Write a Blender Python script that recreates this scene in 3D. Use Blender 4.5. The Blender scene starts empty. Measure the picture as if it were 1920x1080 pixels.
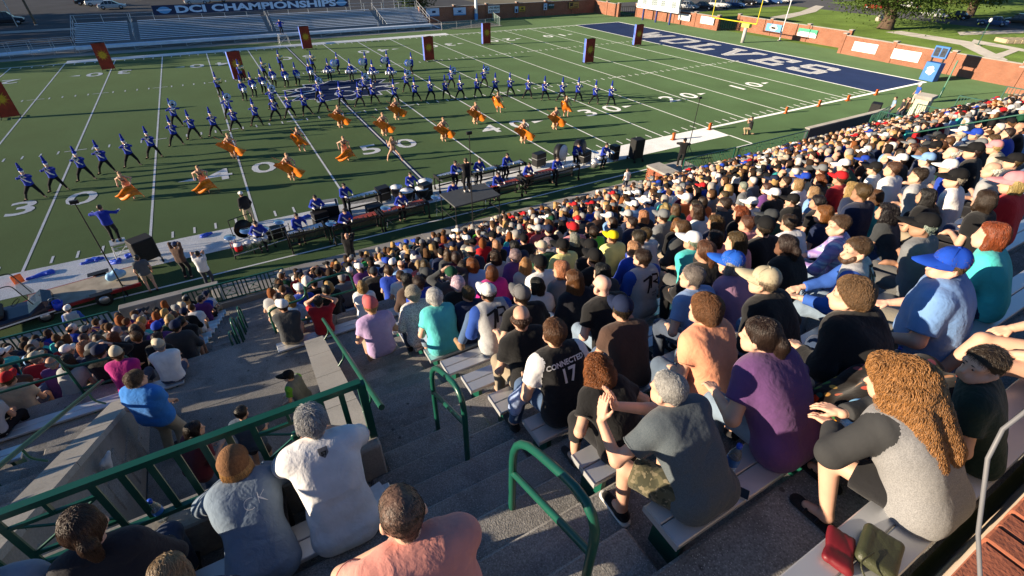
import bpy, math, random
import numpy as np
from mathutils import Vector, Matrix
from mathutils.bvhtree import BVHTree
random.seed(7)
RNG = np.random.default_rng(7)
S = bpy.context.scene
C = S.collection
R = math.radians
# ------------------------------------------------------------------ camera
CAM_LOC = Vector((-8.813, -24.776, 11.597))
PITCH, YAW, ROLL, FPX = 0.628665, 0.527945, 0.013742, 900.41
_f = Vector((math.sin(YAW)*math.cos(PITCH), math.cos(YAW)*math.cos(PITCH), -math.sin(PITCH)))
_r = Vector((math.cos(YAW), -math.sin(YAW), 0)); _u = _r.cross(_f)
CR = _r*math.cos(ROLL)+_u*math.sin(ROLL); CU = _u*math.cos(ROLL)-_r*math.sin(ROLL); CF = _f
cd = bpy.data.cameras.new('camera'); cd.sensor_width = 36; cd.lens = FPX/1920*36; cd.clip_start = .05; cd.clip_end = 900
cam = bpy.data.objects.new('camera', cd); C.objects.link(cam); S.camera = cam
_m = Matrix((CR, CU, -CF)).transposed().to_4x4(); _m.translation = CAM_LOC; cam.matrix_world = _m
# ------------------------------------------------------------------ light
SUN_AZ, SUN_EL = R(13.0), R(12.0)        # sun stands low over the left end of the field
W = bpy.data.worlds.new('World'); S.world = W; W.use_nodes = True
nt = W.node_tree; bg = nt.nodes['Background']; sky = nt.nodes.new('ShaderNodeTexSky')
sky.sky_type = 'NISHITA'; sky.sun_disc = False; sky.sun_elevation = SUN_EL; sky.sun_rotation = R(270)+SUN_AZ
sky.air_density = 1.0; sky.dust_density = .1; sky.ozone_density = 5.0
nt.links.new(sky.outputs[0], bg.inputs[0]); bg.inputs[1].default_value = .07
sl = bpy.data.lights.new('sun', 'SUN'); sl.energy = 5.0; sl.angle = R(.55); sl.color = (1, .82, .60)
sun = bpy.data.objects.new('sun', sl); C.objects.link(sun); sun.location = (-60, 10, 40)
_d = Vector((math.cos(SUN_EL)*math.cos(SUN_AZ), -math.cos(SUN_EL)*math.sin(SUN_AZ), -math.sin(SUN_EL)))
sun.rotation_euler = _d.to_track_quat('-Z', 'Y').to_euler()
S.view_settings.view_transform = 'Standard'; S.view_settings.look = 'None'; S.view_settings.exposure = 1.05; S.view_settings.gamma = 1
S.view_settings.use_curve_mapping = False
S.cycles.max_bounces = 5; S.cycles.diffuse_bounces = 3; S.cycles.glossy_bounces = 2; S.cycles.transmission_bounces = 4
S.cycles.use_denoising = True
# ------------------------------------------------------------------ places seen in the photograph
def ray(px, py): return CF+CR*((px-960)/FPX)+CU*((540-py)/FPX)
def at(px, py, z=0.):
    d = ray(px, py); return CAM_LOC+d*((z-CAM_LOC.z)/d.z)
def atY(px, py, y):
    d = ray(px, py); return CAM_LOC+d*((y-CAM_LOC.y)/d.y)
def pix(p):
    d = Vector(p)-CAM_LOC; z = d.dot(CF)
    return (960+FPX*d.dot(CR)/z, 540-FPX*d.dot(CU)/z, z)
# ------------------------------------------------------------------ objects
def link(o, parent=None):
    C.objects.link(o)
    if parent: o.parent = parent
    return o
def tag(o, label=None, cat=None, group=None, kind=None):
    if label: o['label'] = label
    if cat: o['category'] = cat
    if group: o['group'] = group
    if kind: o['kind'] = kind
    return o
def empty(name, loc=(0, 0, 0), rz=0., label=None, cat=None, group=None):
    o = bpy.data.objects.new(name, None); o.empty_display_size = .1
    o.location = loc; o.rotation_euler = (0, 0, rz); link(o)
    return tag(o, label, cat, group)
def inst(name, me, parent=None, loc=(0, 0, 0), rot=(0, 0, 0), sc=1., col=None):
    o = bpy.data.objects.new(name, me); o.location = loc; o.rotation_euler = rot
    o.scale = (sc, sc, sc) if not hasattr(sc, '__len__') else sc
    if col: o.color = (*col, 1)
    return link(o, parent)
def copy_tree(o, parent=None):
    c = o.copy(); C.objects.link(c); c.parent = parent
    for ch in o.children: copy_tree(ch, c)
    return c
ORD = 'zeroth first second third fourth fifth sixth seventh eighth ninth tenth eleventh twelfth thirteenth fourteenth fifteenth sixteenth seventeenth eighteenth nineteenth twentieth'.split()
TENS = {2: 'twenty', 3: 'thirty', 4: 'forty', 5: 'fifty', 6: 'sixty', 7: 'seventy'}
def ordn(n):
    if n <= 20: return ORD[n]
    t, u = divmod(n, 10)
    return TENS[t]+'-'+ORD[u] if u else TENS[t][:-1]+'ieth'
def smooth(me, on=True):
    me.polygons.foreach_set('use_smooth', [on]*len(me.polygons)); return me
class MB:
    """collects boxes, tubes and sheets into one mesh"""
    def __init__(s): s.v = []; s.f = []; s.m = []; s.sm = []
    def add(s, vs, fs, m=0, sm=False):
        n = len(s.v); s.v += [tuple(v) for v in vs]
        for f in fs: s.f.append([n+i for i in f]); s.m.append(m); s.sm.append(sm)
        return s
    def box(s, x0, x1, y0, y1, z0, z1, m=0):
        return s.add([(x0, y0, z0), (x1, y0, z0), (x1, y1, z0), (x0, y1, z0), (x0, y0, z1), (x1, y0, z1), (x1, y1, z1), (x0, y1, z1)],
                     [(0, 3, 2, 1), (4, 5, 6, 7), (0, 1, 5, 4), (1, 2, 6, 5), (2, 3, 7, 6), (3, 0, 4, 7)], m)
    def bbox(s, x0, x1, y0, y1, z0, z1, b=.01, m=0):
        """box with bevelled edges"""
        vs = []; X = (x0, x1); Y = (y0, y1); Z = (z0, z1)
        for i in (0, 1):
            for j in (0, 1):
                for k in (0, 1):
                    dx, dy, dz = (b if i == 0 else -b), (b if j == 0 else -b), (b if k == 0 else -b)
                    vs += [(X[i], Y[j]+dy, Z[k]+dz), (X[i]+dx, Y[j], Z[k]+dz), (X[i]+dx, Y[j]+dy, Z[k])]
        I = lambda i, j, k, a: (i*4+j*2+k)*3+a
        fs = []
        for i in (0, 1):
            q = [I(i, 0, 0, 0), I(i, 1, 0, 0), I(i, 1, 1, 0), I(i, 0, 1, 0)]; fs.append(q if i else q[::-1])
            q = [I(0, i, 0, 1), I(1, i, 0, 1), I(1, i, 1, 1), I(0, i, 1, 1)]; fs.append(q[::-1] if i else q)
            q = [I(0, 0, i, 2), I(1, 0, i, 2), I(1, 1, i, 2), I(0, 1, i, 2)]; fs.append(q if i else q[::-1])
        for i in (0, 1):
            for j in (0, 1):
                fs.append([I(i, j, 0, 0), I(i, j, 1, 0), I(i, j, 1, 1), I(i, j, 0, 1)])
                fs.append([I(i, 0, j, 0), I(i, 1, j, 0), I(i, 1, j, 2), I(i, 0, j, 2)])
                fs.append([I(0, i, j, 1), I(1, i, j, 1), I(1, i, j, 2), I(0, i, j, 2)])
        for i in (0, 1):
            for j in (0, 1):
                for k in (0, 1): fs.append([I(i, j, k, 0), I(i, j, k, 1), I(i, j, k, 2)])
        s.add(vs, fs, m); s.fix = True; return s
    def bar(s, a, b, w, h=None, m=0, up=(0, 0, 1)):
        """straight bar of rectangular section"""
        a = Vector(a); b = Vector(b); h = h or w; d = (b-a).normalized(); u = Vector(up)
        if abs(d.dot(u)) > .98: u = Vector((0, 1, 0))
        x = d.cross(u).normalized(); y = x.cross(d).normalized(); vs = []
        for p in (a, b):
            for i, j in ((-1, -1), (1, -1), (1, 1), (-1, 1)): vs.append(p+x*(i*w/2)+y*(j*h/2))
        return s.add(vs, [(0, 3, 2, 1), (4, 5, 6, 7), (0, 1, 5, 4), (1, 2, 6, 5), (2, 3, 7, 6), (3, 0, 4, 7)], m)
    def tube(s, pts, r, n=8, m=0, cap=True):
        pts = [Vector(p) for p in pts]; rs = r if hasattr(r, '__len__') else [r]*len(pts); vs = []; fs = []
        prev = None
        for i, p in enumerate(pts):
            d = (pts[min(i+1, len(pts)-1)]-pts[max(i-1, 0)]).normalized()
            if prev is None:
                t = Vector((0, 0, 1)) if abs(d.z) < .9 else Vector((0, 1, 0)); x = d.cross(t).normalized()
            else: x = (prev-d*prev.dot(d)).normalized()
            prev = x; y = d.cross(x)
            for k in range(n):
                a = 2*math.pi*k/n; vs.append(p+x*(rs[i]*math.cos(a))+y*(rs[i]*math.sin(a)))
        for i in range(len(pts)-1):
            for k in range(n): fs.append((i*n+k, i*n+(k+1) % n, (i+1)*n+(k+1) % n, (i+1)*n+k))
        s.add(vs, fs, m, True)
        if cap: s.add(vs[:n], [tuple(range(n))[::-1]], m); s.add(vs[-n:], [tuple(range(n))], m)
        return s
    def lathe(s, prof, n=16, c=(0, 0, 0), ax=(0, 0, 1), m=0, sm=True):
        """profile of (radius, height) turned about an axis"""
        q = Vector((0, 0, 1)).rotation_difference(Vector(ax)); c = Vector(c); vs = []; fs = []
        for r, h in prof:
            for k in range(n):
                a = 2*math.pi*k/n; vs.append(c+q @ Vector((r*math.cos(a), r*math.sin(a), h)))
        for i in range(len(prof)-1):
            for k in range(n): fs.append((i*n+k, i*n+(k+1) % n, (i+1)*n+(k+1) % n, (i+1)*n+k))
        return s.add(vs, fs, m, sm)
    def poly(s, pts, z0, z1, m=0):
        """upright prism over a plan outline"""
        n = len(pts); vs = [(p[0], p[1], z0) for p in pts]+[(p[0], p[1], z1) for p in pts]
        return s.add(vs, [tuple(range(n))[::-1], tuple(range(n, 2*n))]+[(i, (i+1) % n, n+(i+1) % n, n+i) for i in range(n)], m)
    def xform(s, M):
        s.v = [tuple(M @ Vector(v)) for v in s.v]; return s
    def mesh(s, name, mats):
        me = bpy.data.meshes.new(name); me.from_pydata(s.v, [], s.f)
        for m in (mats if isinstance(mats, (list, tuple)) else [mats]): me.materials.append(m)
        me.polygons.foreach_set('material_index', s.m); me.polygons.foreach_set('use_smooth', s.sm)
        if getattr(s, 'fix', False):
            import bmesh
            b = bmesh.new(); b.from_mesh(me); bmesh.ops.recalc_face_normals(b, faces=b.faces); b.to_mesh(me); b.free()
        me.update(); return me
    def build(s, name, mats, parent=None, loc=(0, 0, 0), rot=(0, 0, 0), col=None):
        return inst(name, s.mesh(name, mats), parent, loc, rot, 1., col)
# ------------------------------------------------------------------ materials
MATS = {}
def mat(name, col=(.5, .5, .5), rough=.6, var=.12, vs=6., bump=0., bs=80., metal=0., spec=.4, objcol=False, dr=0., fine=0., fs=300., sheen=0., rand=True, coord='Object', emit=0., alpha=1., trans=0., fold=0., sheent=(1, 1, 1)):
    if name in MATS: return MATS[name]
    m = bpy.data.materials.new(name); m.use_nodes = True; t = m.node_tree; N = t.nodes; L = t.links
    b = N['Principled BSDF']; b.inputs['Roughness'].default_value = rough; b.inputs['Metallic'].default_value = metal
    b.inputs['Specular IOR Level'].default_value = spec; b.inputs['Diffuse Roughness'].default_value = dr
    if sheen: b.inputs['Sheen Weight'].default_value = sheen; b.inputs['Sheen Roughness'].default_value = .6; b.inputs['Sheen Tint'].default_value = (*sheent, 1)
    if trans: b.inputs['Transmission Weight'].default_value = trans
    if alpha < 1: b.inputs['Alpha'].default_value = alpha
    tc = N.new('ShaderNodeTexCoord'); oi = N.new('ShaderNodeObjectInfo')
    def noise(scale, detail=4):
        n = N.new('ShaderNodeTexNoise'); n.noise_dimensions = '4D'; n.inputs['Scale'].default_value = scale; n.inputs['Detail'].default_value = detail
        L.new(tc.outputs[coord], n.inputs['Vector'])
        if rand:
            q = N.new('ShaderNodeMath'); q.operation = 'MULTIPLY'; q.inputs[1].default_value = 37.; L.new(oi.outputs['Random'], q.inputs[0]); L.new(q.outputs[0], n.inputs['W'])
        return n
    def scaled(src, n, a):
        mr = N.new('ShaderNodeMapRange'); mr.inputs[1].default_value = .28; mr.inputs[2].default_value = .72; mr.inputs[3].default_value = 1-a; mr.inputs[4].default_value = 1+a
        L.new(n.outputs[0], mr.inputs[0]); vm = N.new('ShaderNodeVectorMath'); vm.operation = 'SCALE'
        L.new(src, vm.inputs[0]); L.new(mr.outputs[0], vm.inputs['Scale']); return vm.outputs[0]
    if objcol: src = oi.outputs['Color']
    else:
        rgb = N.new('ShaderNodeRGB'); rgb.outputs[0].default_value = (*col, 1); src = rgb.outputs[0]
    if var: src = scaled(src, noise(vs), var)
    if fine: src = scaled(src, noise(fs, 2), fine)
    L.new(src, b.inputs['Base Color'])
    if bump:
        bn = N.new('ShaderNodeBump'); bn.inputs['Strength'].default_value = bump; bn.inputs['Distance'].default_value = .01
        hsrc = noise(bs, 5).outputs[0]
        if fold:
            nf = noise(fold, 3); nf.inputs['Distortion'].default_value = 1.2; mm = N.new('ShaderNodeMath'); mm.operation = 'MULTIPLY_ADD'; mm.inputs[1].default_value = 2.2; L.new(nf.outputs[0], mm.inputs[0]); L.new(hsrc, mm.inputs[2]); hsrc = mm.outputs[0]
        L.new(hsrc, bn.inputs['Height']); L.new(bn.outputs[0], b.inputs['Normal'])
    if emit: L.new(src, b.inputs['Emission Color']); b.inputs['Emission Strength'].default_value = emit
    MATS[name] = m; m['src'] = src.node.name; return m
SKIN = mat('skin', objcol=True, rough=.55, var=.08, vs=14, spec=.35)
CLOTH = mat('cloth', objcol=True, rough=.92, var=.13, vs=7, bump=.5, bs=30, fold=9., spec=.15, sheen=.12)
HAIR = mat('hair', objcol=True, rough=.5, var=.4, vs=34, bump=.8, bs=70, spec=.4)
FELT = mat('cap_cloth', objcol=True, rough=.85, var=.08, vs=20, spec=.2)
BLACKC = mat('black_cloth', (.008, .008, .01), rough=.85, var=.3, spec=.2)
# ------------------------------------------------------------------ bodies: one smooth surface grown round a posed skeleton
def cap(a, b, ra, rb=None, g=0, cut=False):
    return (np.array(a, float), np.array(b, float), ra, ra if rb is None else rb, g, cut)
def prim_d(p, X, Y, Z):
    a, b, ra, rb, g, cut = p; d = b-a; l2 = float(d @ d)
    px, py, pz = X-a[0], Y-a[1], Z-a[2]
    if l2 < 1e-9: return np.sqrt(px*px+py*py+pz*pz)-ra
    t = (px*d[0]+py*d[1]+pz*d[2])/l2; tc = np.clip(t, 0, 1)
    r = np.sqrt((px-tc*d[0])**2+(py-tc*d[1])**2+(pz-tc*d[2])**2)-(ra+(rb-ra)*tc)
    if cut: r = np.maximum(r, (t-1)*math.sqrt(l2))
    return r
def sdf_mesh(name, prims, h, k=.03, mats=(), disp=None, clip=None, groups=False):
    R0 = [max(p[2], p[3]) for p in prims]; pad = 3*h+.01
    lo = np.min([np.minimum(p[0], p[1])-r for p, r in zip(prims, R0)], axis=0)-pad
    hi = np.max([np.maximum(p[0], p[1])+r for p, r in zip(prims, R0)], axis=0)+pad
    n = np.ceil((hi-lo)/h).astype(int)+1
    ax = [lo[i]+np.arange(n[i])*h for i in range(3)]
    F = np.full(n, 1., np.float32)
    for p, r in zip(prims, R0):
        mg = r+k+2*h
        a = np.maximum(np.floor((np.minimum(p[0], p[1])-mg-lo)/h).astype(int), 0); b = np.minimum(np.ceil((np.maximum(p[0], p[1])+mg-lo)/h).astype(int)+1, n)
        sl_ = tuple(slice(a[i], b[i]) for i in range(3))
        d = prim_d(p, ax[0][sl_[0]][:, None, None], ax[1][sl_[1]][None, :, None], ax[2][sl_[2]][None, None, :])
        f = F[sl_]; w = np.maximum(k-np.abs(f-d), 0)/k
        F[sl_] = np.minimum(f, d)-w*w*k*.25
    G = (ax[0][:, None, None], ax[1][None, :, None], ax[2][None, None, :])
    if disp is not None: F = F+disp(*G)
    if clip is not None: F = np.maximum(F, clip(*G))
    s = F < 0
    cs = np.zeros(n-1, np.int8)
    for i in (0, 1):
        for j in (0, 1):
            for q in (0, 1): cs += s[i:n[0]-1+i, j:n[1]-1+j, q:n[2]-1+q]
    ci = np.argwhere((cs > 0) & (cs < 8)); idx = np.full(n-1, -1, np.int64); idx[tuple(ci.T)] = np.arange(len(ci))
    off = np.array([(i, j, q) for i in (0, 1) for j in (0, 1) for q in (0, 1)])
    val = np.stack([F[tuple((ci+o).T)] for o in off], 1)
    acc = np.zeros((len(ci), 3)); cnt = np.zeros(len(ci))
    for e0 in range(8):
        for e1 in range(e0+1, 8):
            if np.abs(off[e0]-off[e1]).sum() != 1: continue
            a, b = val[:, e0], val[:, e1]; m = (a < 0) != (b < 0); t = np.where(m, a/np.where(m, a-b, 1), 0)
            acc += np.where(m[:, None], off[e0]+(off[e1]-off[e0])*t[:, None], 0); cnt += m
    V = lo+(ci+acc/cnt[:, None])*h
    Q = []
    for axis in range(3):
        o1, o2 = [i for i in range(3) if i != axis]
        sa = [slice(None)]*3; sb = [slice(None)]*3; sa[axis] = slice(0, -1); sb[axis] = slice(1, None)
        A, B = s[tuple(sa)], s[tuple(sb)]; e = np.argwhere(A != B)
        e = e[(e[:, o1] > 0) & (e[:, o2] > 0) & (e[:, o1] < n[o1]-1) & (e[:, o2] < n[o2]-1)]
        ins = A[tuple(e.T)]; c = []
        for d1, d2 in ((-1, -1), (0, -1), (0, 0), (-1, 0)):
            z = e.copy(); z[:, o1] += d1; z[:, o2] += d2; c.append(idx[tuple(z.T)])
        q = np.stack(c, 1); flip = ins if axis != 1 else ~ins
        q[~flip] = q[~flip][:, ::-1]; Q.append(q)
    Q = np.concatenate(Q); Q = Q[(Q >= 0).all(1)]
    me = bpy.data.meshes.new(name); me.vertices.add(len(V)); me.vertices.foreach_set('co', V.astype(np.float32).ravel())
    me.loops.add(Q.size); me.loops.foreach_set('vertex_index', Q.ravel().astype(np.int32))
    me.polygons.add(len(Q)); me.polygons.foreach_set('loop_start', np.arange(0, Q.size, 4, dtype=np.int32)); me.polygons.foreach_set('loop_total', np.full(len(Q), 4, np.int32))
    for m in mats: me.materials.append(m)
    if groups:
        cen = V[Q].mean(1); best = np.full(len(Q), 1e9); gi = np.zeros(len(Q), np.int32)
        for p in prims:
            d = prim_d(p, cen[:, 0], cen[:, 1], cen[:, 2]); m = d < best; best[m] = d[m]; gi[m] = p[4]
        me.polygons.foreach_set('material_index', gi)
    smooth(me); me.update(calc_edges=True); return me
def join_meshes(name, mes):
    V = []; Fc = []; mi = []; n = 0; mats = []
    for me in mes:
        v = np.empty(len(me.vertices)*3, np.float32); me.vertices.foreach_get('co', v); V.append(v.reshape(-1, 3))
        l = np.empty(len(me.loops), np.int32); me.loops.foreach_get('vertex_index', l); Fc.append(l.reshape(-1, 4)+n); n += len(me.vertices)
        for m in me.materials:
            if m not in mats: mats.append(m)
        k = np.empty(len(me.polygons), np.int32); me.polygons.foreach_get('material_index', k)
        mp = np.array([mats.index(m) for m in me.materials] or [0]); mi.append(mp[k])
    return raw_mesh(name, np.concatenate(V), np.concatenate(Fc), mats, np.concatenate(mi))
def raw_mesh(name, V, Q, mats, mi=None, sm=True):
    me = bpy.data.meshes.new(name); Q = np.asarray(Q, np.int32); me.vertices.add(len(V)); me.vertices.foreach_set('co', np.asarray(V, np.float32).ravel())
    k = Q.shape[1]; me.loops.add(Q.size); me.loops.foreach_set('vertex_index', Q.ravel()); me.polygons.add(len(Q))
    me.polygons.foreach_set('loop_start', np.arange(0, Q.size, k, dtype=np.int32)); me.polygons.foreach_set('loop_total', np.full(len(Q), k, np.int32))
    for m in mats: me.materials.append(m)
    if mi is not None: me.polygons.foreach_set('material_index', np.asarray(mi, np.int32))
    smooth(me, sm); me.update(calc_edges=True); return me
def V3(*a): return np.array(a, float)
def unit(v): return v/max(np.linalg.norm(v), 1e-9)
def ik(s, t, l1, l2, hint):
    d = t-s; L = np.linalg.norm(d)
    if L > (l1+l2)*.995: t = s+d*((l1+l2)*.995/L); d = t-s; L = np.linalg.norm(d)
    if L < abs(l1-l2)*1.05+.02: L = abs(l1-l2)*1.05+.02
    u = unit(d); a = (l1*l1-l2*l2+L*L)/(2*L); hh = math.sqrt(max(l1*l1-a*a, 0)); hv = np.asarray(hint, float); hv = unit(hv-u*(hv @ u))
    return s+u*a+hv*hh, t
def rotm(yaw, pitch=0., roll=0.):
    cy, sy = math.cos(yaw), math.sin(yaw); cp, sp = math.cos(pitch), math.sin(pitch); cr, sr = math.cos(roll), math.sin(roll)
    Z = np.array([[cy, -sy, 0], [sy, cy, 0], [0, 0, 1]]); X = np.array([[1, 0, 0], [0, cp, -sp], [0, sp, cp]]); Yr = np.array([[cr, 0, sr], [0, 1, 0], [-sr, 0, cr]])
    return Z @ X @ Yr
def pose(pel=(0, 0, .54), lean=5, side=0, twist=0, hy=0, hp=0, hr=0, lh=None, rh=None, lf=None, rf=None, le=(-.6, -.5, -.6), re=(.6, -.5, -.6), lk=(-.1, 1, .3), rk=(.1, 1, .3), fat=0., wide=1., fem=False, slouch=8, toe=(0, 1, 0), ltoe=None, rtoe=None):
    """joints of a posed figure facing +Y; its left is -X"""
    J = {'fat': fat, 'fem': fem}; pel = V3(*pel); tw = rotm(R(twist))
    a1, a2 = R(lean), R(lean+slouch); sd = math.tan(R(side))
    wst = pel+tw @ V3(sd*.2, math.sin(a1)*.2, math.cos(a1)*.2); nk = wst+tw @ V3(sd*.3, math.sin(a2)*.31, math.cos(a2)*.31)
    up = unit(nk-wst); rt = unit(tw @ V3(1, 0, -sd)); sw = (.175 if not fem else .155)*wide
    J.update(pel=pel, wst=wst, nk=nk, up=up, rt=rt, fw=unit(np.cross(up, rt)))
    hipw = .092 if not fem else .1
    J['hl'], J['hr'] = pel-rt*hipw, pel+rt*hipw
    sh = nk-up*.045
    J['sl'], J['sr'] = sh-rt*sw, sh+rt*sw
    H = rotm(R(twist+hy), R(-hp), R(hr)); hb = nk+up*.05+J['fw']*.012; J['H'] = H; J['hc'] = hb+H @ V3(0, .022, .125)
    J['hb'] = hb
    lh = pel+V3(-.16, .3, .06) if lh is None else V3(*lh); rh = pel+V3(.16, .3, .06) if rh is None else V3(*rh)
    J['el'], J['wl'] = ik(J['sl'], lh, .29, .25, V3(*le)); J['er'], J['wr'] = ik(J['sr'], rh, .29, .25, V3(*re))
    lf = V3(-.12, .42, .09) if lf is None else V3(*lf); rf = V3(.12, .42, .09) if rf is None else V3(*rf)
    J['kl'], J['al'] = ik(J['hl'], lf, .43, .42, V3(*lk)); J['kr'], J['ar'] = ik(J['hr'], rf, .43, .42, V3(*rk))
    J['tl'] = unit(V3(*(ltoe or toe))); J['tr'] = unit(V3(*(rtoe or toe)))
    return J
def head_prims(J, det=False):
    c, H = J['hc'], J['H']; T = lambda x, y, z: c+H @ V3(x, y, z)
    P = [cap(T(0, -.03, .04), T(0, .012, .042), .079, .076), cap(T(0, .028, .0), T(0, .036, -.05), .058, .05), cap(T(-.02, .05, -.085), T(.02, .05, -.085), .034), cap(T(-.055, .0, -.06), T(-.025, .045, -.09), .03), cap(T(.055, .0, -.06), T(.025, .045, -.09), .03),
         cap(T(0, .088, -.008), T(0, .108, -.042), .01, .015), cap(T(-.084, -.012, -.005), T(-.082, -.008, -.04), .014, .011), cap(T(.084, -.012, -.005), T(.082, -.008, -.04), .014, .011),
         cap(J['hb']-J['up']*.06, T(0, -.03, -.03), .057, .054)]
    if det:
        P += [cap(T(-.045, .072, .018), T(.045, .072, .018), .019), cap(T(-.022, .082, -.068), T(.022, .082, -.068), .011), cap(T(-.084, -.016, .01), T(-.09, -.024, -.02), .012, .014), cap(T(.084, -.016, .01), T(.09, -.024, -.02), .012, .014)]
    return P
def hand_prims(w, d, palm_n, side, curl=.5, spread=.5, sc=1.):
    """palm, four jointed fingers and a thumb; d is the pointing direction, palm_n the way the palm faces"""
    d = unit(d); n = unit(palm_n-d*(palm_n @ d)); x = np.cross(d, n)*side
    P = [cap(w, w+d*.03*sc, .027*sc, .026*sc)]
    kn = []
    for i in range(4):
        o = (i-1.5)*.0205*sc; kn.append(w+d*(.094-.006*abs(i-1.3))*sc+x*o)
        P.append(cap(w+d*.035*sc+x*o*.75, kn[i], .0155*sc, .0125*sc))
    for i in range(4):
        L = (.086, .094, .088, .068)[i]*sc; p = kn[i]; ang = curl*.5; q = unit(d+x*(i-1.5)*.12*spread)
        for sgm, rr in ((.42, .0098), (.32, .009), (.26, .0078)):
            dd = unit(q*math.cos(ang)+n*math.sin(ang)); e = p+dd*L*sgm; P.append(cap(p, e, rr*sc, rr*.92*sc)); p = e; ang += curl*.75
    b = w+d*.028*sc-x*.024*sc; td = unit(d*.75-x*.62+n*.35); e1 = b+td*.045*sc; e2 = e1+unit(td+d*.5+n*curl*.3)*.034*sc
    P += [cap(b, e1, .0145*sc, .0115*sc), cap(e1, e2, .0108*sc, .0085*sc)]
    return P
def torso_prims(J, f=0., extra=0.):
    p, w, nk, rt, up, fw = J['pel'], J['wst'], J['nk'], J['rt'], J['up'], J['fw']; t = J['fat']; fm = J['fem']
    ch = w+(nk-w)*.45; e = extra; P = []
    ctl = [(0., .085, .103+t*.5), (.3, .062 if fm else .072, .09+t), (.42, .06 if fm else .076, .091+t*.95), (.68, .092, .102+t*.6), (.82, .102, .095+t*.4), (.95, .1, .074+t*.25)]
    for u in (0., .12, .24, .36, .48, .6, .72, .84, .93):
        c = p+(w-p)*(u/.4) if u < .4 else w+(nk-w)*((u-.4)/.6)
        hw = np.interp(u, [q[0] for q in ctl], [q[1] for q in ctl]); rr = np.interp(u, [q[0] for q in ctl], [q[2] for q in ctl])
        c = c+fw*(t*.3*math.exp(-((u-.3)/.22)**2)); P.append(cap(c-rt*hw, c+rt*hw, rr+e))
    P.append(cap(J['sl']+rt*.045-up*.01, J['sr']-rt*.045-up*.01, .06+t*.2+e))
    if fm: P += [cap(ch+fw*.065-rt*.065-up*.02, ch+fw*.065+rt*.065-up*.02, .068+t*.5+e)]
    return P
def limb(J, s, k, e=0., f0=0., f1=1., g=0, cut=False):
    t = J['fat']
    A = {'U': ('s', 'e', .05+t*.2, .041+t*.15), 'F': ('e', 'w', .042+t*.15, .029), 'H': ('h', 'k', .088+t*.4, .058+t*.2), 'S': ('k', 'a', .057+t*.2, .038)}[k]
    a, b = J[A[0]+s], J[A[1]+s]; r0, r1 = A[2], A[3]
    return cap(a+(b-a)*f0, a+(b-a)*f1, r0+(r1-r0)*f0+e, r0+(r1-r0)*f1+e, g, cut)
def body_mesh(J, h=.02, fingers=False, det=False, legs=True, curl=(.5, .5), hd=None, hn=None, sc=1.):
    P = head_prims(J, det)+torso_prims(J, extra=-.016)
    for s in 'lr':
        P += [limb(J, s, 'U'), limb(J, s, 'F'), cap(J['s'+s], J['s'+s], .052+J['fat']*.2)]
        if legs: P += [limb(J, s, 'H', -.01), limb(J, s, 'S'), cap(J['a'+s], J['a'+s]+J['t'+s]*.12-V3(0, 0, .045), .036, .028)]
        fa = unit(J['w'+s]-J['e'+s])
        if not fingers:
            d = unit(fa+V3(0, 0, -.1)); w = J['w'+s]; n = V3(0, 0, -1.); x = unit(np.cross(d, n)+1e-6)
            P += [cap(w+d*.03, w+d*.085, .03, .027), cap(w+d*.085, w+d*.15+n*.02, .022, .016), cap(w+d*.03, w+d*.08+x*(.035 if s == 'l' else -.035), .014, .011)]
    me = sdf_mesh('body', P, h, .022 if det else .03, (SKIN,))
    if fingers:
        ms = [me]
        for i, s in enumerate('lr'):
            fa = unit(J['w'+s]-J['e'+s]); d = unit(V3(*hd[i])) if hd and hd[i] else fa; n = V3(*hn[i]) if hn and hn[i] else V3(0, 0, -1.)
            ms.append(sdf_mesh('hand', [cap(J['w'+s]-fa*.05, J['w'+s], .03, .028)]+hand_prims(J['w'+s], d, n, 1 if s == 'l' else -1, curl[i]), .0058, .008, (SKIN,)))
        me = join_meshes('body', ms)
    return me
def wrinkle(amp, seed=0, sc=1.):
    rg = np.random.default_rng(seed); K = rg.normal(size=(6, 3))*np.array([8, 8, 19])*sc; ph = rg.uniform(0, 6.3, 6); q2 = rg.normal(size=(2, 3))*5
    def f(X, Y, Z):
        o = 0; wp = .9*np.sin(9*Z+7*X+ph[0])+.8*np.sin(11*Y-6*X+ph[1])
        for q, p in zip(K, ph): o = o+np.sqrt(np.abs(np.sin(.5*(q[0]*X+q[1]*Y+q[2]*Z+p+wp)))+.02)-.75
        m = .55+.45*np.sin(q2[0][0]*X+q2[0][1]*Y+q2[0][2]*Z+ph[2])*np.sin(q2[1][0]*X+q2[1][1]*Y+q2[1][2]*Z+ph[3])
        return -o*m*(amp/.85)
    return f
def shirt_mesh(J, h=.02, sleeve=.62, loose=.016, wr=.004, seed=0, mats=(CLOTH,), raglan=False, hem=.0, low=0.):
    P = torso_prims(J, extra=loose); p, w = J['pel'], J['wst']
    if hem: P.append(cap(p-J['rt']*.1-J['up']*hem, p+J['rt']*.1-J['up']*hem, .11+J['fat']*.5+loose))
    g = 1 if raglan else 0
    for s in 'lr':
        if sleeve > 0: P.append(cap(J['s'+s]+J['up']*(.0), J['s'+s], .058+J['fat']*.2+loose*.6, g=g))
        if 0 < sleeve <= 1: P.append(limb(J, s, 'U', loose*1.25, 0, sleeve, g, True))
        elif sleeve > 1: P += [limb(J, s, 'U', loose*1.1, 0, 1, g), limb(J, s, 'F', loose*.9, 0, min(1, sleeve-1), g, True)]
    nk = J['nk']+J['up']*.03; u = J['up']*.85+J['fw']*-.3
    P.append(cap(J['nk']-J['up']*.05, J['nk']+J['up']*.012, .07, .062))
    return sdf_mesh('shirt', P, h, .04, mats, wrinkle(wr, seed) if wr else None, None, raglan)
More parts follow.
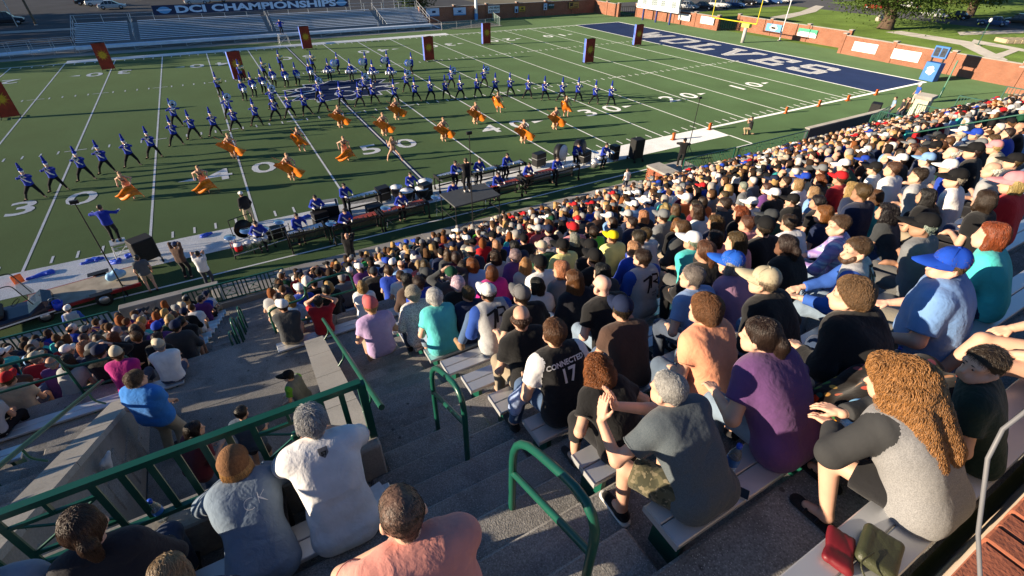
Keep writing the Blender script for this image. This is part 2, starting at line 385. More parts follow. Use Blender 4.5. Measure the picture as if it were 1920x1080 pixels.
def trouser_mesh(J, h=.02, leg=.96, loose=.012, wr=.003, seed=1, mats=(CLOTH,)):
    p, rt = J['pel'], J['rt']; P = [cap(p-rt*.085-J['up']*.005, p+rt*.085-J['up']*.005, .108+J['fat']*.5+loose*.6)]
    for s in 'lr':
        if leg <= .5: P.append(limb(J, s, 'H', loose*1.3, 0, leg*2, 0, True))
        else: P += [limb(J, s, 'H', loose, 0, 1), limb(J, s, 'S', loose*1.1, 0, (leg-.5)*2, 0, True)]
    return sdf_mesh('trousers', P, h, .025, mats, wrinkle(wr, seed) if wr else None)
def shoe_mesh(J, h=.015, mats=(CLOTH,)):
    P = []
    for s in 'lr':
        a, t = J['a'+s], J['t'+s]; P += [cap(a-t*.03-V3(0, 0, .03), a+t*.15-V3(0, 0, .045), .045, .036), cap(a, a-V3(0, 0, .03), .043)]
    return sdf_mesh('shoes', P, h, .02, mats)
# hair and hats are made round the head's own centre, so any head can wear them
def hair_mesh(kind, h=.012, mats=None, seed=0):
    P = [cap((0, -.033, .045), (0, .012, .048), .09, .082)]; clip = lambda X, Y, Z: .62*(Y-.062)-.78*(Z-.052)+0*X
    if kind == 'short': P += [cap((0, -.045, .0), (0, -.05, -.045), .072, .05), cap((-.05, -.02, .01), (.05, -.02, .01), .045)]
    elif kind == 'bob':
        P += [cap((-.06, -.02, .02), (-.068, -.01, -.09), .045, .035), cap((.06, -.02, .02), (.068, -.01, -.09), .045, .035), cap((0, -.06, 0), (0, -.065, -.1), .075, .06), cap((-.04, -.06, -.02), (.04, -.06, -.02), .06)]
        clip = lambda X, Y, Z: np.minimum(.62*(Y-.066)-.78*(Z-.055), Y-.03+0*Z)+0*X
    elif kind in ('long', 'curly'):
        w = 1 if kind == 'long' else 1.3
        P += [cap((-.062*w, -.02, .02), (-.085*w, -.02, -.2), .045*w, .035*w), cap((.062*w, -.02, .02), (.085*w, -.02, -.2), .045*w, .035*w), cap((0, -.065, .0), (0, -.1, -.26), .075*w, .06*w), cap((-.05*w, -.06, -.05), (-.06*w, -.095, -.27), .055*w, .04*w), cap((.05*w, -.06, -.05), (.06*w, -.095, -.27), .055*w, .04*w)]
        clip = lambda X, Y, Z: np.minimum(.62*(Y-.066)-.78*(Z-.055), Y-.03+0*Z)+0*X
    elif kind == 'ringlets':
        P += [cap((-.085, -.03, .02), (-.16, -.07, -.28), .06, .05), cap((.085, -.03, .02), (.16, -.09, -.28), .06, .05), cap((0, -.09, .02), (0, -.26, -.3), .105, .08), cap((-.075, -.09, 0), (-.12, -.24, -.33), .085, .06), cap((.075, -.09, 0), (.12, -.25, -.33), .085, .06), cap((0, -.04, .06), (0, 0, .06), .1)]
        clip = lambda X, Y, Z: np.minimum(.62*(Y-.066)-.78*(Z-.055), Y-.03+0*Z)+0*X
    elif kind == 'pony': P += [cap((0, -.045, .0), (0, -.05, -.04), .07, .05), cap((0, -.11, .04), (0, -.14, .0), .03, .035), cap((0, -.14, 0), (0, -.125, -.19), .035, .014), cap((-.05, -.02, .01), (.05, -.02, .01), .045)]
    elif kind == 'fringe':
        P = [cap((0, -.045, .01), (0, -.05, -.045), .08, .052), cap((-.055, -.02, .0), (.055, -.02, .0), .042)]; clip = lambda X, Y, Z: np.maximum(.62*(Y-.03)-.78*(Z-.03), Z-.062)+0*X
    elif kind == 'poof': P = [cap((0, -.035, .05), (0, .005, .055), .104, .094), cap((0, -.06, -.01), (0, -.05, -.04), .08, .06), cap((-.06, -.02, .02), (.06, -.02, .02), .055)]
    amp = {'ringlets': .012, 'curly': .012, 'poof': .006, 'bob': .004, 'long': .005}.get(kind, .003)
    return sdf_mesh('hair', P, h, .02, mats or (HAIR,), wrinkle(amp, seed+3, 2.6), clip)
def cap_mesh(h=.01):
    P = [cap((0, -.03, .052), (0, .012, .052), .098, .09)]
    crown = sdf_mesh('cap', P, h, .02, (FELT,), None, lambda X, Y, Z: .1*Y-(Z-.035)+0*X)
    b = MB(); n = 9; vs = []; fs = []
    for i in range(n):
        a = math.pi*(i/(n-1)); cx, sy = math.cos(a), math.sin(a)
        for q, (r0, zz) in enumerate(((1., .052), (1.32, .047), (1.62, .03))):
            vs.append((cx*.088*(1+.02*q), .0+sy*(.085+.075*q)+.012, zz-.012*abs(cx)**2*q))
    for i in range(n-1):
        for q in range(2): fs.append((i*3+q, i*3+q+1, i*3+q+4, i*3+q+3))
    m = len(vs); vs2 = vs+[(x, y, z-.006) for x, y, z in vs]; fs2 = fs+[tuple(m+i for i in f[::-1]) for f in fs]
    e = [i*3+2 for i in range(n)]
    for i in range(n-1): fs2.append((e[i], m+e[i], m+e[i+1], e[i+1]))
    brim = raw_mesh('brim', np.array(vs2), np.array(fs2), [FELT])
    return join_meshes('cap', [crown, brim])
def hat_mesh(h=.012):
    crown = sdf_mesh('hat', [cap((0, -.03, .05), (0, .012, .05), .1, .092)], h, .02, (FELT,), None, lambda X, Y, Z: -(Z-.03)+0*X+0*Y)
    b = MB().lathe([(.09, .045), (.12, .04), (.19, .02), (.19, .014), (.09, .036)], 20, (0, -.008, 0))
    return join_meshes('hat', [crown, b.mesh('brim', [FELT])])
# ================================================================== ground, field and paint
YD = .9144
TURF = mat('turf', (.038, .078, .034), rough=.9, var=.24, vs=.3, fine=.38, fs=26., bump=.9, bs=45., spec=.05, dr=1., sheen=.17, sheent=(.42, .60, .30))
PAINT = mat('field_paint', (.74, .76, .76), rough=.85, var=.1, vs=1.2, fine=.22, fs=28., bump=.5, bs=45., spec=.15, dr=1.)
NAVYT = mat('navy_turf', (.018, .032, .088), rough=.9, var=.12, vs=.5, fine=.3, fs=26., bump=.8, bs=45., spec=.05, dr=1.)
GREYT = mat('grey_field_paint', (.33, .34, .36), rough=.9, var=.1, fine=.2, fs=28., spec=.12, dr=1.)
ASPH = mat('asphalt', (.075, .077, .082), rough=.9, var=.2, vs=.25, fine=.15, fs=20., spec=.2, dr=.6)
LAWN = mat('lawn', (.085, .135, .03), rough=.95, var=.3, vs=.22, fine=.35, fs=9., bump=.8, bs=14., spec=.1, dr=1.)
PAVE = mat('pavement_concrete', (.36, .345, .32), rough=.9, var=.14, vs=.9, fine=.14, fs=45., bump=.3, bs=60., spec=.2, dr=.8)
def sheet(mb, pts, z): return mb.add([(p[0], p[1], z) for p in pts], [tuple(range(len(pts)))])
def rect(mb, x0, x1, y0, y1, z): return sheet(mb, [(x0, y0), (x1, y0), (x1, y1), (x0, y1)], z)
tag(rect(MB(), -400, 500, -200, 600, -.04).build('ground', mat('earth', (.13, .12, .085), rough=.95, var=.3, vs=.05, dr=1.)), kind='structure')
tag(sheet(MB(), [(-64, -30), (64.5, -30), (64.5, 61.5), (34.5, 61.5), (34.5, 53.6), (-64, 52.6)], 0).build('field', TURF), kind='structure')
tag(rect(MB(), -64, 34.5, 52.4, 62.5, -.012).build('concourse', mat('concourse_concrete', (.27, .26, .245), rough=.9, var=.15, vs=.4, fine=.1, fs=30., dr=.7)), kind='structure')
tag(rect(MB(), -150, 46, 62.5, 140, -.02).build('street', ASPH), kind='structure')
tag(rect(MB(), 64.5, 210, -90, 150, -.015).build('lawn', LAWN), kind='structure')
tag(rect(MB(), 66, 300, 53.5, 74, -.008).build('side_street', ASPH), kind='structure')
tag(rect(MB(), 109, 124, -90, 53.5, -.008).build('cross_street', ASPH), kind='structure')
for k, pts in enumerate((((1660, 60), (1690, 58), (1820, 78), (1890, 112), (1870, 118), (1800, 84)), ((1440, 33), (1475, 35), (1530, 22), (1545, 12), (1530, 10), (1500, 22)), ((1800, 66), (1920, 62), (1920, 56), (1795, 60)), ((1820, 80), (1920, 97), (1920, 92), (1826, 74)), ((1848, 107), (1885, 96), (1900, 90), (1918, 92), (1868, 112)))):
    tag(sheet(MB(), [at(*p) for p in pts], .004+.003*k).build('park_path', PAVE), kind='structure')
tag(rect(MB(), -90, 46, 76.5, 79, .0).build('kerb_walk', PAVE), kind='structure')
# paint lies on the turf, 4 mm a layer
X50 = 50*YD; FAR = 53.333*YD
def paint(name, mb, m=PAINT): return tag(mb.build(name, m), kind='structure')
paint('end_zone_paint', rect(MB(), X50, X50+10*YD, 0, FAR, .004), NAVYT)
ln = MB(); w = .055
for y in range(-50, 51, 5):
    if y == 0: continue
    rect(ln, y*YD-w, y*YD+w, 0, FAR, .008)
paint('yard_line', ln); 
paint('midfield_line', rect(MB(), -.16, .16, 0, FAR, .006), NAVYT); paint('midfield_stripe', rect(MB(), -.05, .05, 0, FAR, .010))
bd = MB(); rect(bd, -70, 25*YD*-1, -.3, 0, .008); rect(bd, 25*YD, X50+10*YD+.3, -.3, 0, .008); rect(bd, -70, -25*YD, FAR, FAR+.2, .008); rect(bd, 25*YD, X50+10*YD+.3, FAR, FAR+.2, .008)
rect(bd, X50+10*YD, X50+10*YD+.3, 0, FAR, .012); rect(bd, X50-.1, X50+.1, 0, FAR, .012)
paint('sideline', bd)
paint('team_box_paint', rect(rect(MB(), -25*YD, 25*YD, -2.1, 0, .008), -25*YD, 25*YD, FAR, FAR+1.75, .008))
paint('restraining_line', rect(rect(MB(), -40, 22.9, -4.15, -4.05, .008), 22.8, 22.95, -4.05, -2.1, .009))
hm = MB(); T3 = FAR/3
for y in range(-64, 60):
    if abs(y) > 50: continue
    x = y*YD
    if y % 5:
        for yy in (T3, 2*T3): rect(hm, x-.05, x+.05, yy-.3, yy+.3, .008)
        rect(hm, x-.05, x+.05, .25, .9, .008); rect(hm, x-.05, x+.05, FAR-.9, FAR-.25, .008)
    else:
        for yy in (T3, 2*T3): rect(hm, x-.6, x+.6, yy-.05, yy+.05, .012)
paint('hash_mark', hm)
def text_mesh(s, size, off=0., sx=1., ext=0., m=None, align='CENTER', shear=0.):
    c = bpy.data.curves.new('lettering', 'FONT'); c.body = s; c.size = size; c.offset = off; c.extrude = ext; c.align_x = align; c.align_y = 'CENTER'; c.shear = shear; c.resolution_u = 3
    o = bpy.data.objects.new('lettering', c); C.objects.link(o); dg = bpy.context.evaluated_depsgraph_get(); me = bpy.data.meshes.new_from_object(o.evaluated_get(dg))
    bpy.data.objects.remove(o); bpy.data.curves.remove(c)
    v = np.empty(len(me.vertices)*3, np.float32); me.vertices.foreach_get('co', v); v = v.reshape(-1, 3); v[:, 0] *= sx; me.vertices.foreach_set('co', v.ravel()); me.materials.clear()
    if m: me.materials.append(m)
    me.update(); return me
DIG = {d: text_mesh(d, 2.5, .03, 1.22, 0, PAINT) for d in '012345'}
for y, ch in ((-40, '10'), (-30, '20'), (-20, '30'), (-10, '40'), (0, '50'), (10, '40'), (20, '30'), (30, '20'), (40, '10')):
    for near in (True, False):
        yy = 9*YD-.9 if near else FAR-9*YD+.9; r = 0 if near else math.pi
        for i, c in enumerate(ch):
            x = (-1.25, 1.25)[i]*(1 if near else -1)
            tag(inst('field_number', DIG[c], None, (y*YD+x, yy, .013), (0, 0, r)), kind='structure')
        if y:
            a = MB(); sx = -1 if y < 0 else 1; x0 = y*YD+sx*2.45
            sheet(a, [(x0, yy-.25), (x0+sx*.95, yy), (x0, yy+.25)][::(1 if sx > 0 else -1)], .013); paint('direction_arrow', a)
# block letters of the end zone, outlined in white
LET = {'W': [((-.5, 1), (-.27, 0)), ((-.27, 0), (0, .75)), ((0, .75), (.27, 0)), ((.27, 0), (.5, 1))], 'O': [((-.38, .12), (-.38, .88)), ((.38, .12), (.38, .88)), ((-.3, 0), (.3, 0)), ((-.3, 1), (.3, 1))], 'L': [((-.3, 0), (-.3, 1)), ((-.42, 0), (.42, 0)), ((.4, 0), (.4, .3)), ((-.45, 1), (-.1, 1))], 'V': [((-.45, 1), (0, 0)), ((0, 0), (.45, 1)), ((-.6, 1), (-.3, 1)), ((.3, 1), (.6, 1))], 'E': [((-.3, 0), (-.3, 1)), ((-.42, 0), (.42, 0)), ((-.42, 1), (.42, 1)), ((-.3, .5), (.2, .5)), ((.4, 0), (.4, .25)), ((.4, .75), (.4, 1))], 'S': [((-.3, 0), (.3, 0)), ((-.3, 1), (.3, 1)), ((-.3, .5), (.3, .5)), ((-.4, .6), (-.4, .9)), ((.4, .1), (.4, .4)), ((-.4, .05), (-.4, .2)), ((.4, .8), (.4, .95))]}
EX = X50+5*YD
def ezpt(u, v, cy): return (EX-2.3+v*4.6, cy-u*3.4)      # the word reads from the goal line, across the field
ez = [('W', 35.2), ('O', 29.6), ('L', 24.6), ('V', 19.6), ('E', 14.2), ('S', 9.2)]
for c, cy in ez:
    for wd, z, m in ((.46, .012, PAINT), (.37, .016, GREYT)):
        mb = MB()
        for i, (p, q) in enumerate(LET[c]):
            a = Vector((*ezpt(*p, cy), 0)); b = Vector((*ezpt(*q, cy), 0)); d = (b-a).normalized(); nrm = Vector((-d.y, d.x, 0)); e = wd*.95
            a2, b2 = a-d*wd*.8, b+d*wd*.8
            sheet(mb, [a2-nrm*e, b2-nrm*e, b2+nrm*e, a2+nrm*e], z+.0003*i)
        paint('end_zone_letter', mb, m)
# midfield emblem: a navy badge with white edging
ctr = at(640, 168); em = MB(); pts = [(ctr.x+5.4*math.cos(a)*(1 if i % 2 == 0 else .72), ctr.y+3.9*math.sin(a)*(1 if i % 2 == 0 else .78)) for i, a in enumerate(np.linspace(0, 2*math.pi, 24, endpoint=False))]
sheet(em, [(ctr.x+(p[0]-ctr.x)*1.06, ctr.y+(p[1]-ctr.y)*1.06) for p in pts], .0135); paint('midfield_emblem_edge', em)
paint('midfield_emblem', sheet(MB(), pts, .0175), NAVYT)
em = MB()
for k, (u, v, r) in enumerate(((-3, 1.5, .9), (2.6, 1.2, .8), (0, -1.6, 1.))):
    n = 14
    for i in range(n):
        a, b = 2*math.pi*i/n, 2*math.pi*(i+1)/n
        sheet(em, [(ctr.x+u+r*q*math.cos(t), ctr.y+v+r*q*math.sin(t)) for t, q in ((a, 1), (b, 1), (b, .8), (a, .8))], .0215)
for a, b in (((-4.5, -.5), (-1.8, .4)), ((1.2, -.7), (4.4, -.4)), ((-1, .6), (1, .6))):
    em.bar((ctr.x+a[0], ctr.y+a[1], .0205), (ctr.x+b[0], ctr.y+b[1], .0205), .28, .003)
paint('midfield_emblem_mark', em)
# walk of cast slabs along the foot of the stand
pw = empty('front_walk'); tag(pw, kind='structure')
sl0 = MB().bbox(-.744, .744, -1.12, 1.12, -.05, .025, .008).mesh('slab', PAVE)
for i in range(28):
    inst('slab', sl0, pw, (-30.2+1.5*i, -6.17, RNG.uniform(-.004, .004)))
# park lawn kerbs and the orange yardage markers standing along the sideline
PYL = mat('orange_vinyl', (.72, .13, .02), rough=.5, var=.1)
pm = MB().bbox(-.12, .12, -.06, .06, .03, .5, .015).box(-.2, .2, -.12, .12, 0, .04).mesh('marker', PYL)
for i, (px, py) in enumerate(((1262, 262), (1330, 243), (1473, 212), (1535, 199), (1589, 189), (1642, 178))):
    p = at(px, py); m_ = inst('yard_marker', pm, None, (p.x, p.y, .005), (0, 0, RNG.uniform(-.3, .3)))
    tag(m_, 'orange sideline yard marker, %s from the speaker towards the end zone' % ORD[i+1], 'yard marker', 'orange yard markers on the sideline')
pm2 = MB().bbox(-.17, .17, -.05, .05, .03, .42, .02).mesh('marker', PYL)
p = at(38, 531); tag(inst('yard_marker', pm2, None, (p.x, p.y, .005), (.2, 0, .4)), 'orange sideline yard marker at the far left beside the golf cart', 'yard marker')
# ================================================================== the grandstand
CONC = mat('stand_concrete', (.28, .275, .265), rough=.92, var=.3, vs=1.7, fine=.42, fs=95., bump=.5, bs=90., spec=.2, dr=.6, coord='Object')
CONL = mat('pale_concrete', (.38, .36, .325), rough=.9, var=.14, vs=1.5, fine=.12, fs=60., bump=.3, bs=60., spec=.2, dr=.6)
CONG = mat('wall_concrete', (.29, .275, .25), rough=.92, var=.16, vs=.8, fine=.12, fs=50., bump=.3, bs=60., spec=.2, dr=.6)
ALU = mat('bench_aluminium', (.62, .64, .66), rough=.42, var=.06, vs=3, metal=.55, spec=.5, bump=.08, bs=20)
GREEN = mat('green_paint', (.008, .082, .055), rough=.32, var=.12, vs=5, spec=.5)
BRICK = mat('brick', (.36, .115, .06), rough=.85, var=.35, vs=7, bump=.5, bs=70, dr=.5)
MORT = mat('mortar', (.52, .42, .32), rough=.95, var=.1, dr=.5)
def specks(m, layers):
    """spots, flecks and chips with their own outline over a base colour"""
    t = m.node_tree; N = t.nodes; L = t.links; b = N['Principled BSDF']; src = b.inputs['Base Color'].links[0].from_socket; tc = N.new('ShaderNodeTexCoord')
    for kind, sc, lo, hi, col, amt in layers:
        if kind == 'v': n = N.new('ShaderNodeTexVoronoi'); o_ = n.outputs['Distance']
        else: n = N.new('ShaderNodeTexNoise'); n.inputs['Detail'].default_value = 8; n.inputs['Roughness'].default_value = .65; o_ = n.outputs[0]
        n.inputs['Scale'].default_value = sc; L.new(tc.outputs['Object'], n.inputs['Vector']); mr = N.new('ShaderNodeMapRange'); mr.inputs[1].default_value = lo; mr.inputs[2].default_value = hi; mr.inputs[3].default_value = amt; mr.inputs[4].default_value = 0
        if kind != 'v': mr.inputs[3].default_value = 0; mr.inputs[4].default_value = amt
        L.new(o_, mr.inputs[0]); mx = N.new('ShaderNodeMix'); mx.data_type = 'RGBA'; L.new(mr.outputs[0], mx.inputs[0]); L.new(src, mx.inputs[6]); mx.inputs[7].default_value = (*col, 1); src = mx.outputs[2]
    L.new(src, b.inputs['Base Color'])
specks(CONC, [('n', 2.2, .52, .66, (.11, .105, .1), .6), ('v', 4.5, .07, .1, (.07, .068, .066), .8), ('v', 55., .16, .22, (.62, .6, .56), .75), ('n', .7, .55, .75, (.36, .34, .3), .5)])
specks(CONL, [('n', 3., .56, .7, (.2, .19, .175), .6), ('v', 6., .04, .06, (.1, .1, .1), .8)])
specks(CONG, [('n', 2., .56, .7, (.14, .135, .125), .6)])
specks(GREEN, [('n', 38., .67, .69, (.09, .06, .045), .9), ('n', 7., .6, .72, (.02, .13, .095), .5)])
YB = lambda j: -20.51-.67*j; ZB = lambda j: 7.22+.345*j; ZF = lambda j: 6.79+.345*j; NOSE = lambda j: -20.12-.67*j
VX0, VX1 = -11.4, -8.8           # the near stairwell opening in the stand
WX0, WX1 = 9.6, 12.0             # the far one
XE = 30.
stand = empty('grandstand', label='stepped concrete grandstand with sloping parapets around its stairwell openings', cat='grandstand')
def tread(x0, x1, j, y0=None, y1=None, z=None):
    z = ZF(j) if z is None else z; y0 = NOSE(j) if y0 is None else y0; y1 = NOSE(j+1)-.02 if y1 is None else y1
    MB().bbox(x0, x1, y1, y0, z-.52, z, .02).build('step', CONC, stand)
for j in range(-18, 7):
    if j >= 3: segs = [(-24, -8.66), (-8.66, WX0-1), (WX0-1, XE)]
    elif j >= -4: segs = [(-24, VX0), (VX1, WX0), (WX1, XE)]
    elif j == -5: segs = []
    else: segs = [(-24, -10.84), (-10.84, -9.33), (-9.33, 8), (8, XE)]
    for a, b in segs: tread(a+.003, b-.003, j)
# landings level with the stairwell floors
for a, b in ((-24, VX0), (VX0, VX1), (VX1, WX0), (WX0, WX1), (WX1, XE)):
    MB().bbox(a+.003, b-.003, -17.5, -16.02, ZF(-5)-.5, ZF(-5), .012).build('landing', CONC, stand)
for a, b in ((VX0, VX1), (WX0, WX1)):
    MB().box(a, b, -25.5, -17.502, ZF(-5)-.3, ZF(-5)).build('stairwell_floor', CONC, stand)
    MB().box(a-.2, b+.2, -25.7, -25.5, ZF(-5)-.3, 8).build('stairwell_end', CONG, stand)
    for x in (a-.3, b):
        MB().box(x+.01, x+.29, -25.5, -21.95, ZF(-5)-.3, 7.3).build('stairwell_side', CONG, stand)
# half steps of the aisles
def halfsteps(x0, x1, js):
    for j in js: MB().bbox(x0, x1, NOSE(j)-.01, NOSE(j)+.33, ZF(j-1)-.03, ZF(j-1)+.1725, .018).build('half_step', CONC, stand)
halfsteps(-8.48, -7.42, range(-4, 7)); halfsteps(-12.5, -11.72, range(-4, 7)); halfsteps(-10.8, -9.37, range(-17, -5)); halfsteps(12.35, 13.3, range(-4, 7))
# parapets falling beside the stairwells, each with cast caps in lengths
def parapet(x0, x1, h, y0=-17.3, y1=-22.0):
    top = lambda y: -3.77+h-.515*y; zb = ZF(-5)-.2
    MB().add([(x0+.02, y1, zb), (x1-.02, y1, zb), (x1-.02, y0-.02, zb), (x0+.02, y0-.02, zb), (x0+.02, y1, top(y1)-.09), (x1-.02, y1, top(y1)-.09), (x1-.02, y0-.02, top(y0-.02)-.09), (x0+.02, y0-.02, top(y0-.02)-.09)],
             [(0, 3, 2, 1), (4, 5, 6, 7), (0, 1, 5, 4), (1, 2, 6, 5), (2, 3, 7, 6), (3, 0, 4, 7)]).build('parapet', CONG, stand)
    n = 4; L = (y0-y1)/n
    for i in range(n):
        a, b = y0-i*L-.006, y0-(i+1)*L+.006; vs = []
        for x in (x0-.015, x1+.015):
            vs += [(x, a, top(a)-.09), (x, b, top(b)-.09), (x, b, top(b)), (x, a, top(a))]
        MB().add(vs, [(0, 1, 2, 3), (7, 6, 5, 4), (0, 4, 5, 1), (1, 5, 6, 2), (2, 6, 7, 3), (3, 7, 4, 0)]).build('parapet_cap', CONL, stand)
parapet(-8.8, -8.5, .5); parapet(-11.7, -11.4, .5); parapet(WX0-.3, WX0, .5); parapet(WX1, WX1+.3, .62)
for a, b in ((-11.7, -8.5), (WX0-.3, WX1+.3)):
    MB().bbox(a, b, -22.13, -21.86, 7.25, 8.2, .015).build('kerb_upstand', CONL, stand)
    MB().box(a+.31, b-.31, -22.4, -22.14, 7.3, ZF(3)-.53).build('lintel', CONG, stand)
# brick wall behind the top row, capped by bricks on edge
bw = empty('back_wall', (0, 0, 0), label='red brick wall behind the top row at the bottom right corner', cat='wall')
MB().box(-30, XE, -25.35, -24.9, 4, 9.87).build('wall_core', MORT, bw)
rb = [MB().bbox(-.0445, .0445, -.17, .17, 0, .06+.004*k, .006).mesh('brick', BRICK) for k in range(3)]
x = -6.9
while x < -3.9:
    inst('brick', rb[random.randrange(3)], bw, (x, -25.045+RNG.uniform(-.002, .002), 9.862)); x += .103
MB().box(-3.85, XE, -25.21, -24.88, 9.86, 9.92).build('cap_course', BRICK, bw); MB().box(-30, -6.96, -25.21, -24.88, 9.86, 9.92).build('cap_course', BRICK, bw)
cb = MB(); pts = [(-6.35, -24.95, 9.95), (-6.5, -24.8, 10.2), (-6.62, -24.55, 10.6), (-6.5, -24.3, 10.95), (-6.1, -24.1, 11.1), (-5.4, -23.9, 11.15)]
cable_px = ((1838, 1085, 1.5), (1834, 1000, 1.48), (1843, 930, 1.46), (1852, 860, 1.44), (1880, 805, 1.42), (1925, 770, 1.4))
tag(cb.tube([CAM_LOC+ray(a, b)*d for a, b, d in cable_px], .0065, 8).build('cable', mat('grey_cable', (.16, .16, .17), rough=.5)), 'grey cable hanging in an arc above the brick wall at the right edge', 'cable')
# benches: one aluminium bench a row in each block of seats
bplank = {}
def bench(x0, x1, j, where, near=False):
    o = empty('bench', (x0, YB(j), ZB(j)), 0, 'aluminium bench, %s row up, %s' % (ordn(j+19), where), 'bench', 'benches of the grandstand')
    L = x1-x0
    for y0, y1 in ((-.13, 0), (-.27, -.136)):
        MB().bbox(0, L, y0, y1, -.045, 0, .006).build('plank', ALU, o)
    n = 2 if not near else 4
    for i in range(n):
        xx = .12+i*1.2 if x0 > -9.5 or near else L-.12-i*1.2
        if xx > L-.02 or xx < .02: continue
        MB().box(xx-.02, xx+.02, -.24, -.03, -.43, -.05).build('bracket', GREEN, o)
    if near or x0 == -7.37: MB().box(-.006, -.001, -.27, 0, -.05, .003).build('end_cap', ALU, o)
for j in range(-18, 7):
    if j in (-5,): continue
    if j > -5:
        bench(-7.37, WX0-.5, j, 'in the main block right of the aisle', True); bench(13.4, XE-.4, j, 'beyond the far stairwell')
        bench(-23.5, -12.6, j, 'in the block left of the near stairwell')
        if j >= 3: bench(-11.6, -8.56, j, 'behind the green fence above the stairwell')
    else:
        bench(-9.3, XE-.4, j, 'below the landing'); bench(-23.5, -10.88, j, 'in the lower left block')
# ------------------------------------------------------------------ green fences
BAR = {}
def fence(name, p0, p1, h, label, gap=.115, base=0., slope=0., cyc=9, bw_=.028, posts=True, xp=True):
    p0 = Vector(p0); p1 = Vector(p1); L = (p1-p0).length; rz = math.atan2(p1.y-p0.y, p1.x-p0.x); o = empty(name, p0, rz, label, 'fence', 'green steel fences of the stand')
    zt = lambda x: h+slope*x; zb = lambda x: base+slope*x
    for nm, off, t in (('top_rail', h, .05), ('bottom_rail', base+.04, .04)):
        MB().bar((0, 0, off), (L, 0, off+slope*L), .055 if nm == 'top_rail' else .04, t).build(nm, GREEN, o)
    n = max(2, round(L/gap)); g = L/n; key = (round(h-base, 3), bw_)
    if key not in BAR: BAR[key] = MB().box(-bw_/2, bw_/2, -.008, .008, .02, key[0]-.02).mesh('bar', GREEN)
    i = 0
    while i <= n:
        x = i*g; m = i % cyc
        if i in (0, n) and posts: MB().box(x-.03, x+.03, -.03, .03, zb(x)-.12, zt(x)).build('post', GREEN, o)
        else: inst('bar', BAR[key], o, (x, 0, zb(x)))
        if xp and m == 3 and i+3 < n:
            x2 = x+3*g; a, b = zb(x)+key[0]*.26, zb(x)+key[0]*.76; q = MB()
            xm = (x+x2)/2
            for a_, e_ in ((a, zb(x)), (b, zt(x))): MB().bar((x, 0, a_), (x2, 0, a_), .02, .028).bar((xm, 0, e_), (xm, 0, a_), .022, .028).build('panel_frame', GREEN, o)
            q = MB().bar((x, 0, a), (x2, 0, b), .012, .014).bar((x, .013, b), (x2, .013, a), .012, .014); q.build('cross_brace', GREEN, o)
            MB().lathe([(.0, -.02), (.034, -.02), (.034, .02), (0, .02)], 12, (xm, 0, (a+b)/2), (0, 1, 0)).build('rosette', GREEN, o)
            i += 3
        else: i += 1
    return o
F1Z = 8.83
fence('stairwell_fence', (-12.55, -22.0, 0), (-8.53, -22.0, 0), F1Z, 'green steel fence with crossed square panels above the near stairwell', .155, 8.24, bw_=.042)
fence('front_fence', (-21, -7.5, 0), (-14.15, -7.5, 0), 1.5, 'green fence with crossed panels along the lower left front of the stand', .15, .5, cyc=7, bw_=.045)
fence('front_fence', (-12.0, -7.55, 0), (-8.74, -7.55, 0), 1.52, 'green fence with crossed panels beside the front stairs', .13, .78, cyc=6, bw_=.045)
fence('front_fence', (13.0, -6.75, 0), (17.3, -6.75, 0), 1.5, 'green front fence right of the black-clad camera operator, upper length', .14, .5)
fence('front_fence', (17.5, -6.85, 0), (24.3, -6.85, 0), 1.5, 'long green front fence before the dark front wall at the far right', .14, .4)
for k in range(6):
    y0 = -8.1-k*1.9
    fence('end_fence', (XE, y0, 0), (XE, y0-1.86, 0), ZF(-18)+1.75+k*.93, 'green fence panel stepping up the right end of the stand, %s from the front' % ORD[k+1], .14, ZF(-18)+.55+k*.93, cyc=50)
fence('end_fence', (30.2, -7.6, 0), (33.6, -7.0, 0), 1.9, 'green fence at the foot of the stand left of the pale gate pier', .14, .7, cyc=50)
# front wall
fw = empty('front_wall', (0, 0, 0), label='low grey concrete wall along the front of the stand', cat='wall')
x = -8.6
while x < 11.2:
    L = min(3.3, 11.25-x); MB().bbox(x+.004, x+L-.004, -7.55, -7.3, 0, 1.05, .012).build('wall_length', CONG, fw); x += L
MB().box(-8.6, XE, -8.35, -7.56, 0, ZF(-18)-.005).build('footing', CONC, fw)
MB().bbox(-14.1, -11.0, -6.75, -6.45, 0, 1.05, .015).build('wing', CONL, fw); MB().bbox(-11.25, -10.95, -7.5, -6.76, 0, .95, .015).build('wing', CONL, fw)
MB().bbox(-12.1, -8.62, -7.7, -7.42, 0, .78, .012).build('wall_length', CONG, fw); MB().box(-24, -12.12, -8.35, -7.4, 0, .42).build('wall_length', CONG, fw)
MB().box(-12.1, -8.62, -8.35, -7.71, 0, ZF(-18)-.01).build('footing', CONC, fw)
dk = MB().bbox(24.6, 34.2, -6.75, -6.5, 0, 1.5, .015); dk.build('screen_wall', mat('dark_render', (.09, .09, .1), rough=.8), fw); MB().bbox(24.5, 34.3, -6.8, -6.45, 1.5, 1.58, .01).build('coping', CONL, fw)
MB().bbox(13.4, 24.4, -7.0, -6.72, 0, .5, .012).build('wall_length', CONL, fw)
bp = empty('brick_pier', (11.75, -6.4, 0), label='red brick pier with a pale cap at the end of the front walk', cat='pier')
bk = MB().bbox(-.1, .1, -.05, .05, -.03, .03, .005).mesh('brick', BRICK); bk2 = MB().bbox(-.05, .05, -.1, .1, -.03, .03, .005).mesh('brick', BRICK)
MB().box(-.42, .42, -.72, .72, 0, 1.0).build('core', MORT, bp); MB().bbox(-.5, .5, -.8, .8, 1.0, 1.12, .012).build('cap', CONL, bp)
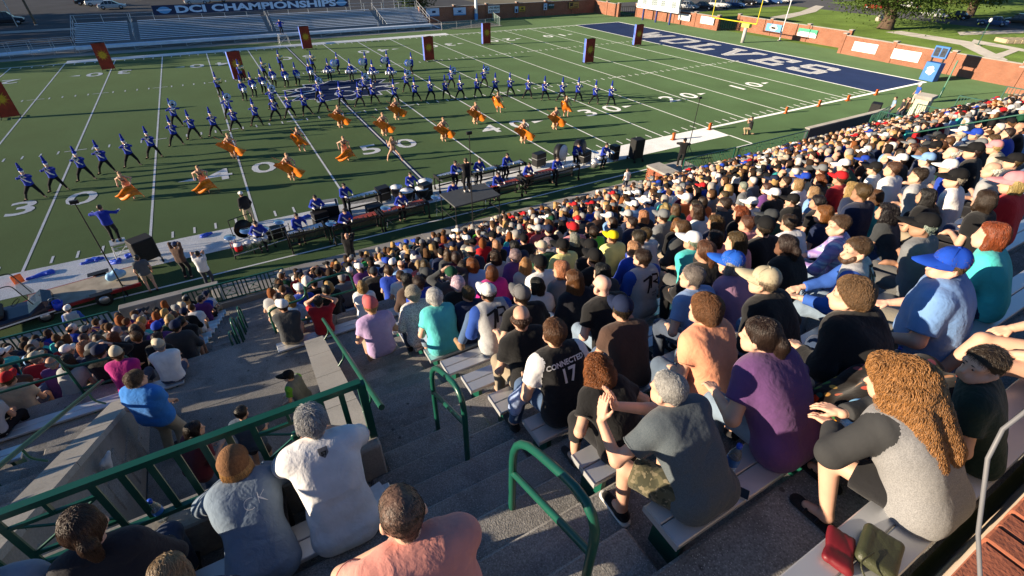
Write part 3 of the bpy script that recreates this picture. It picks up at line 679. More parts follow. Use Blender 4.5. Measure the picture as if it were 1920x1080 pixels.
for c in range(14):
    z = .04+c*.07
    for i in range(4): inst('brick', bk, bp, (-.33+i*.22+(.05 if c % 2 else -.05), .69, z)); inst('brick', bk, bp, (-.33+i*.22+(.05 if c % 2 else -.05), -.69, z))
    for i in range(6): inst('brick', bk2, bp, (-.395, -.55+i*.22+(.05 if c % 2 else -.05), z))
MB().bbox(12.25, 14.2, -7.6, -5.6, 0, .9, .012).build('camera_platform', CONL, fw)
# handrails of bent green tube
def bend(pts, r=.12, n=5):
    pts = [Vector(p) for p in pts]; out = [pts[0]]
    for a, b, c in zip(pts, pts[1:], pts[2:]):
        u = (a-b).normalized(); v = (c-b).normalized(); q = min(r, (a-b).length*.45, (c-b).length*.45)
        for i in range(n+1):
            t = i/n; out.append((b+u*q)*(1-t)**2+b*2*t*(1-t)+(b+v*q)*t**2)
    return out+[pts[-1]]
def handrail(x, y0, z0, y1, z1, hgt, label, mid=True, r=.024, lo=.45):
    o = empty('handrail', (x, y0, z0), 0, label, 'handrail', 'green tube handrails of the stand'); dy, dz = y1-y0, z1-z0
    MB().tube(bend([(0, 0, -.05), (0, 0, hgt), (0, dy, dz+hgt), (0, dy, dz-.05)], .3), r, 10).build('tube', GREEN, o)
    if mid: MB().tube([(0, 0, lo), (0, dy, dz+lo)], r*.9, 10).build('cross_tube', GREEN, o)
    for y_, z_ in ((0, 0), (dy, dz)): MB().lathe([(r, .012), (.055, .01), (.058, 0)], 12, (0, y_, z_+.001)).build('base_plate', GREEN, o)
    return o
handrail(-7.88, -21.72, ZF(2), -22.46, ZF(3), 1.02, 'green tube handrail in the middle of the aisle beside the numbered black jersey', lo=.62)
handrail(-7.87, -23.2, ZF(4), -23.98, ZF(5), 1.02, 'nearest green tube handrail in the aisle, low in the picture', r=.026, lo=.6)
for k in range(4):
    y_ = -15.95+.98*k; j = math.floor((-20.12-y_)/.67); j2 = math.floor((-20.12-y_-.62)/.67); handrail(-10.06, y_, ZF(j), y_+.62, ZF(j2), .92, 'green tube handrail on the lower stairs, %s from the landing' % ORD[k+1], False, .021)
def loop(pts, label, posts=(), r=.024):
    o = empty('guard_rail', pts[0], 0, label, 'guard rail', 'green tube guard rails'); b = Vector(pts[0])
    MB().tube(bend([Vector(p)-b for p in pts], .15), r, 10).build('tube', GREEN, o)
    for a, c in posts: MB().tube([Vector(a)-b, Vector(c)-b], r*.95, 10).build('rail', GREEN, o)
zl = ZF(-5)
loop([(-9.25, -16.05, zl-.5), (-9.25, -16.05, zl+.55), (-9.25+.1, -16.05, zl+.6), (-8.55, -16.05, zl+.62), (-8.45, -16.05, zl+.95), (-7.6, -16.05, zl+.98), (-7.5, -16.05, zl-.1)], 'green bent guard rail along the landing left of the polka dot blouse', [((-9.25, -16.05, zl+.12), (-8.5, -16.05, zl+.12)), ((-8.5, -16.05, zl-.3), (-8.5, -16.05, zl+.9)), ((-8.5, -16.05, zl+.5), (-7.5, -16.05, zl+.5))])
loop([(-11.6, -16.1, zl+.1), (-11.6, -16.1, zl+.55), (-12.4, -16.1, zl+.6), (-12.45, -16.1, zl+.98), (-14.1, -16.1, zl+.98), (-14.15, -16.1, zl+.2)], 'green bent guard rail across the lower left crowd', [((-12.4, -16.1, zl+.5), (-14.1, -16.1, zl+.5)), ((-11.6, -16.1, zl+.1), (-12.4, -16.1, zl+.1)), ((-12.42, -16.1, zl), (-12.42, -16.1, zl+.9))])
loop([(-14.6, -16.1, zl-.1), (-14.6, -16.1, zl+.85), (-15.9, -16.1, zl+.85), (-15.9, -16.1, zl)], 'green bent guard rail at the far left edge', [((-14.6, -16.1, zl+.42), (-15.9, -16.1, zl+.42))])
def wallrail(x, y0, y1, up, label):
    o = empty('wall_rail', (x, y0, 0), 0, label, 'wall rail', 'sloping green wall rails'); top = lambda y: -3.77+.5+up-.515*y
    MB().tube([(0, 0, top(y0)), (0, y1-y0, top(y1))], .027, 10).build('tube', GREEN, o)
    for t in (.12, .5, .88):
        y = y0+(y1-y0)*t; MB().tube(bend([(0, y-y0, top(y)), (0, y-y0, top(y)-.18), (-.1 if x > -10 else .1, y-y0, top(y)-.3)], .06), .014, 8).build('bracket', GREEN, o)
wallrail(-8.4, -17.3, -21.9, .36, 'sloping green rail above the parapet right of the near stairwell')
wallrail(-11.8, -16.9, -21.9, .36, 'sloping green rail above the parapet left of the near stairwell')
wallrail(12.5, -16.8, -23.5, .62, 'sloping green rail above the pale parapet of the far stairwell')
# ================================================================== beyond the field
STEEL = mat('galvanised_steel', (.55, .57, .59), rough=.45, metal=.6, var=.1)
def brickmat(name, c1, c2, mo, sc):
    m = bpy.data.materials.new(name); m.use_nodes = True; t = m.node_tree; b = t.nodes['Principled BSDF']; b.inputs['Roughness'].default_value = .9; b.inputs['Specular IOR Level'].default_value = .2
    br = t.nodes.new('ShaderNodeTexBrick'); br.inputs['Color1'].default_value = (*c1, 1); br.inputs['Color2'].default_value = (*c2, 1); br.inputs['Mortar'].default_value = (*mo, 1); br.inputs['Scale'].default_value = sc; br.inputs['Mortar Size'].default_value = .012
    br.inputs['Brick Width'].default_value = .5; br.inputs['Row Height'].default_value = .17
    tc = t.nodes.new('ShaderNodeTexCoord'); sp = t.nodes.new('ShaderNodeSeparateXYZ'); ad = t.nodes.new('ShaderNodeMath'); cb_ = t.nodes.new('ShaderNodeCombineXYZ')
    t.links.new(tc.outputs['Object'], sp.inputs[0]); t.links.new(sp.outputs[0], ad.inputs[0]); t.links.new(sp.outputs[1], ad.inputs[1]); t.links.new(ad.outputs[0], cb_.inputs[0]); t.links.new(sp.outputs[2], cb_.inputs[1]); t.links.new(cb_.outputs[0], br.inputs['Vector'])
    nz = t.nodes.new('ShaderNodeTexNoise'); nz.inputs['Scale'].default_value = .9; t.links.new(tc.outputs['Object'], nz.inputs['Vector'])
    mx = t.nodes.new('ShaderNodeMix'); mx.data_type = 'RGBA'; mx.blend_type = 'MULTIPLY'; mx.inputs[0].default_value = .45; t.links.new(br.outputs[0], mx.inputs[6]); t.links.new(nz.outputs[0], mx.inputs[7]); t.links.new(mx.outputs[2], b.inputs['Base Color'])
    return m
BRW = brickmat('brick_wall', (.40, .155, .085), (.33, .12, .065), (.46, .36, .28), 2.3)
def flat(c, name, r=.6): return mat(name, c, rough=r, var=.05)
WHITEP = flat((.78, .79, .8), 'white_panel'); NAVY = flat((.012, .022, .07), 'navy_vinyl'); SKYB = flat((.12, .33, .62), 'blue_panel'); PALEB = flat((.5, .66, .88), 'pale_blue_print'); GOLD = flat((.62, .38, .04), 'gold_print'); BLK = mat('black_paint', (.012, .012, .013), rough=.5, var=.2)
GREY = flat((.25, .26, .27), 'grey_plastic'); TEALG = flat((.06, .42, .22), 'green_panel')
# ------------------------------------------------------------------ brick walls: panels between piers, each with its coping
def brickwall(name, a, b, h, n, label, pier=.42, t=.35):
    a = Vector((*a, 0)); b = Vector((*b, 0)); L = (b-a).length; rz = math.atan2(b.y-a.y, b.x-a.x); o = empty(name, a, rz, label, 'wall', 'brick boundary walls'); g = L/n
    for i in range(n+1):
        MB().box(i*g-pier/2, i*g+pier/2, -t*.75, t*.75, -.05, h+.1).build('pier', BRW, o); MB().bbox(i*g-pier/2-.06, i*g+pier/2+.06, -t*.9, t*.9, h+.1, h+.22, .02).build('pier_cap', CONL, o)
        if i < n: MB().box(i*g+pier/2, (i+1)*g-pier/2, -t/2, t/2, -.05, h-.08).build('panel', BRW, o); MB().bbox(i*g+pier/2, (i+1)*g-pier/2, -t*.62, t*.62, h-.08, h, .02).build('coping', CONL, o)
    return o
brickwall('brick_wall', (23.2, 61.4), (60.2, 61.6), 2.3, 6, 'shaded brick wall with small signs behind the far sideline')
brickwall('brick_wall', (59.6, 61.2), (59.4, 54.2), 2.1, 2, 'short sunlit brick wall at the far corner of the field')
brickwall('brick_wall', (62.9, 53.2), (63.1, 34.3), 2.0, 4, 'sunlit brick wall behind the scoreboard')
brickwall('brick_wall', (66.8, 33.4), (66.6, 15.2), 2.1, 3, 'sunlit brick wall behind the yellow goalpost')
brickwall('brick_wall', (62.6, 13.6), (61.0, -5.5), 2.15, 3, 'sunlit brick wall with two white signs beyond the end zone')
brickwall('brick_wall', (57.5, -6.4), (55.5, -22), 2.2, 3, 'sunlit brick wall at the right edge above the crowd')
g_ = empty('dark_gate', (62.8, 33.9, 0), R(-20), 'dark iron gate between brick walls left of the goalpost', 'gate')
for i in range(9): MB().box(i*.42+.1, i*.42+.14, -.02, .02, 0, 1.7).build('bar', BLK, g_)
MB().box(0, 3.9, -.015, .015, .25, .31).build('rail', BLK, g_); MB().box(0, 3.9, -.015, .015, 1.5, 1.56).build('rail', BLK, g_)
g_ = empty('dark_gate', (59.5, 54.1, 0), R(-14), 'dark iron gate between brick walls left of the scoreboard', 'gate')
for i in range(8): MB().box(i*.42+.1, i*.42+.14, -.02, .02, 0, 1.9).build('bar', BLK, g_)
MB().box(0, 3.4, -.015, .015, .25, .31).build('rail', BLK, g_); MB().box(0, 3.4, -.015, .015, 1.6, 1.66).build('rail', BLK, g_)
def sign(c, w, h, face, mats, label, marks=(), th=.04):
    """flat board: face is the way it looks; marks are (x0,x1,z0,z1,material) in fractions"""
    o = empty('wall_sign', c, face, label, 'sign', 'signs on the brick walls'); MB().box(-w/2, w/2, -th, 0, -h/2, h/2).build('board', mats, o)
    for x0, x1, z0, z1, m in marks: MB().box((x0-.5)*w, (x1-.5)*w, -th-.006, -th-.001, (z0-.5)*h, (z1-.5)*h).build('print', m, o)
    return o
FY = 61.12
sign((25.3, FY, 1.58), 2.3, 1.15, 0, PALEB, 'pale blue sign nearest the bleachers on the shaded brick wall', [(.0, 1, 0, .16, SKYB), (.45, .72, .4, .68, NAVY), (.03, .3, .8, .86, NAVY)])
sign((30.2, FY, 1.5), 2.3, 1.15, 0, PALEB, 'white and blue sign with an arch emblem on the shaded brick wall', [(0, 1, 0, .16, SKYB), (.25, .75, .3, .4, SKYB), (.3, .7, .62, .7, SKYB), (.38, .62, .42, .6, NAVY)])
s_ = sign((36.8, FY, 1.52), 2.3, 1.15, 0, WHITEP, 'white sign with two lines of black block lettering behind the chain-link fence')
for k, tx in enumerate(('17ND MEAN', 'IS POSTE IT')):
    inst('lettering', text_mesh(tx, .42, .012, .95, 0, BLK), s_, (0, -.047, .24-.5*k), (R(90), 0, 0))
sign((42.6, FY, 1.35), 1.25, .8, 0, GOLD, 'gold sign with a dark emblem on the shaded brick wall', [(.3, .7, .4, .8, BLK), (.1, .9, .1, .25, BLK)])
sign((41.4, FY, 1.3), .7, 1.0, 0, PALEB, 'narrow pale sign left of the gold sign', [(.2, .8, .1, .6, NAVY)])
sign((47.6, FY, 1.5), .75, 1.05, 0, PALEB, 'narrow pale blue sign on the shaded brick wall', [(.25, .75, .55, .85, SKYB), (.25, .75, .1, .4, NAVY)])
s_ = sign((48.9, FY, 1.55), 1.25, .85, 0, flat((.01, .06, .06), 'dark_teal_vinyl'), 'dark teal sign with pale lettering on the shaded brick wall'); inst('lettering', text_mesh('MONROE', .3, .006, .95, 0, PALEB), s_, (0, -.047, .15), (R(90), 0, 0))
sign((54.1, FY, 1.5), 2.3, 1.05, 0, flat((.4, .26, .07), 'tan_vinyl'), 'tan sign with a dark round emblem near the far corner', [(.1, .4, .35, .85, BLK), (.5, .9, .5, .58, BLK), (.5, .9, .25, .33, BLK), (.1, .9, .08, .16, BLK)])
RF = R(-90)
def rsign(x, y, z, w, h, m, label, marks=()): return sign((x, y, z), w, h, RF, m, label, marks)
rsign(62.62, 41.1, 1.2, 2.6, .95, WHITEP, 'blank white sign on brick right of the scoreboard'); rsign(62.68, 36.2, 1.25, 2.7, 1.05, WHITEP, 'blank white sign on brick left of the dark gate')
rsign(66.36, 26.6, 1.15, 2.6, 1.0, SKYB, 'blue and white sign on brick behind the white flagpole', [(.35, .65, .1, .9, WHITEP), (.25, .75, .35, .6, WHITEP)])
rsign(66.34, 21.1, 1.15, 2.9, 1.0, TEALG, 'green and white sign on brick between two piers', [(0, 1, 0, .45, WHITEP), (.1, .9, .5, .6, WHITEP), (.2, .8, .14, .2, TEALG)])
s_ = rsign(62.02, 10.5, 1.15, 2.9, 1.05, WHITEP, 'white sign with a line of grey lettering beyond the end zone'); inst('lettering', text_mesh('Mason Federal Credit Union', .2, .004, .9, 0, GREY), s_, (0, -.047, .33), (R(90), 0, 0))
rsign(61.6, 5.5, 1.1, 3.0, 1.05, WHITEP, 'blank white sign on brick left of the blue play clock')
# ------------------------------------------------------------------ far bleachers
bl = empty('bleachers', (0, 0, 0), label='long aluminium bleachers across the field', cat='bleachers')
BALU = mat('bleacher_aluminium', (.70, .79, .90), rough=.5, metal=0., var=.1, vs=2)
BDK = mat('bleacher_deck', (.24, .28, .33), rough=.6, var=.15)
secs = [(-22.4, -16.9), (-15.8, -.95), (.15, 14.7), (15.8, 22.6)]
NR = 11
for k in range(NR):
    y, z = 56.3+.47*k, .95+.145*k
    for a, b in secs:
        MB().box(a, b, y, y+.25, z, z+.045).build('bench_plank', BALU, bl)
    MB().box(-22.4, 22.6, y-.24, y-.02, z-.42, z-.38).build('foot_plank', BDK, bl); MB().box(-22.4, 22.6, y+.24, y+.252, z-.36, z-.16).build('riser', BDK, bl)
MB().box(-22.4, 22.6, 55.0, 56.05, .62, .67).build('walkway', BALU, bl); MB().box(-22.4, 22.6, 54.97, 55.0, .38, .68).build('fascia', BALU, bl)
for i in range(17):
    x = -22.2+i*2.79
    MB().box(x-.03, x+.03, 55.05, 55.11, 0, .62).build('leg', STEEL, bl)
    if i < 16 and i % 2 == 0: MB().bar((x, 55.08, .05), (x+2.79, 55.08, .58), .03).bar((x, 55.12, .58), (x+2.79, 55.12, .05), .03).build('brace', STEEL, bl)
    MB().box(x-.03, x+.03, 61.3, 61.36, 0, 3.3).build('back_leg', STEEL, bl)
    MB().box(x-.02, x+.02, 55.02, 55.06, .68, 1.6).build('rail_post', STEEL, bl) if i % 4 == 1 else None
MB().tube([(-22.4, 61.33, 3.3), (22.6, 61.33, 3.3)], .025, 6).build('back_rail', STEEL, bl); MB().tube([(-22.4, 61.33, 2.9), (22.6, 61.33, 2.9)], .02, 6).build('back_rail', STEEL, bl)
for x in (-16.35, -.4, 15.25): MB().tube([(x, 56.3, 1.7), (x, 61.2, 3.3)], .028, 6).build('aisle_rail', STEEL, bl); [MB().tube([(x, 56.4+i*1.2, .9+i*.37), (x, 56.4+i*1.2, 1.75+i*.39)], .022, 6).build('aisle_post', STEEL, bl) for i in range(5)]
for x in (-22.45, 22.65):
    for h in (.5, 1.):
        MB().tube([(x, 55.9, .7+h), (x, 61.3, 2.35+h)], .03, 6).build('end_rail', STEEL, bl)
    for i in range(5): MB().tube([(x, 56+i*1.3, .6+i*.4), (x, 56+i*1.3, 1.75+i*.4)], .022, 6).build('end_post', STEEL, bl)
for i in range(4): MB().box(22.7+i*.32, 23.0+i*.32, 55.1, 56.0, .5-i*.15, .54-i*.15).build('stair_tread', BALU, bl)
for y in (55.05, 56.05): MB().tube([(22.6, y, 1.6), (24.1, y, .95), (24.1, y, 0)], .022, 6).build('stair_rail', STEEL, bl)
rp = empty('access_ramp', (-22.5, 55, 0), label='aluminium ramp with railings at the left end of the bleachers', cat='ramp')
MB().add([(0, 0, .64), (-18, -1.2, .2), (-18, .4, .2), (0, 1.4, .64), (0, 0, .5), (-18, -1.2, .06), (-18, .4, .06), (0, 1.4, .5)], [(0, 3, 2, 1), (4, 5, 6, 7), (0, 1, 5, 4), (2, 3, 7, 6), (1, 2, 6, 5), (3, 0, 4, 7)]).build('deck', BALU, rp)
for dy, h in ((0, 1.), (0, .55), (1.4, 1.), (1.4, .6)): MB().tube([(0, dy, .66+h), (-18, dy-1.1, .2+h)], .025, 6).build('rail', STEEL, rp)
for i in range(10):
    t = i/9
    for dy in (0, 1.4): MB().tube([(-18*t, dy-1.1*t, 0), (-18*t, dy-1.1*t, 1.64-.44*t)], .02, 6).build('post', STEEL, rp)
# the long event banner on the back rail
bn = empty('event_banner', (-1.0, 61.24, 3.42), label='long navy banner with pale blue block lettering on the bleacher rail', cat='banner')
MB().box(-12.7, 12.7, 0, .03, -.5, .62).build('cloth', NAVY, bn)
inst('lettering', text_mesh('DCI CHAMPIONSHIPS', 1.12, .045, 1.95, 0, PALEB), bn, (.35, -.006, .04), (R(90), 0, 0))
bw_ = bpy.data.objects['lettering.002'] if 'lettering.002' in bpy.data.objects else None
for x in (-11.4, 11.7):
    q = MB(); n = 20; q.add([(x+.72*math.cos(2*math.pi*i/n), -.008, .05+.4*math.sin(2*math.pi*i/n)) for i in range(n)], [tuple(range(n))]); e_ = q.build('emblem', SKYB, bn)
    MB().box(x-.85, x+.85, -.014, -.010, 0., .14).build('emblem_band', PALEB, e_)
for i in range(6): MB().box(12.9+i*1.75, 12.95+i*1.75, 0, .05, -1, 1.2).build('frame_post', STEEL, bn)
# ------------------------------------------------------------------ poles, goalpost, boards
o = empty('light_pole', (33.2, 60.9, 0), label='tall white pole rising past the shaded brick wall', cat='pole'); MB().lathe([(.26, 0), (.24, 3), (.2, 14)], 12).build('shaft', WHITEP, o); MB().lathe([(.3, 0), (.3, 1.1), (.27, 1.1)], 12).build('sleeve', SKYB, o)
YEL = mat('goalpost_yellow', (.72, .62, .02), rough=.4, var=.05)
o = empty('goalpost', (57.4, 24.7, 0), label='yellow goalpost with a padded foot beyond the end zone', cat='goalpost')
MB().lathe([(.0, 0), (.24, 0), (.24, 1.9), (0, 1.9)], 14).build('pad', mat('pad_vinyl', (.5, .5, .47), rough=.6), o); MB().lathe([(.08, 1.9), (.08, 2.3)], 10).build('gooseneck', YEL, o); MB().box(-.3, .3, -.62, .62, 1.95, 2.55).build('net_box', mat('lime_paint', (.55, .68, .12), rough=.5), o)
MB().tube([(-.4, 5.9, 2.55), (-.4, -1.8, 2.55)], .07, 8).build('crossbar', YEL, o)
for y in (5.9, -1.8): MB().tube([(-.4, y, 2.55), (-.4, y, 9)], .055, 8).build('upright', YEL, o)
o = empty('flagpole', (64.0, 23.5, 0), label='slim white flagpole leaning into view behind the goalpost', cat='flagpole'); MB().lathe([(.07, 0), (.05, 9)], 8).build('shaft', WHITEP, o); MB().lathe([(.25, 0), (.25, .08), (.08, .1)], 12).build('foot', CONL, o)
o = empty('scoreboard', (60.7, 45.7, 0), RF, 'white scoreboard on blue legs at the top of the frame', 'scoreboard')
MB().box(-5.0, 5.0, -.15, .15, 2.45, 5.6).build('cabinet', mat('score_grey', (.42, .5, .52), rough=.5), o); MB().box(-5.1, 5.1, -.2, .2, 1.85, 2.45).build('sponsor_panel', WHITEP, o)
for x in (-3.3, 0, 3.3): MB().box(x-.12, x+.12, -.12, .12, 0, 1.86).build('leg', mat('leg_blue', (.02, .04, .18), rough=.5), o)
for x, n in ((-3.6, 2), (-1.4, 3), (.9, 2), (3.4, 2)):
    for i in range(n):
        e_ = MB()
        for (a, b, c, d) in ((0, .3, .68, .74), (0, .3, .34, .4), (0, .3, 0, .06), (0, .06, 0, .72), (.24, .3, 0, .72)): e_.box(x+i*.45+a, x+i*.45+b, -.16, -.152, 2.6+c, 2.6+d)
        e_.build('digit', BLK, o)
MB().box(-4.8, -3.9, -.206, -.201, 1.95, 2.15).build('logo', GREY, o)
o = empty('play_clock', (56.2, .15, 0), R(-97), 'blue play clock stand with a white paw-like badge', 'play clock')
for y in (0,): MB().bbox(-.7, .7, -.42, .42, 0, 1.75, .03).build('padded_base', mat('pad_blue', (.05, .19, .52), rough=.55), o)
for x in (-.55, .55): MB().box(x-.06, x+.06, -.06, .06, 1.75, 2.2).build('strut', BLK, o)
MB().bbox(-.7, .7, -.14, .14, 2.15, 3.25, .02).build('clock_face', mat('pad_blue', (.05, .19, .52)), o)
for x in (-.32, .32): MB().box(x-.26, x+.26, -.152, -.142, 2.3, 3.1).build('digit', mat('lamp_grid', (.03, .04, .06), rough=.4, fine=.6, fs=9), o)
q = MB(); n = 24; q.add([((.36+.07*math.cos(7*2*math.pi*i/n))*math.cos(2*math.pi*i/n), -.427, 1.0+(.4+.06*math.cos(5*2*math.pi*i/n))*math.sin(2*math.pi*i/n)) for i in range(n)], [tuple(range(n))]); q.build('badge', WHITEP, o)
o = empty('net_pole', (49.4, -4.0, 0), label='thin green pole beside the pale gate pier', cat='pole'); MB().lathe([(.06, 0), (.06, 3.2)], 8).build('shaft', mat('faded_green', (.1, .25, .17), rough=.6), o); MB().lathe([(.09, 0), (.09, .9), (.06, .92)], 8).build('sleeve', GREEN, o)
o = empty('gate_pier', (38.6, -7.0, 0), R(8), 'pale plastered pier with a broad cap beyond the crowd', 'pier'); MB().box(-.55, .55, -.45, .45, 0, 1.9).build('shaft', mat('cream_render', (.62, .54, .4), rough=.9), o); MB().bbox(-.75, .75, -.6, .6, 1.9, 2.15, .04).build('cap', CONL, o); MB().box(.552, .6, -.46, .46, 0, 1.88).build('brick_edge', BRW, o)
for i in range(9): MB().box(-.62, -.6, -.5+i*.12, -.47+i*.12, .3, 1.2).build('grille_bar', WHITEP, o)
o = empty('chain_link_fence', (34, 53.8, 0), R(72), 'low chain-link fence at the corner of the concrete apron', 'fence')
LINK = mat('chain_link', (.12, .2, .17), rough=.5, alpha=.35)
for i in range(5): MB().tube([(i*2.3, 0, 0), (i*2.3, 0, 1.2)], .03, 6).build('post', STEEL, o)
MB().tube([(0, 0, 1.2), (9.2, 0, 1.2)], .025, 6).build('top_rail', STEEL, o); MB().box(0, 9.2, -.004, .004, .03, 1.18).build('mesh_panel', LINK, o)
o = empty('chain_link_fence', (23.5, 53.3, 0), R(3), 'low chain-link fence along the apron right of the bleachers', 'fence')
for i in range(5): MB().tube([(i*2.6, 0, 0), (i*2.6, 0, 1.1)], .025, 6).build('post', STEEL, o)
MB().tube([(0, 0, 1.1), (10.4, 0, 1.1)], .02, 6).build('top_rail', STEEL, o); MB().box(0, 10.4, -.004, .004, .03, 1.08).build('mesh_panel', LINK, o)
# ------------------------------------------------------------------ vehicles
TYRE = mat('tyre', (.012, .012, .012), rough=.85, var=.2); RIM = mat('rim', (.5, .5, .52), rough=.35, metal=.8); GLASS = mat('car_glass', (.02, .025, .03), rough=.08, var=0, spec=.8); LAMP = mat('lamp_lens', (.75, .75, .72), rough=.15, var=0); TAIL = mat('tail_lens', (.4, .01, .01), rough=.2, var=0)
def loft(st, m=0):
    """stations (x, half width low, z low, z mid, half width top, z top)"""
    q = MB(); vs = []; fs = []
    for x, w, z0, zm, wt, zt in st: vs += [(x, -w*.93, z0), (x, -w, z0+.12), (x, -w, zm), (x, -wt, zt), (x, wt, zt), (x, w, zm), (x, w, z0+.12), (x, w*.93, z0)]
    n = len(st)
    for i in range(n-1):
        for k in range(8): fs.append((i*8+k, i*8+(k+1) % 8, (i+1)*8+(k+1) % 8, (i+1)*8+k))
    fs += [tuple(range(8))[::-1], tuple((n-1)*8+k for k in range(8))]; return q.add(vs, fs, m)
WH = {}
def car(p, rz, col, label, suv=False, truck=False, group='parked cars around the field'):
    o = empty('parked_car', (p[0], p[1], 0), rz, label, 'truck' if truck else 'car', group); pm_ = mat('car_paint_%d_%d_%d' % tuple(int(c*99) for c in col), col, rough=.25, var=.03, spec=.6)
    H = 1.0 if (suv or truck) else .86; T = 1.72 if (suv or truck) else 1.43
    loft([(-2.25, .78, .42, .6, .72, .74), (-2.1, .88, .3, .72, .78, H), (-.9, .9, .26, .74, .82, H+.02), (.85, .9, .26, .74, .82, H+.02), (1.3, .9, .28, .7, .8, H), (2.05, .86, .3, .66, .74, H-.16), (2.25, .76, .42, .56, .66, .66)]).build('body', pm_, o)
    if truck: st = [(-.75, .8, H-.12, H, .74, H+.04), (-.5, .8, H-.12, H+.02, .64, T-.02), (.55, .8, H-.12, H+.02, .64, T), (1.15, .8, H-.12, H, .74, H+.04)]
    elif suv: st = [(-2.12, .8, H-.12, H, .74, H+.04), (-1.85, .8, H-.12, H+.02, .64, T-.04), (.3, .8, H-.12, H+.02, .66, T), (1.15, .8, H-.12, H, .74, H+.04)]
    else: st = [(-1.65, .8, H-.12, H, .74, H+.03), (-.95, .8, H-.12, H+.02, .62, T-.02), (.2, .8, H-.12, H+.02, .63, T), (1.2, .8, H-.12, H, .74, H+.03)]
    loft(st).build('glasshouse', GLASS, o); a, b = st[1][0], st[2][0]
    MB().box(a-.02, b+.04, -.63, .63, T-.03, T+.025).build('roof', pm_, o)
    for x in (a, (a+b)/2, b):
        for s in (-1, 1): MB().bar((x, s*.84, H), (x, s*.655, T), .07, .03).build('pillar', pm_, o)
    if not WH: WH['t'] = MB().lathe([(.2, -.1), (.33, -.1), (.34, 0), (.33, .1), (.2, .1)], 18, (0, 0, 0), (0, 1, 0)).mesh('tyre', TYRE); WH['r'] = MB().lathe([(0, -.105), (.21, -.11), (.21, .11), (0, .105)], 14, (0, 0, 0), (0, 1, 0)).mesh('rim', RIM)
    for x in (-1.38, 1.4):
        for s in (-1, 1): w_ = inst('wheel', WH['t'], o, (x, s*.82, .34)); inst('rim', WH['r'], w_)
    for s in (-1, 1): MB().box(2.12, 2.26, s*.62-.16, s*.62+.16, .62, .74).build('headlight', LAMP, o); MB().box(-2.27, -2.16, s*.66-.12, s*.66+.12, .66, .86).build('tail_light', TAIL, o)
    return o
SIL, WHT, DKB, BLU, BLKC = (.5, .52, .54), (.75, .75, .74), (.01, .012, .02), (.03, .08, .22), (.006, .006, .007)
p = at(15, 46); car(p, R(8), DKB, 'black pickup truck on the street at the far left', truck=True)
p = at(212, 17); car(p, R(2), SIL, 'silver saloon car on the street behind the bleachers'); p = at(188, 11); car(p, R(2), WHT, 'white sport utility car behind the silver saloon', suv=True); p = at(168, 9); car(p, R(2), DKB, 'dark car beside the white sport utility car')
for i, (px, py, c, s, nm) in enumerate(((370, 8, SIL, False, 'silver car left of the middle letters of the banner'), (405, 4, WHT, True, 'white car above the middle letters of the banner'), (480, 0, SIL, True, 'silver car above the end letters of the banner'), (545, 2, WHT, False, 'white car above the last letters of the banner'))):
    p = at(px, py); car(p, R(3+2*i), c, nm, s)
for i, (px, py, c, s, nm) in enumerate(((1290, 17, SIL, False, 'silver car parked just right of the scoreboard'), (1318, 18, DKB, False, 'dark car parked between two silver cars'), (1348, 15, SIL, True, 'silver sport utility car left of the goalpost upright'), (1378, 13, BLU, False, 'dark blue car between the goalpost uprights'), (1398, 9, BLKC, True, 'black car between the goalpost uprights'), (1420, 7, WHT, True, 'white sport utility car by the right goalpost upright'), (1448, 7, BLU, False, 'blue car right of the goalpost'), (1466, 4, SIL, False, 'silver car at the end of the parked row'))):
    p = at(px, py); car(p, R(-62), c, nm, s)
for i, (px, py, c, s, nm) in enumerate(((1640, 18, (.3, .02, .02), True, 'red car half hidden behind the big tree trunk'), (1700, 18, WHT, False, 'white car right of the big tree trunk'), (1752, 33, SIL, False, 'silver car under the tree branches'), (1790, 36, BLKC, False, 'black car under the tree branches'), (1858, 48, BLU, False, 'dark blue car beside the park lamp'), (1905, 46, BLKC, True, 'black car at the right edge on the cross street'))):
    p = at(px, py); car(p, R(80+8*i), c, nm, s)
WOOD = mat('pole_wood', (.2, .13, .08), rough=.9, var=.3, vs=4)
for px, py, w_, nm in ((68, 47, .17, 'weathered wooden utility pole on the street corner'), (33, 50, .07, 'thin pale signpost left of the utility pole')):
    p = at(px, py); o = empty('utility_pole', (p.x, p.y, 0), 0, nm, 'pole'); MB().tube([(0, 0, 0), (-.2, 0, 9)], [w_, w_*.8], 10).build('shaft', WOOD if w_ > .1 else STEEL, o); MB().lathe([(w_*1.15, 0), (w_*1.15, .12)], 10).build('collar', STEEL, o)
p = at(1833, 85); o = empty('park_lamp', (p.x, p.y, 0), 0, 'slim park lamp with a pale globe on the lawn', 'lamp'); MB().lathe([(.09, 0), (.06, .4), (.045, 2.9)], 10).build('shaft', GREEN, o); MB().lathe([(.02, 2.9), (.16, 3.0), (.2, 3.2), (.13, 3.4), (0, 3.45)], 12).build('globe', WHITEP, o); MB().lathe([(0, 0), (.4, 0), (.4, .06), (0, .06)], 12).build('footing', CONL, o)
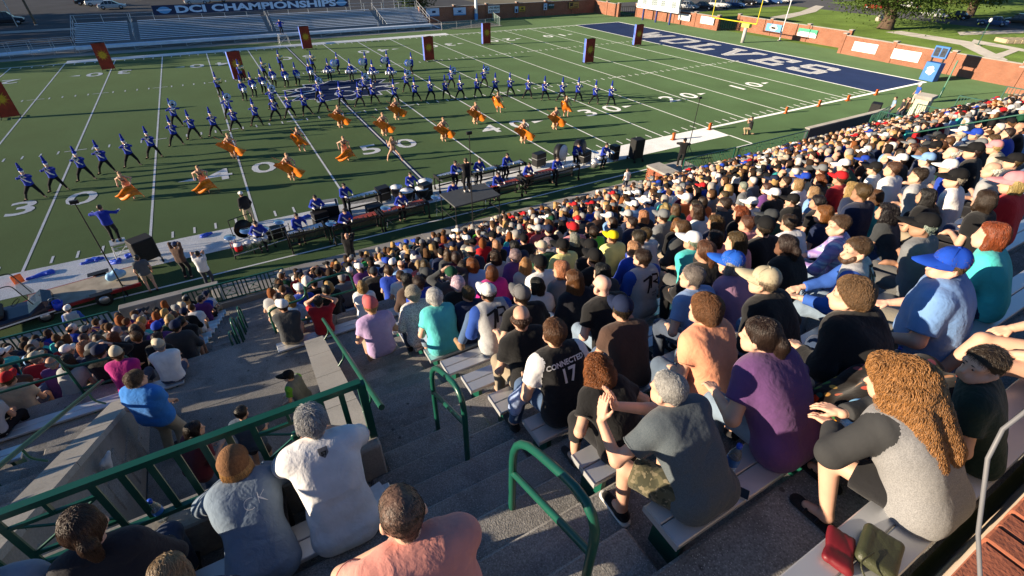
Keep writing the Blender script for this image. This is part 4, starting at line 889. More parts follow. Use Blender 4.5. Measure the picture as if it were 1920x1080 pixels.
# ------------------------------------------------------------------ trees
BARK = mat('bark', (.11, .075, .05), rough=.95, var=.35, vs=5, bump=1., bs=14)
def leafmat(name, c):
    m = mat(name, c, rough=.6, var=.35, vs=.7, spec=.3); n = m.node_tree.nodes; b = n['Principled BSDF']; o = n['Material Output']; tr = n.new('ShaderNodeBsdfTranslucent'); mx = n.new('ShaderNodeMixShader'); mx.inputs[0].default_value = .3
    m.node_tree.links.new(n[m['src']].outputs[0], tr.inputs[0]); m.node_tree.links.new(b.outputs[0], mx.inputs[1]); m.node_tree.links.new(tr.outputs[0], mx.inputs[2]); m.node_tree.links.new(mx.outputs[0], o.inputs[0]); return m
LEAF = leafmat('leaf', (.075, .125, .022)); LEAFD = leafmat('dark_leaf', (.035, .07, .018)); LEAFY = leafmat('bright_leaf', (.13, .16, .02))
def tree(p, h, r, label, seed, m=LEAF, nclump=70, nleaf=90, leaf=.26, trunk_h=.35, squash=.75, low=None):
    rg = np.random.default_rng(seed); o = empty('tree', (p[0], p[1], 0), 0, label, 'tree', 'trees around the ground'); tr = r*.075+.12; th = h*trunk_h
    t = MB(); pts = [(0, 0, -.1), (.05*r, .02, th*.5), (.0, .06*r, th), (-.04*r, .05*r, h*.75)]; t.tube(pts, [tr*1.35, tr, tr*.85, tr*.3], 12)
    cc = V3(0, 0, th+(h-th)*.5); R3 = V3(r, r, (h-th)*squash); cl = []
    for i in range(nclump):
        d = unit(rg.normal(size=3)); q = rg.uniform(.35, 1.)**.6; c = cc+d*R3*q*rg.uniform(.8, 1.08)
        if low is not None and c[2] < low: c[2] = low+rg.uniform(0, .5)
        cl.append(c)
    for c in cl[:14]: m_ = c*.5+V3(0, 0, th)*.5+V3(0, 0, -.1*r); t.tube([(0, .04*r, th*.92), tuple(m_), tuple(c)], [tr*.45, tr*.25, .03], 7)
    t.build('trunk', BARK, o)
    V = []; Q = []
    for c in cl:
        s = r*rg.uniform(.16, .3)
        n = nleaf; P_ = c+rg.normal(size=(n, 3))*s*V3(.62, .62, .45); A = rg.normal(size=(n, 3)); A /= np.linalg.norm(A, axis=1)[:, None]; B = np.cross(A, rg.normal(size=(n, 3))); B /= np.linalg.norm(B, axis=1)[:, None]
        L = leaf*rg.uniform(.6, 1.25, (n, 1)); k = len(V)*0
        V.append(np.stack([P_-A*L*.5, P_+B*L*.32, P_+A*L*.5, P_-B*L*.32], 1).reshape(-1, 3))
    V = np.concatenate(V); raw = raw_mesh('crown', V, np.arange(len(V)).reshape(-1, 4), [m], None, False); inst('crown', raw, o); return o
p = at(1658, 55); tree(p, 13, 10.5, 'big leafy park tree whose trunk stands on the lawn beyond the brick wall', 11, LEAF, 190, 190, .36, .28, .8, 3.2)
p = at(1815, 30); tree(p, 12, 8.0, 'leafy tree beside the park lamp at the top right', 12, LEAFY, 120, 130, .4, .3, .75, 3.2)
tree((78, 66), 6, 3.5, 'bushy tree beyond the white scoreboard', 13, LEAF, 40, 90, .34)
tree((72, 58), 4, 2.4, 'small bright tree behind the far corner gate', 14, LEAFY, 30, 80, .3)
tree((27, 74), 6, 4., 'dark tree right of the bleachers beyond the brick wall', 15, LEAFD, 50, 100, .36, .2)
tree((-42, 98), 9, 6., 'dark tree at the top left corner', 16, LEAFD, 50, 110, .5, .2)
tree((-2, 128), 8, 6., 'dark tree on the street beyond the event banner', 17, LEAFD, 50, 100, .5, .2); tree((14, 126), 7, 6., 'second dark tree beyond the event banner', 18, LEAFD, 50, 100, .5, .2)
for k, (x, y) in enumerate(((-62, 66), (-66, 74), (-60, 83), (-70, 94), (-63, 62.5))): tree((x, y), 13+k % 2, 7.5, 'shade tree on the street left of the bleachers, %s from the field' % ORD[k+1], 20+k, LEAFD, 60, 70, .7, .15, .6)  # out of view, added to throw shade over the far bleachers
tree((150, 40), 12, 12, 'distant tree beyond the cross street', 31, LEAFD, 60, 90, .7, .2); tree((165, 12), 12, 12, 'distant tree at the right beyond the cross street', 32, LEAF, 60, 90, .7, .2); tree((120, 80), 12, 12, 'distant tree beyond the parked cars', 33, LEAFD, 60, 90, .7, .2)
# a house and a low stone bed on the park side
o = empty('house', (-12, 122, 0), R(4), 'pale house at the top edge beyond the street', 'house'); MB().box(-6, 6, 0, 8, 0, 3.2).build('wall', mat('pale_siding', (.52, .46, .38), rough=.8), o); MB().add([(-6.5, -.5, 3.2), (6.5, -.5, 3.2), (6.5, 8.5, 3.2), (-6.5, 8.5, 3.2), (-6.5, 4, 5.8), (6.5, 4, 5.8)], [(0, 1, 5, 4), (2, 3, 4, 5), (1, 2, 5), (3, 0, 4), (3, 2, 1, 0)]).build('roof', mat('shingle', (.12, .1, .09), rough=.9), o); MB().box(-1, 0, -.06, 0, 0, 2.1).build('door', BLK, o)
for x in (-4, 3): w_ = MB().box(x, x+1.4, -.07, -.01, .9, 2.2).build('window', WHITEP, o); MB().box(x+.08, x+1.32, -.08, -.072, .98, 2.12).build('pane', GLASS, w_)
p = at(1905, 80); o = empty('stone_planter', (p.x, p.y, 0), R(-30), 'low pale stone planter with shrubs at the right edge', 'planter')
for i in range(5): MB().bbox(-2.4+i, -1.45+i, -1.2, 1.2, 0, .55, .06).build('stone', mat('sandstone', (.5, .4, .26), rough=.9, var=.25, vs=3), o)
p = at(1648, 39); o = empty('boulder', (p.x, p.y, 0), 0, 'pale boulder left of the big tree trunk', 'boulder'); inst('rock', sdf_mesh('rock', [cap((-.4, 0, .3), (.4, .1, .35), .5, .45), cap((.2, .2, .6), (.3, .1, .6), .35)], .08, .15, (mat('limestone', (.42, .38, .32), rough=.9, var=.3, vs=4),), wrinkle(.05, 4)), o)
# ================================================================== performers and their gear
ROYAL = (.012, .035, .36); DKNAVY = (.008, .012, .035)
def headframe(J):
    M = Matrix(J['H'].tolist()).to_4x4(); M.translation = Vector(J['hc']); return M
def onhead(name, me, J, parent, col=None, dz=0.):
    o = inst(name, me, parent, col=col); o.matrix_local = headframe(J) @ Matrix.Translation((0, 0, dz)); return o
HAIRM = {k: hair_mesh(k, .014) for k in ('short', 'bob', 'long', 'curly', 'pony', 'fringe', 'poof')}; CAPM = cap_mesh(.013); HATM = hat_mesh(.014)
def one_shoe(J, s, h=.016):
    a, t = J['a'+s], J['t'+s]; return sdf_mesh('shoe', [cap(a-t*.03-V3(0, 0, .03), a+t*.15-V3(0, 0, .045), .045, .036), cap(a, a-V3(0, 0, .03), .043)], h, .02, (CLOTH,))
def one_glove(J, s, h=.016):
    w = J['w'+s]; d = unit(w-J['e'+s]); return sdf_mesh('glove', [cap(w-d*.05, w+d*.01, .036), cap(w+d*.02, w+d*.09, .036, .032), cap(w+d*.09, w+d*.14+V3(0, 0, -.03), .026, .02), cap(w+d*.03, w+d*.07+V3(0, 0, .04), .016)], h, .015, (CLOTH,))
def person(J, loc, rz, label, group=None, skin=(.56, .33, .23), shirt=(.3, .3, .3), sleeve=.62, legs=(.03, .04, .07), leg=.96, hair='short', hc=(.05, .03, .02), capc=None, hat=None, shoes=(.02, .02, .02), gloves=None, h=.02, loose=.016, wr=.004, sc=1., seed=0, raglan=None, hem=0.):
    o = inst('person', body_mesh(J, h), None, loc, (0, 0, rz), sc, skin); tag(o, label, 'person', group)
    if raglan: inst('shirt', shirt_mesh(J, h, sleeve, loose, wr, seed, (CLOTH, mat('raglan_%d' % int(raglan[2]*99), raglan, rough=.9)), True), o, col=shirt)
    else: inst('shirt', shirt_mesh(J, h, sleeve, loose, wr, seed, hem=hem), o, col=shirt)
    if legs: inst('trousers', trouser_mesh(J, h, leg), o, col=legs)
    if shoes:
        for s in 'lr': inst('shoe', one_shoe(J, s), o, col=shoes)
    if gloves:
        for s in 'lr': inst('glove', one_glove(J, s), o, col=gloves)
    if hair: onhead('hair', HAIRM[hair], J, o, hc)
    if capc: onhead('cap', CAPM, J, o, capc)
    if hat: onhead('hat', HATM, J, o, hat)
    return o
# ------------------------------------------------------------------ marchers
SHAKO = MB().lathe([(.088, .03), (.092, .05), (.098, .06), (.094, .2), (.1, .215), (0, .22)], 16, (0, -.012, 0)).mesh('shako', FELT)
SHAKOB = MB().lathe([(.097, .045), (.1, .06), (.1, .11), (.097, .115)], 16, (0, -.012, 0)).mesh('hat_band', FELT)
PLUME = sdf_mesh('plume', [cap((0, 0, .2), (0, .0, .33), .034, .062), cap((0, 0, .33), (0, -.005, .5), .062, .045)], .012, .03, (FELT,), wrinkle(.008, 5, 3))
def marcher(J, hat=True, sash=True):
    o = person(J, (0, 0, 0), 0, 'x', None, (.55, .34, .25), ROYAL, 1.94, (.006, .006, .008), .97, None, gloves=(.75, .75, .76), shoes=(.008, .008, .008), h=.022, loose=.014)
    if hat:
        onhead('shako', SHAKO, J, o, ROYAL); onhead('hat_band', SHAKOB, J, o, (.72, .73, .75)); onhead('plume', PLUME, J, o, (.01, .025, .3))
    else: onhead('hair', HAIRM['short'], J, o, (.03, .018, .012))
    if sash:
        fw, rt, up = J['fw'], J['rt'], J['up']; ch = J['wst']+(J['nk']-J['wst'])*.5
        a = J['nk']-up*.07+rt*.13+fw*.09; b = ch-up*.1+rt*.0+fw*.155; c = J['wst']-up*.06-rt*.1+fw*.12
        inst('sash', sdf_mesh('sash', [cap(a, b, .034, .03), cap(b, c, .03, .03)], .014, .01, (CLOTH,)), o, col=(.7, .71, .74))
        for s, q in (('l', -1), ('r', 1)):
            p = J['s'+s]; inst('epaulette', sdf_mesh('epaulette', [cap(p+up*.035-rt*q*.03, p+up*.02+rt*q*.03, .04, .036)], .014, .01, (CLOTH,)), o, col=(.7, .71, .74))
    return o
SILVER = mat('silver_plate', (.78, .79, .82), rough=.18, metal=1., var=.05); CHROME = SILVER; BRASS = mat('brass_disc', (.85, .68, .38), rough=.22, metal=1., var=.08)
DRUMHEAD = mat('drum_head', (.8, .8, .8), rough=.45, var=.05); SHELLS = mat('drum_shell', (.6, .6, .62), rough=.25, metal=.7)
def bell(mb, c, ax, r, L, n=18): return mb.lathe([(r*.1, 0), (r*.12, L*.45), (r*.22, L*.72), (r*.5, L*.9), (r, L), (r*.97, L+.004), (r*.46, L*.88), (r*.1, L*.5)], n, c, ax)
def make_horn(kind):
    o = empty('trumpet' if kind == 't' else 'mellophone' if kind == 'm' else 'contrabass_bugle')
    if kind in 'tm':
        r = .068 if kind == 't' else .125
        q = MB().tube([(0, .1, 1.47), (0, .6, 1.47)], .009, 6); bell(q, (0, .3, 1.47), (0, 1, 0), r, .4); q.build('bell', SILVER, o)
        MB().tube(bend([(0, .58, 1.47), (0, .62, 1.41), (0, .25, 1.39), (0, .22, 1.45), (0, .45, 1.43)], .04), .009, 6).build('tubing', SILVER, o)
        for i in range(3): MB().lathe([(0, 0), (.014, 0), (.014, .13), (0, .13)], 8, (.0, .33+i*.03, 1.37)).build('valve', SILVER, o)
    else:
        q = MB(); bell(q, (-.12, .02, 1.45), (-.1, .75, .42), .25, .62, 22); q.build('bell', SILVER, o)
        MB().tube(bend([(-.12, .05, 1.46), (-.18, -.35, 1.3), (-.18, -.35, 1.15), (-.12, .2, 1.12), (-.1, .3, 1.3), (0, .16, 1.46)], .12), .035, 8).build('tubing', SILVER, o)
        for i in range(3): MB().lathe([(0, 0), (.022, 0), (.022, .2), (0, .2)], 8, (-.05, .2+i*.05, 1.15)).build('valve', SILVER, o)
    return o
HP = dict(pel=(0, 0, .8), lean=-4, slouch=2, hp=4, lh=(-.035, .36, 1.33), rh=(.045, .33, 1.33), le=(-1, -.1, -.1), re=(1, -.1, -.1))
JA = pose(**HP, lf=(-.3, .0, .09), rf=(.46, -.06, .09), lk=(-.3, 1, 0), rk=(.4, 1, 0), ltoe=(-.5, .8, 0), rtoe=(.7, .6, 0))
JB = pose(**{**HP, 'pel': (.05, 0, .82)}, lf=(-.42, -.04, .09), rf=(.3, .04, .09), lk=(-.4, 1, 0), rk=(.3, 1, 0), ltoe=(-.7, .6, 0), rtoe=(.5, .8, 0))
JT = pose(**{**HP, 'pel': (0, 0, .83), 'lh': (-.2, .2, 1.32), 'rh': (.1, .28, 1.3)}, lf=(-.3, 0, .09), rf=(.36, -.05, .09), lk=(-.3, 1, 0), rk=(.4, 1, 0), ltoe=(-.5, .8, 0), rtoe=(.6, .7, 0))
JD = pose(pel=(0, 0, .86), lean=-3, slouch=2, lh=(-.14, .3, 1.0), rh=(.14, .3, 1.0), le=(-1, -.2, -.2), re=(1, -.2, -.2), lf=(-.1, .02, .09), rf=(.17, -.1, .09))
JC = pose(pel=(0, 0, .86), lean=-3, slouch=2, lh=(-.06, .36, 1.36), rh=(.1, .36, 1.36), le=(-1, -.1, -.2), re=(1, -.1, -.2), lf=(-.12, .02, .09), rf=(.16, -.04, .09))
MP = {k: marcher(j) for k, j in (('A', JA), ('B', JB), ('T', JT), ('D', JD), ('C', JC))}
HN = {k: make_horn(k) for k in 'tmc'}
first = set()
def use(store, k, loc, rz, label, cat, group):
    o = store[k] if (id(store), k) not in first else copy_tree(store[k]); first.add((id(store), k))
    o.location = loc; o.rotation_euler = (0, 0, rz); return tag(o, label, cat, group)
front = [(72, 374), (115, 359), (167, 339), (206, 326), (253, 313), (294, 297), (335, 274), (368, 262), (408, 256), (446, 247), (485, 237), (520, 227), (547, 222), (577, 218), (609, 211), (644, 202), (677, 202), (703, 196), (742, 196), (781, 192), (809, 189), (837, 187), (864, 187), (896, 184), (929, 182), (957, 182), (990, 186), (1021, 189), (1053, 191), (1083, 192), (1114, 197), (1144, 199)]
for i, (px, py) in enumerate(front):
    p = at(px, py-1); rz = math.pi+math.atan2(CAM_LOC.x-p.x, p.y-CAM_LOC.y)*.55+RNG.uniform(-.1, .1); k = 'AB'[i % 2 if i > 12 else 0]
    use(MP, k, (p.x, p.y, .014), rz, 'lunging horn player in blue uniform and plumed shako, %s from left in the long arc' % ordn(i+1), 'person', 'horn players of the long arc')
    use(HN, 'tm'[i % 3 == 2], (p.x, p.y, .014 if k == 'A' else .034), rz, 'silver horn raised by the %s player from left in the long arc' % ordn(i+1), 'horn', 'horns of the long arc')
for i, (px, py) in enumerate(((335, 238), (434, 223), (515, 205), (601, 189), (686, 180), (764, 173), (847, 166), (908, 164))):
    p = at(px, py); rz = math.pi+math.atan2(CAM_LOC.x-p.x, p.y-CAM_LOC.y)*.6
    use(MP, 'T', (p.x, p.y, .014), rz, 'tuba player in blue uniform behind the arc, %s from left' % ordn(i+1), 'person', 'tuba players behind the arc')
    use(HN, 'c', (p.x, p.y, .03), rz, 'wide silver tuba carried behind the arc, %s from left' % ordn(i+1), 'tuba', 'tubas behind the arc')
def disc_drum(mb, c, ax, r, L): return mb.lathe([(0, -L/2), (r, -L/2), (r, L/2), (0, L/2)], 24, c, ax)
def make_drum(kind):
    if kind == 's':
        o = empty('snare_drum'); disc_drum(MB(), (0, .34, .93), (0, .12, 1), .18, .28).build('shell', SHELLS, o); disc_drum(MB(), (0, .353, 1.075), (0, .12, 1), .178, .01).build('head', DRUMHEAD, o); disc_drum(MB(), (0, .34, .80), (0, .12, 1), .19, .03).build('hoop', CHROME, o)
    elif kind == 't':
        o = empty('tenor_drums')
        for x, y, r in ((-.4, .25, .16), (-.17, .42, .14), (.17, .42, .14), (.4, .25, .16)):
            s_ = disc_drum(MB(), (x, y, .93), (0, .05, 1), r, .26).build('shell', SHELLS, o); disc_drum(MB(), (x, y, 1.062), (0, .05, 1), r*.98, .01).build('head', DRUMHEAD, s_)
    elif kind == 'b':
        o = empty('bass_drum'); disc_drum(MB(), (0, .42, 1.1), (1, 0, 0), .34, .36).build('shell', mat('blue_shell', (.02, .06, .3), rough=.3), o)
        for x in (-.185, .185): disc_drum(MB(), (x, .42, 1.1), (1, 0, 0), .335, .012).build('head', DRUMHEAD, o)
    else:
        o = empty('hand_cymbals')
        for x in (-.1, .13): MB().lathe([(0, .03), (.05, .025), (.06, .012), (.22, 0), (.22, -.004), (0, .02)], 24, (x, .45, 1.38), (.25 if x > 0 else -.25, 1, .1)).build('plate', BRASS, o)
    return o
DR = {k: make_drum(k) for k in 'stbc'}
NMD = {'s': ('snare drummer', 'snare drum', 'chrome snare drum'), 't': ('tenor drummer', 'tenor drums', 'set of chrome tenor drums'), 'b': ('bass drummer', 'bass drum', 'blue bass drum with white heads'), 'c': ('cymbal player', 'cymbals', 'pair of brass hand cymbals')}
for k, lst, turn in (('s', ((461, 189), (479, 182), (497, 176), (516, 164), (539, 164), (560, 161), (585, 154)), .35), ('t', ((620, 152), (661, 153), (702, 155), (735, 155)), 0.), ('b', ((637, 139), (689, 137), (729, 134), (774, 139)), -1.15), ('c', ((415, 182), (456, 155), (499, 150), (529, 134), (589, 136)), .55)):
    for i, (px, py) in enumerate(lst):
        p = at(px, py); rz = math.pi+math.atan2(CAM_LOC.x-p.x, p.y-CAM_LOC.y)*.6+turn; n = NMD[k]
        use(MP, 'C' if k == 'c' else 'D', (p.x, p.y, .014), rz, 'blue uniformed %s in plumed shako, %s from left of the %ss' % (n[0], ordn(i+1), n[0].split()[0]), 'person', n[0]+'s')
        use(DR, k, (p.x, p.y, .014), rz, '%s carried by the %s from left of its players' % (n[2], ordn(i+1)), n[1], n[1])
# ------------------------------------------------------------------ colour guard
TAN = (.50, .27, .17); GSK = (.60, .36, .25)
SILK = mat('orange_silk', (.82, .22, .02), rough=.5, var=.5, vs=4, spec=.3); POLEM = mat('orange_pole', (.7, .2, .08), rough=.4); SKIRT = mat('amber_chiffon', (.62, .36, .2), rough=.8, var=.25, vs=7)
def make_guard(k):
    if k == 'f1': J = pose(pel=(0, 0, .88), lean=4, hy=20, lh=(-.32, .18, .95), rh=(.28, .22, 1.15), lf=(-.08, .05, .09), rf=(.12, -.05, .09), fem=True)
    elif k == 'f2': J = pose(pel=(0, 0, .87), lean=10, hy=-20, side=6, lh=(-.3, .22, 1.0), rh=(.2, .28, 1.2), lf=(-.14, .1, .09), rf=(.1, -.12, .09), fem=True)
    elif k == 'f3': J = pose(pel=(0, 0, .86), lean=16, hy=10, lh=(-.3, .2, 1.02), rh=(.34, .1, .95), lf=(-.1, .08, .09), rf=(.2, -.14, .09), fem=True)
    else: J = pose(pel=(0, 0, .78), lean=-6, hy=25, hp=12, lh=(-.35, -.1, 1.25), rh=(.3, -.15, 1.2), lf=(-.48, .1, .09), rf=(.42, -.1, .09), lk=(-.5, 1, 0), rk=(.5, 1, 0), fem=True)
    o = inst('person', body_mesh(J, .018), None, col=GSK); inst('bodysuit', sdf_mesh('bodysuit', torso_prims(J, extra=.004)[:3], .018, .035, (CLOTH,), wrinkle(.003, 4)), o, col=TAN)
    ch = J['wst']+(J['nk']-J['wst'])*.5
    inst('strap', sdf_mesh('strap', [cap(ch+J['fw']*.12-J['rt']*.08, ch+J['fw']*.12+J['rt']*.08, .028), cap(J['nk']-J['up']*.05+J['rt']*.1+J['fw']*.06, J['wst']-J['rt']*.08+J['fw']*.1, .02)], .014, .01, (CLOTH,)), o, col=(.03, .02, .02))
    onhead('hair', HAIRM['pony' if k != 'd' else 'curly'], J, o, (.3, .17, .08))
    if k in ('f1', 'f3'):
        n = 28; vs = []; fs = []
        for r_, z in ((.125, .95), (.14, .8), (.16, .6), (.19, .35), (.23, .2)):
            for i in range(n): a = 2*math.pi*i/n; q = r_*(1+.16*math.sin(7*a+z*3)*(1-z)); vs.append((q*math.cos(a)+(.0 if k == 'f1' else .1*(1-z)), q*math.sin(a)*.9-.05*(1-z), z))
        for i in range(4):
            for j in range(n): fs.append((i*n+j, i*n+(j+1) % n, (i+1)*n+(j+1) % n, (i+1)*n+j))
        MB().add(vs, fs, 0, True).build('skirt', SKIRT, o)
    return o
def make_flag(k):
    o = empty('guard_flag')
    a, b = {'f1': ((-.85, .25, .55), (.75, .25, 1.55)), 'f2': ((-.55, .3, .35), (.45, .3, 1.65)), 'f3': ((-.62, .25, .12), (-.05, .25, 1.45))}[k]
    a, b = Vector(a), Vector(b); MB().tube([a, b], .013, 7).build('pole', POLEM, o); n, m = 12, 10; vs = []; fs = []
    for i in range(n+1):
        s = i/n
        for j in range(m+1):
            t = j/m
            if k == 'f3': base = a+(b-a)*(.1+.45*s); p = base+Vector((1.0*t, .18*math.sin(4*t)+.05*math.sin(9*s), -.12*t-.3*t*s+.12*math.sin(5*t)))
            else:
                base = a+(b-a)*(.02+.66*s); drop = Vector((.85*t, .14*math.sin(5*t+3*s), -.16*t-.22*math.sin(math.pi*t)*(1-s))) if k == 'f1' else Vector((.7*t, -.1+.16*math.sin(5*t), .28*math.sin(2.4*t)-.3*t))
                p = base+drop*(1-.35*s)+Vector((0, .05*math.sin(8*t+5*s), .03*math.sin(11*t)))
            p.z = max(p.z, .03); vs.append(p)
    for i in range(n):
        for j in range(m): q = i*(m+1)+j; fs.append((q, q+1, q+m+2, q+m+1))
    MB().add(vs, fs, 0, True).build('silk', SILK, o); return o
GP = {k: make_guard(k) for k in ('f1', 'f2', 'f3', 'd')}; GF = {k: make_flag(k) for k in ('f1', 'f2', 'f3')}
guard = [(250, 373, 'f3'), (389, 361, 'f3'), (442, 298, 'f1'), (550, 338, 'f1'), (567, 284, 'f2'), (650, 301, 'f3'), (640, 240, 'f1'), (722, 255, 'f1'), (745, 225, 'f1'), (740, 302, 'd'), (833, 265, 'f1'), (892, 233, 'f1'), (935, 211, 'f2'), (981, 269, 'f1'), (1040, 243, 'f1'), (1060, 219, 'f2')]
order = sorted(range(16), key=lambda i: guard[i][0]); rank = {g: n+1 for n, g in enumerate(order)}
for i, (px, py, k) in enumerate(guard):
    p = at(px, py); rz = math.pi+math.atan2(CAM_LOC.x-p.x, p.y-CAM_LOC.y)*.6+RNG.uniform(-.25, .25)
    if k == 'd': use(GP, k, (p.x, p.y, .014), rz, 'dancer in a tan bodysuit striding without a flag on the fifty', 'person', 'colour guard'); continue
    use(GP, k, (p.x, p.y, .014), rz, 'guard dancer in tan with an orange flag, %s dancer from the left' % ordn(rank[i]), 'person', 'colour guard')
    use(GF, k, (p.x, p.y, .014), rz, 'orange silk flag on a pole held by the %s dancer from the left' % ordn(rank[i]), 'flag', 'guard flags')
# ------------------------------------------------------------------ sun banners on wheeled frames
RED = mat('banner_red', (.32, .035, .016), rough=.75, var=.35, vs=2.2); SUNG = mat('sun_gold', (.62, .36, .02), rough=.6, var=.25, vs=6)
def make_banner():
    o = empty('sun_banner'); W2, H0, H1 = .58, .12, 2.56
    f = MB().box(-W2, W2, -.03, .0, H0, H1).build('front_cloth', RED, o); MB().add([(-W2, .01, H0), (-W2-.0, .42, H0), (-W2, .42, H1), (-W2, .01, H1), (-W2+.02, .01, H0), (-W2+.02, .42, H0), (-W2+.02, .42, H1), (-W2+.02, .01, H1)], [(3, 2, 1, 0), (4, 5, 6, 7), (0, 1, 5, 4), (1, 2, 6, 5), (2, 3, 7, 6), (3, 0, 4, 7)]).build('side_cloth', mat('banner_blue', (.08, .16, .6), rough=.7, var=.5, vs=2), o)
    n = 22; vs = []
    c = (0, 1.45)
    disc = [(c[0]+.22*math.cos(2*math.pi*i/n), -.036, c[1]+.22*math.sin(2*math.pi*i/n)) for i in range(n)]; MB().add(disc, [tuple(range(n))]).build('sun_disc', SUNG, o)
    ry = MB()
    for i in range(n):
        a = 2*math.pi*i/n; L = .56 if i % 2 else .42; w_ = .042; d = (math.cos(a), math.sin(a)); e = (-d[1], d[0])
        ry.add([(c[0]+d[0]*.2+e[0]*w_, -.038, c[1]+d[1]*.2+e[1]*w_), (c[0]+d[0]*.2-e[0]*w_, -.038, c[1]+d[1]*.2-e[1]*w_), (c[0]+d[0]*L+e[0]*.02, -.038, c[1]+d[1]*L+e[1]*.02)], [(0, 1, 2)])
    r_ = ry.build('sun_rays', SUNG, o); r_['kind'] = 'stuff'
    for x in (-W2, W2-.04): MB().box(x+.003, x+.037, .003, .035, .08, H1+.04).build('frame_post', BLK, o)
    MB().add([(-W2, 0, H1), (W2, 0, H1), (.25, .02, H1+.07), (-.1, .02, H1+.05)], [(0, 1, 2, 3)]).build('top_fold', BLK, o)
    for x in (-W2+.02, W2-.02):
        MB().box(x-.02, x+.02, -.35, .55, .06, .1).build('foot', BLK, o)
        for y in (-.33, .53): MB().lathe([(0, -.015), (.05, -.015), (.05, .015), (0, .015)], 10, (x, y, .05), (1, 0, 0)).build('caster', TYRE, o)
    return o
BN = {0: make_banner()}
for i, (px, py, dz) in enumerate(((22, 222, .12), (205, 132, .15), (452, 150, .2), (578, 93, .05), (806, 115, 0), (913, 84, 0), (1104, 119, -.1), (1195, 86, -.12))):
    p = at(px, py); use(BN, 0, (p.x, p.y, .014), dz, 'tall dark red banner with a gold sun, %s from the left' % ordn(i+1), 'banner', 'sun banners on the field')
# ------------------------------------------------------------------ front ensemble
BARR = mat('rosewood_bar', (.30, .05, .028), rough=.4, var=.2, vs=9); BARS = mat('metal_bar', (.6, .66, .74), rough=.3, metal=.75); FRM = mat('frame_black', (.012, .012, .014), rough=.5)
def keyboard(p, rz, L, m, label, nm):
    o = empty('marimba' if m is BARR else 'vibraphone', (p[0], p[1], .01), rz, label, nm, 'mallet keyboards of the front ensemble'); n = int(L/.062); q = MB(); r_ = MB()
    for i in range(n):
        x = -L/2+(i+.5)*L/n; d = .44-.2*i/n; q.bbox(x-.026, x+.026, -.03-d*.55, -.03, .88, .903, .005)
        if i % 7 not in (2, 6) and i < n-1: q.bbox(x+L/n*.5-.024, x+L/n*.5+.024, .0, d*.5, .915, .938, .005)
        r_.lathe([(.021, .82), (.021, .82-.1-d*.9)], 6, (x, -.15, 0))
    q.build('bars', m, o)['kind'] = 'stuff'; r_.build('resonators', mat('resonator', (.25, .22, .18), rough=.35, metal=.8), o)['kind'] = 'stuff'
    for y in (-.32, .28): MB().box(-L/2-.08, L/2+.08, y-.02, y+.02, .8, .87).build('rail', FRM, o)
    for s in (-1, 1):
        MB().box(s*(L/2+.08)-.03, s*(L/2+.08)+.03, -.36, .34, .74, .93).build('end_block', FRM, o)
        for y in (-.34, .3): l_ = MB().box(s*(L/2+.08)-.025, s*(L/2+.08)+.025, y-.025, y+.025, .16, .74).build('leg', FRM, o); MB().lathe([(0, -.03), (.1, -.03), (.1, .03), (0, .03)], 12, (s*(L/2+.08), y, .1), (1, 0, 0)).build('wheel', TYRE, l_)
    MB().box(-L/2, L/2, -.03, .03, .3, .36).build('stretcher', FRM, o)
    return o
KZ = .9; kb = [(574, 430, 1.5, BARS, 'silver vibraphone nearest the drum rack'), (665, 411, 2.1, BARR, 'red-barred marimba left of the timpani'), (757, 387, 2.2, BARR, 'red-barred marimba in front of the timpani'), (680, 366, 1.5, BARS, 'silver vibraphone left of the kettledrums, back row'), (909, 319, 1.5, BARS, 'silver vibraphone right of the conductor'), (959, 308, 1.5, BARS, 'silver vibraphone in the back row before the forty number'), (944, 345, 1.9, BARR, 'red-barred marimba right of the podium'), (1010, 325, 2.0, BARR, 'dark red marimba in the middle of the right group'), (1060, 313, 1.5, BARS, 'silver vibraphone below the big bass drums'), (845, 325, 1.6, BARS, 'vibraphone behind the conductor')]
for px, py, L, m, lb in kb:
    p = at(px, py, KZ); keyboard(p, math.pi+R(4), L, m, lb, 'marimba' if m is BARR else 'vibraphone')
JP = [pose(pel=(0, 0, .88), lean=14, hp=18, lh=(-.2, .38, 1.06), rh=(.2, .38, 1.06), lf=(-.12, 0, .09), rf=(.12, 0, .09)), pose(pel=(0, 0, .88), lean=10, hp=12, hy=15, lh=(-.3, .34, 1.08), rh=(.12, .4, 1.04), lf=(-.12, 0, .09), rf=(.12, 0, .09))]
PP = {i: marcher(j, False) for i, j in enumerate(JP)}
pit = [(476, 410, 'beside the gong'), (550, 398, 'behind the left vibraphone'), (588, 362, 'leaning over the black synthesizer case'), (640, 342, 'standing at the back beside the synthesizer'), (640, 388, 'behind the left red marimba'), (766, 321, 'behind the kettledrums'), (747, 357, 'behind the middle red marimba'), (849, 300, 'behind the conductor, at the back'), (896, 294, 'in the back row right of the mast'), (947, 286, 'in the back row before the forty number'), (844, 337, 'left of the podium'), (929, 321, 'behind the marimba right of the podium'), (987, 302, 'behind the dark red marimba'), (1042, 292, 'left of the big bass drums'), (1081, 266, 'between the two big bass drums'), (1134, 267, 'at the right end of the ensemble')]
for i, (px, py, w_) in enumerate(pit):
    p = at(px, py, 1.66); rz = math.pi+R(6)+RNG.uniform(-.2, .2)
    use(PP, i % 2, (p.x, p.y, .014), rz, 'bareheaded percussionist in blue jacket '+w_, 'person', 'percussionists of the front ensemble')
COPPER = mat('kettle_shell', (.08, .07, .07), rough=.3, metal=.6)
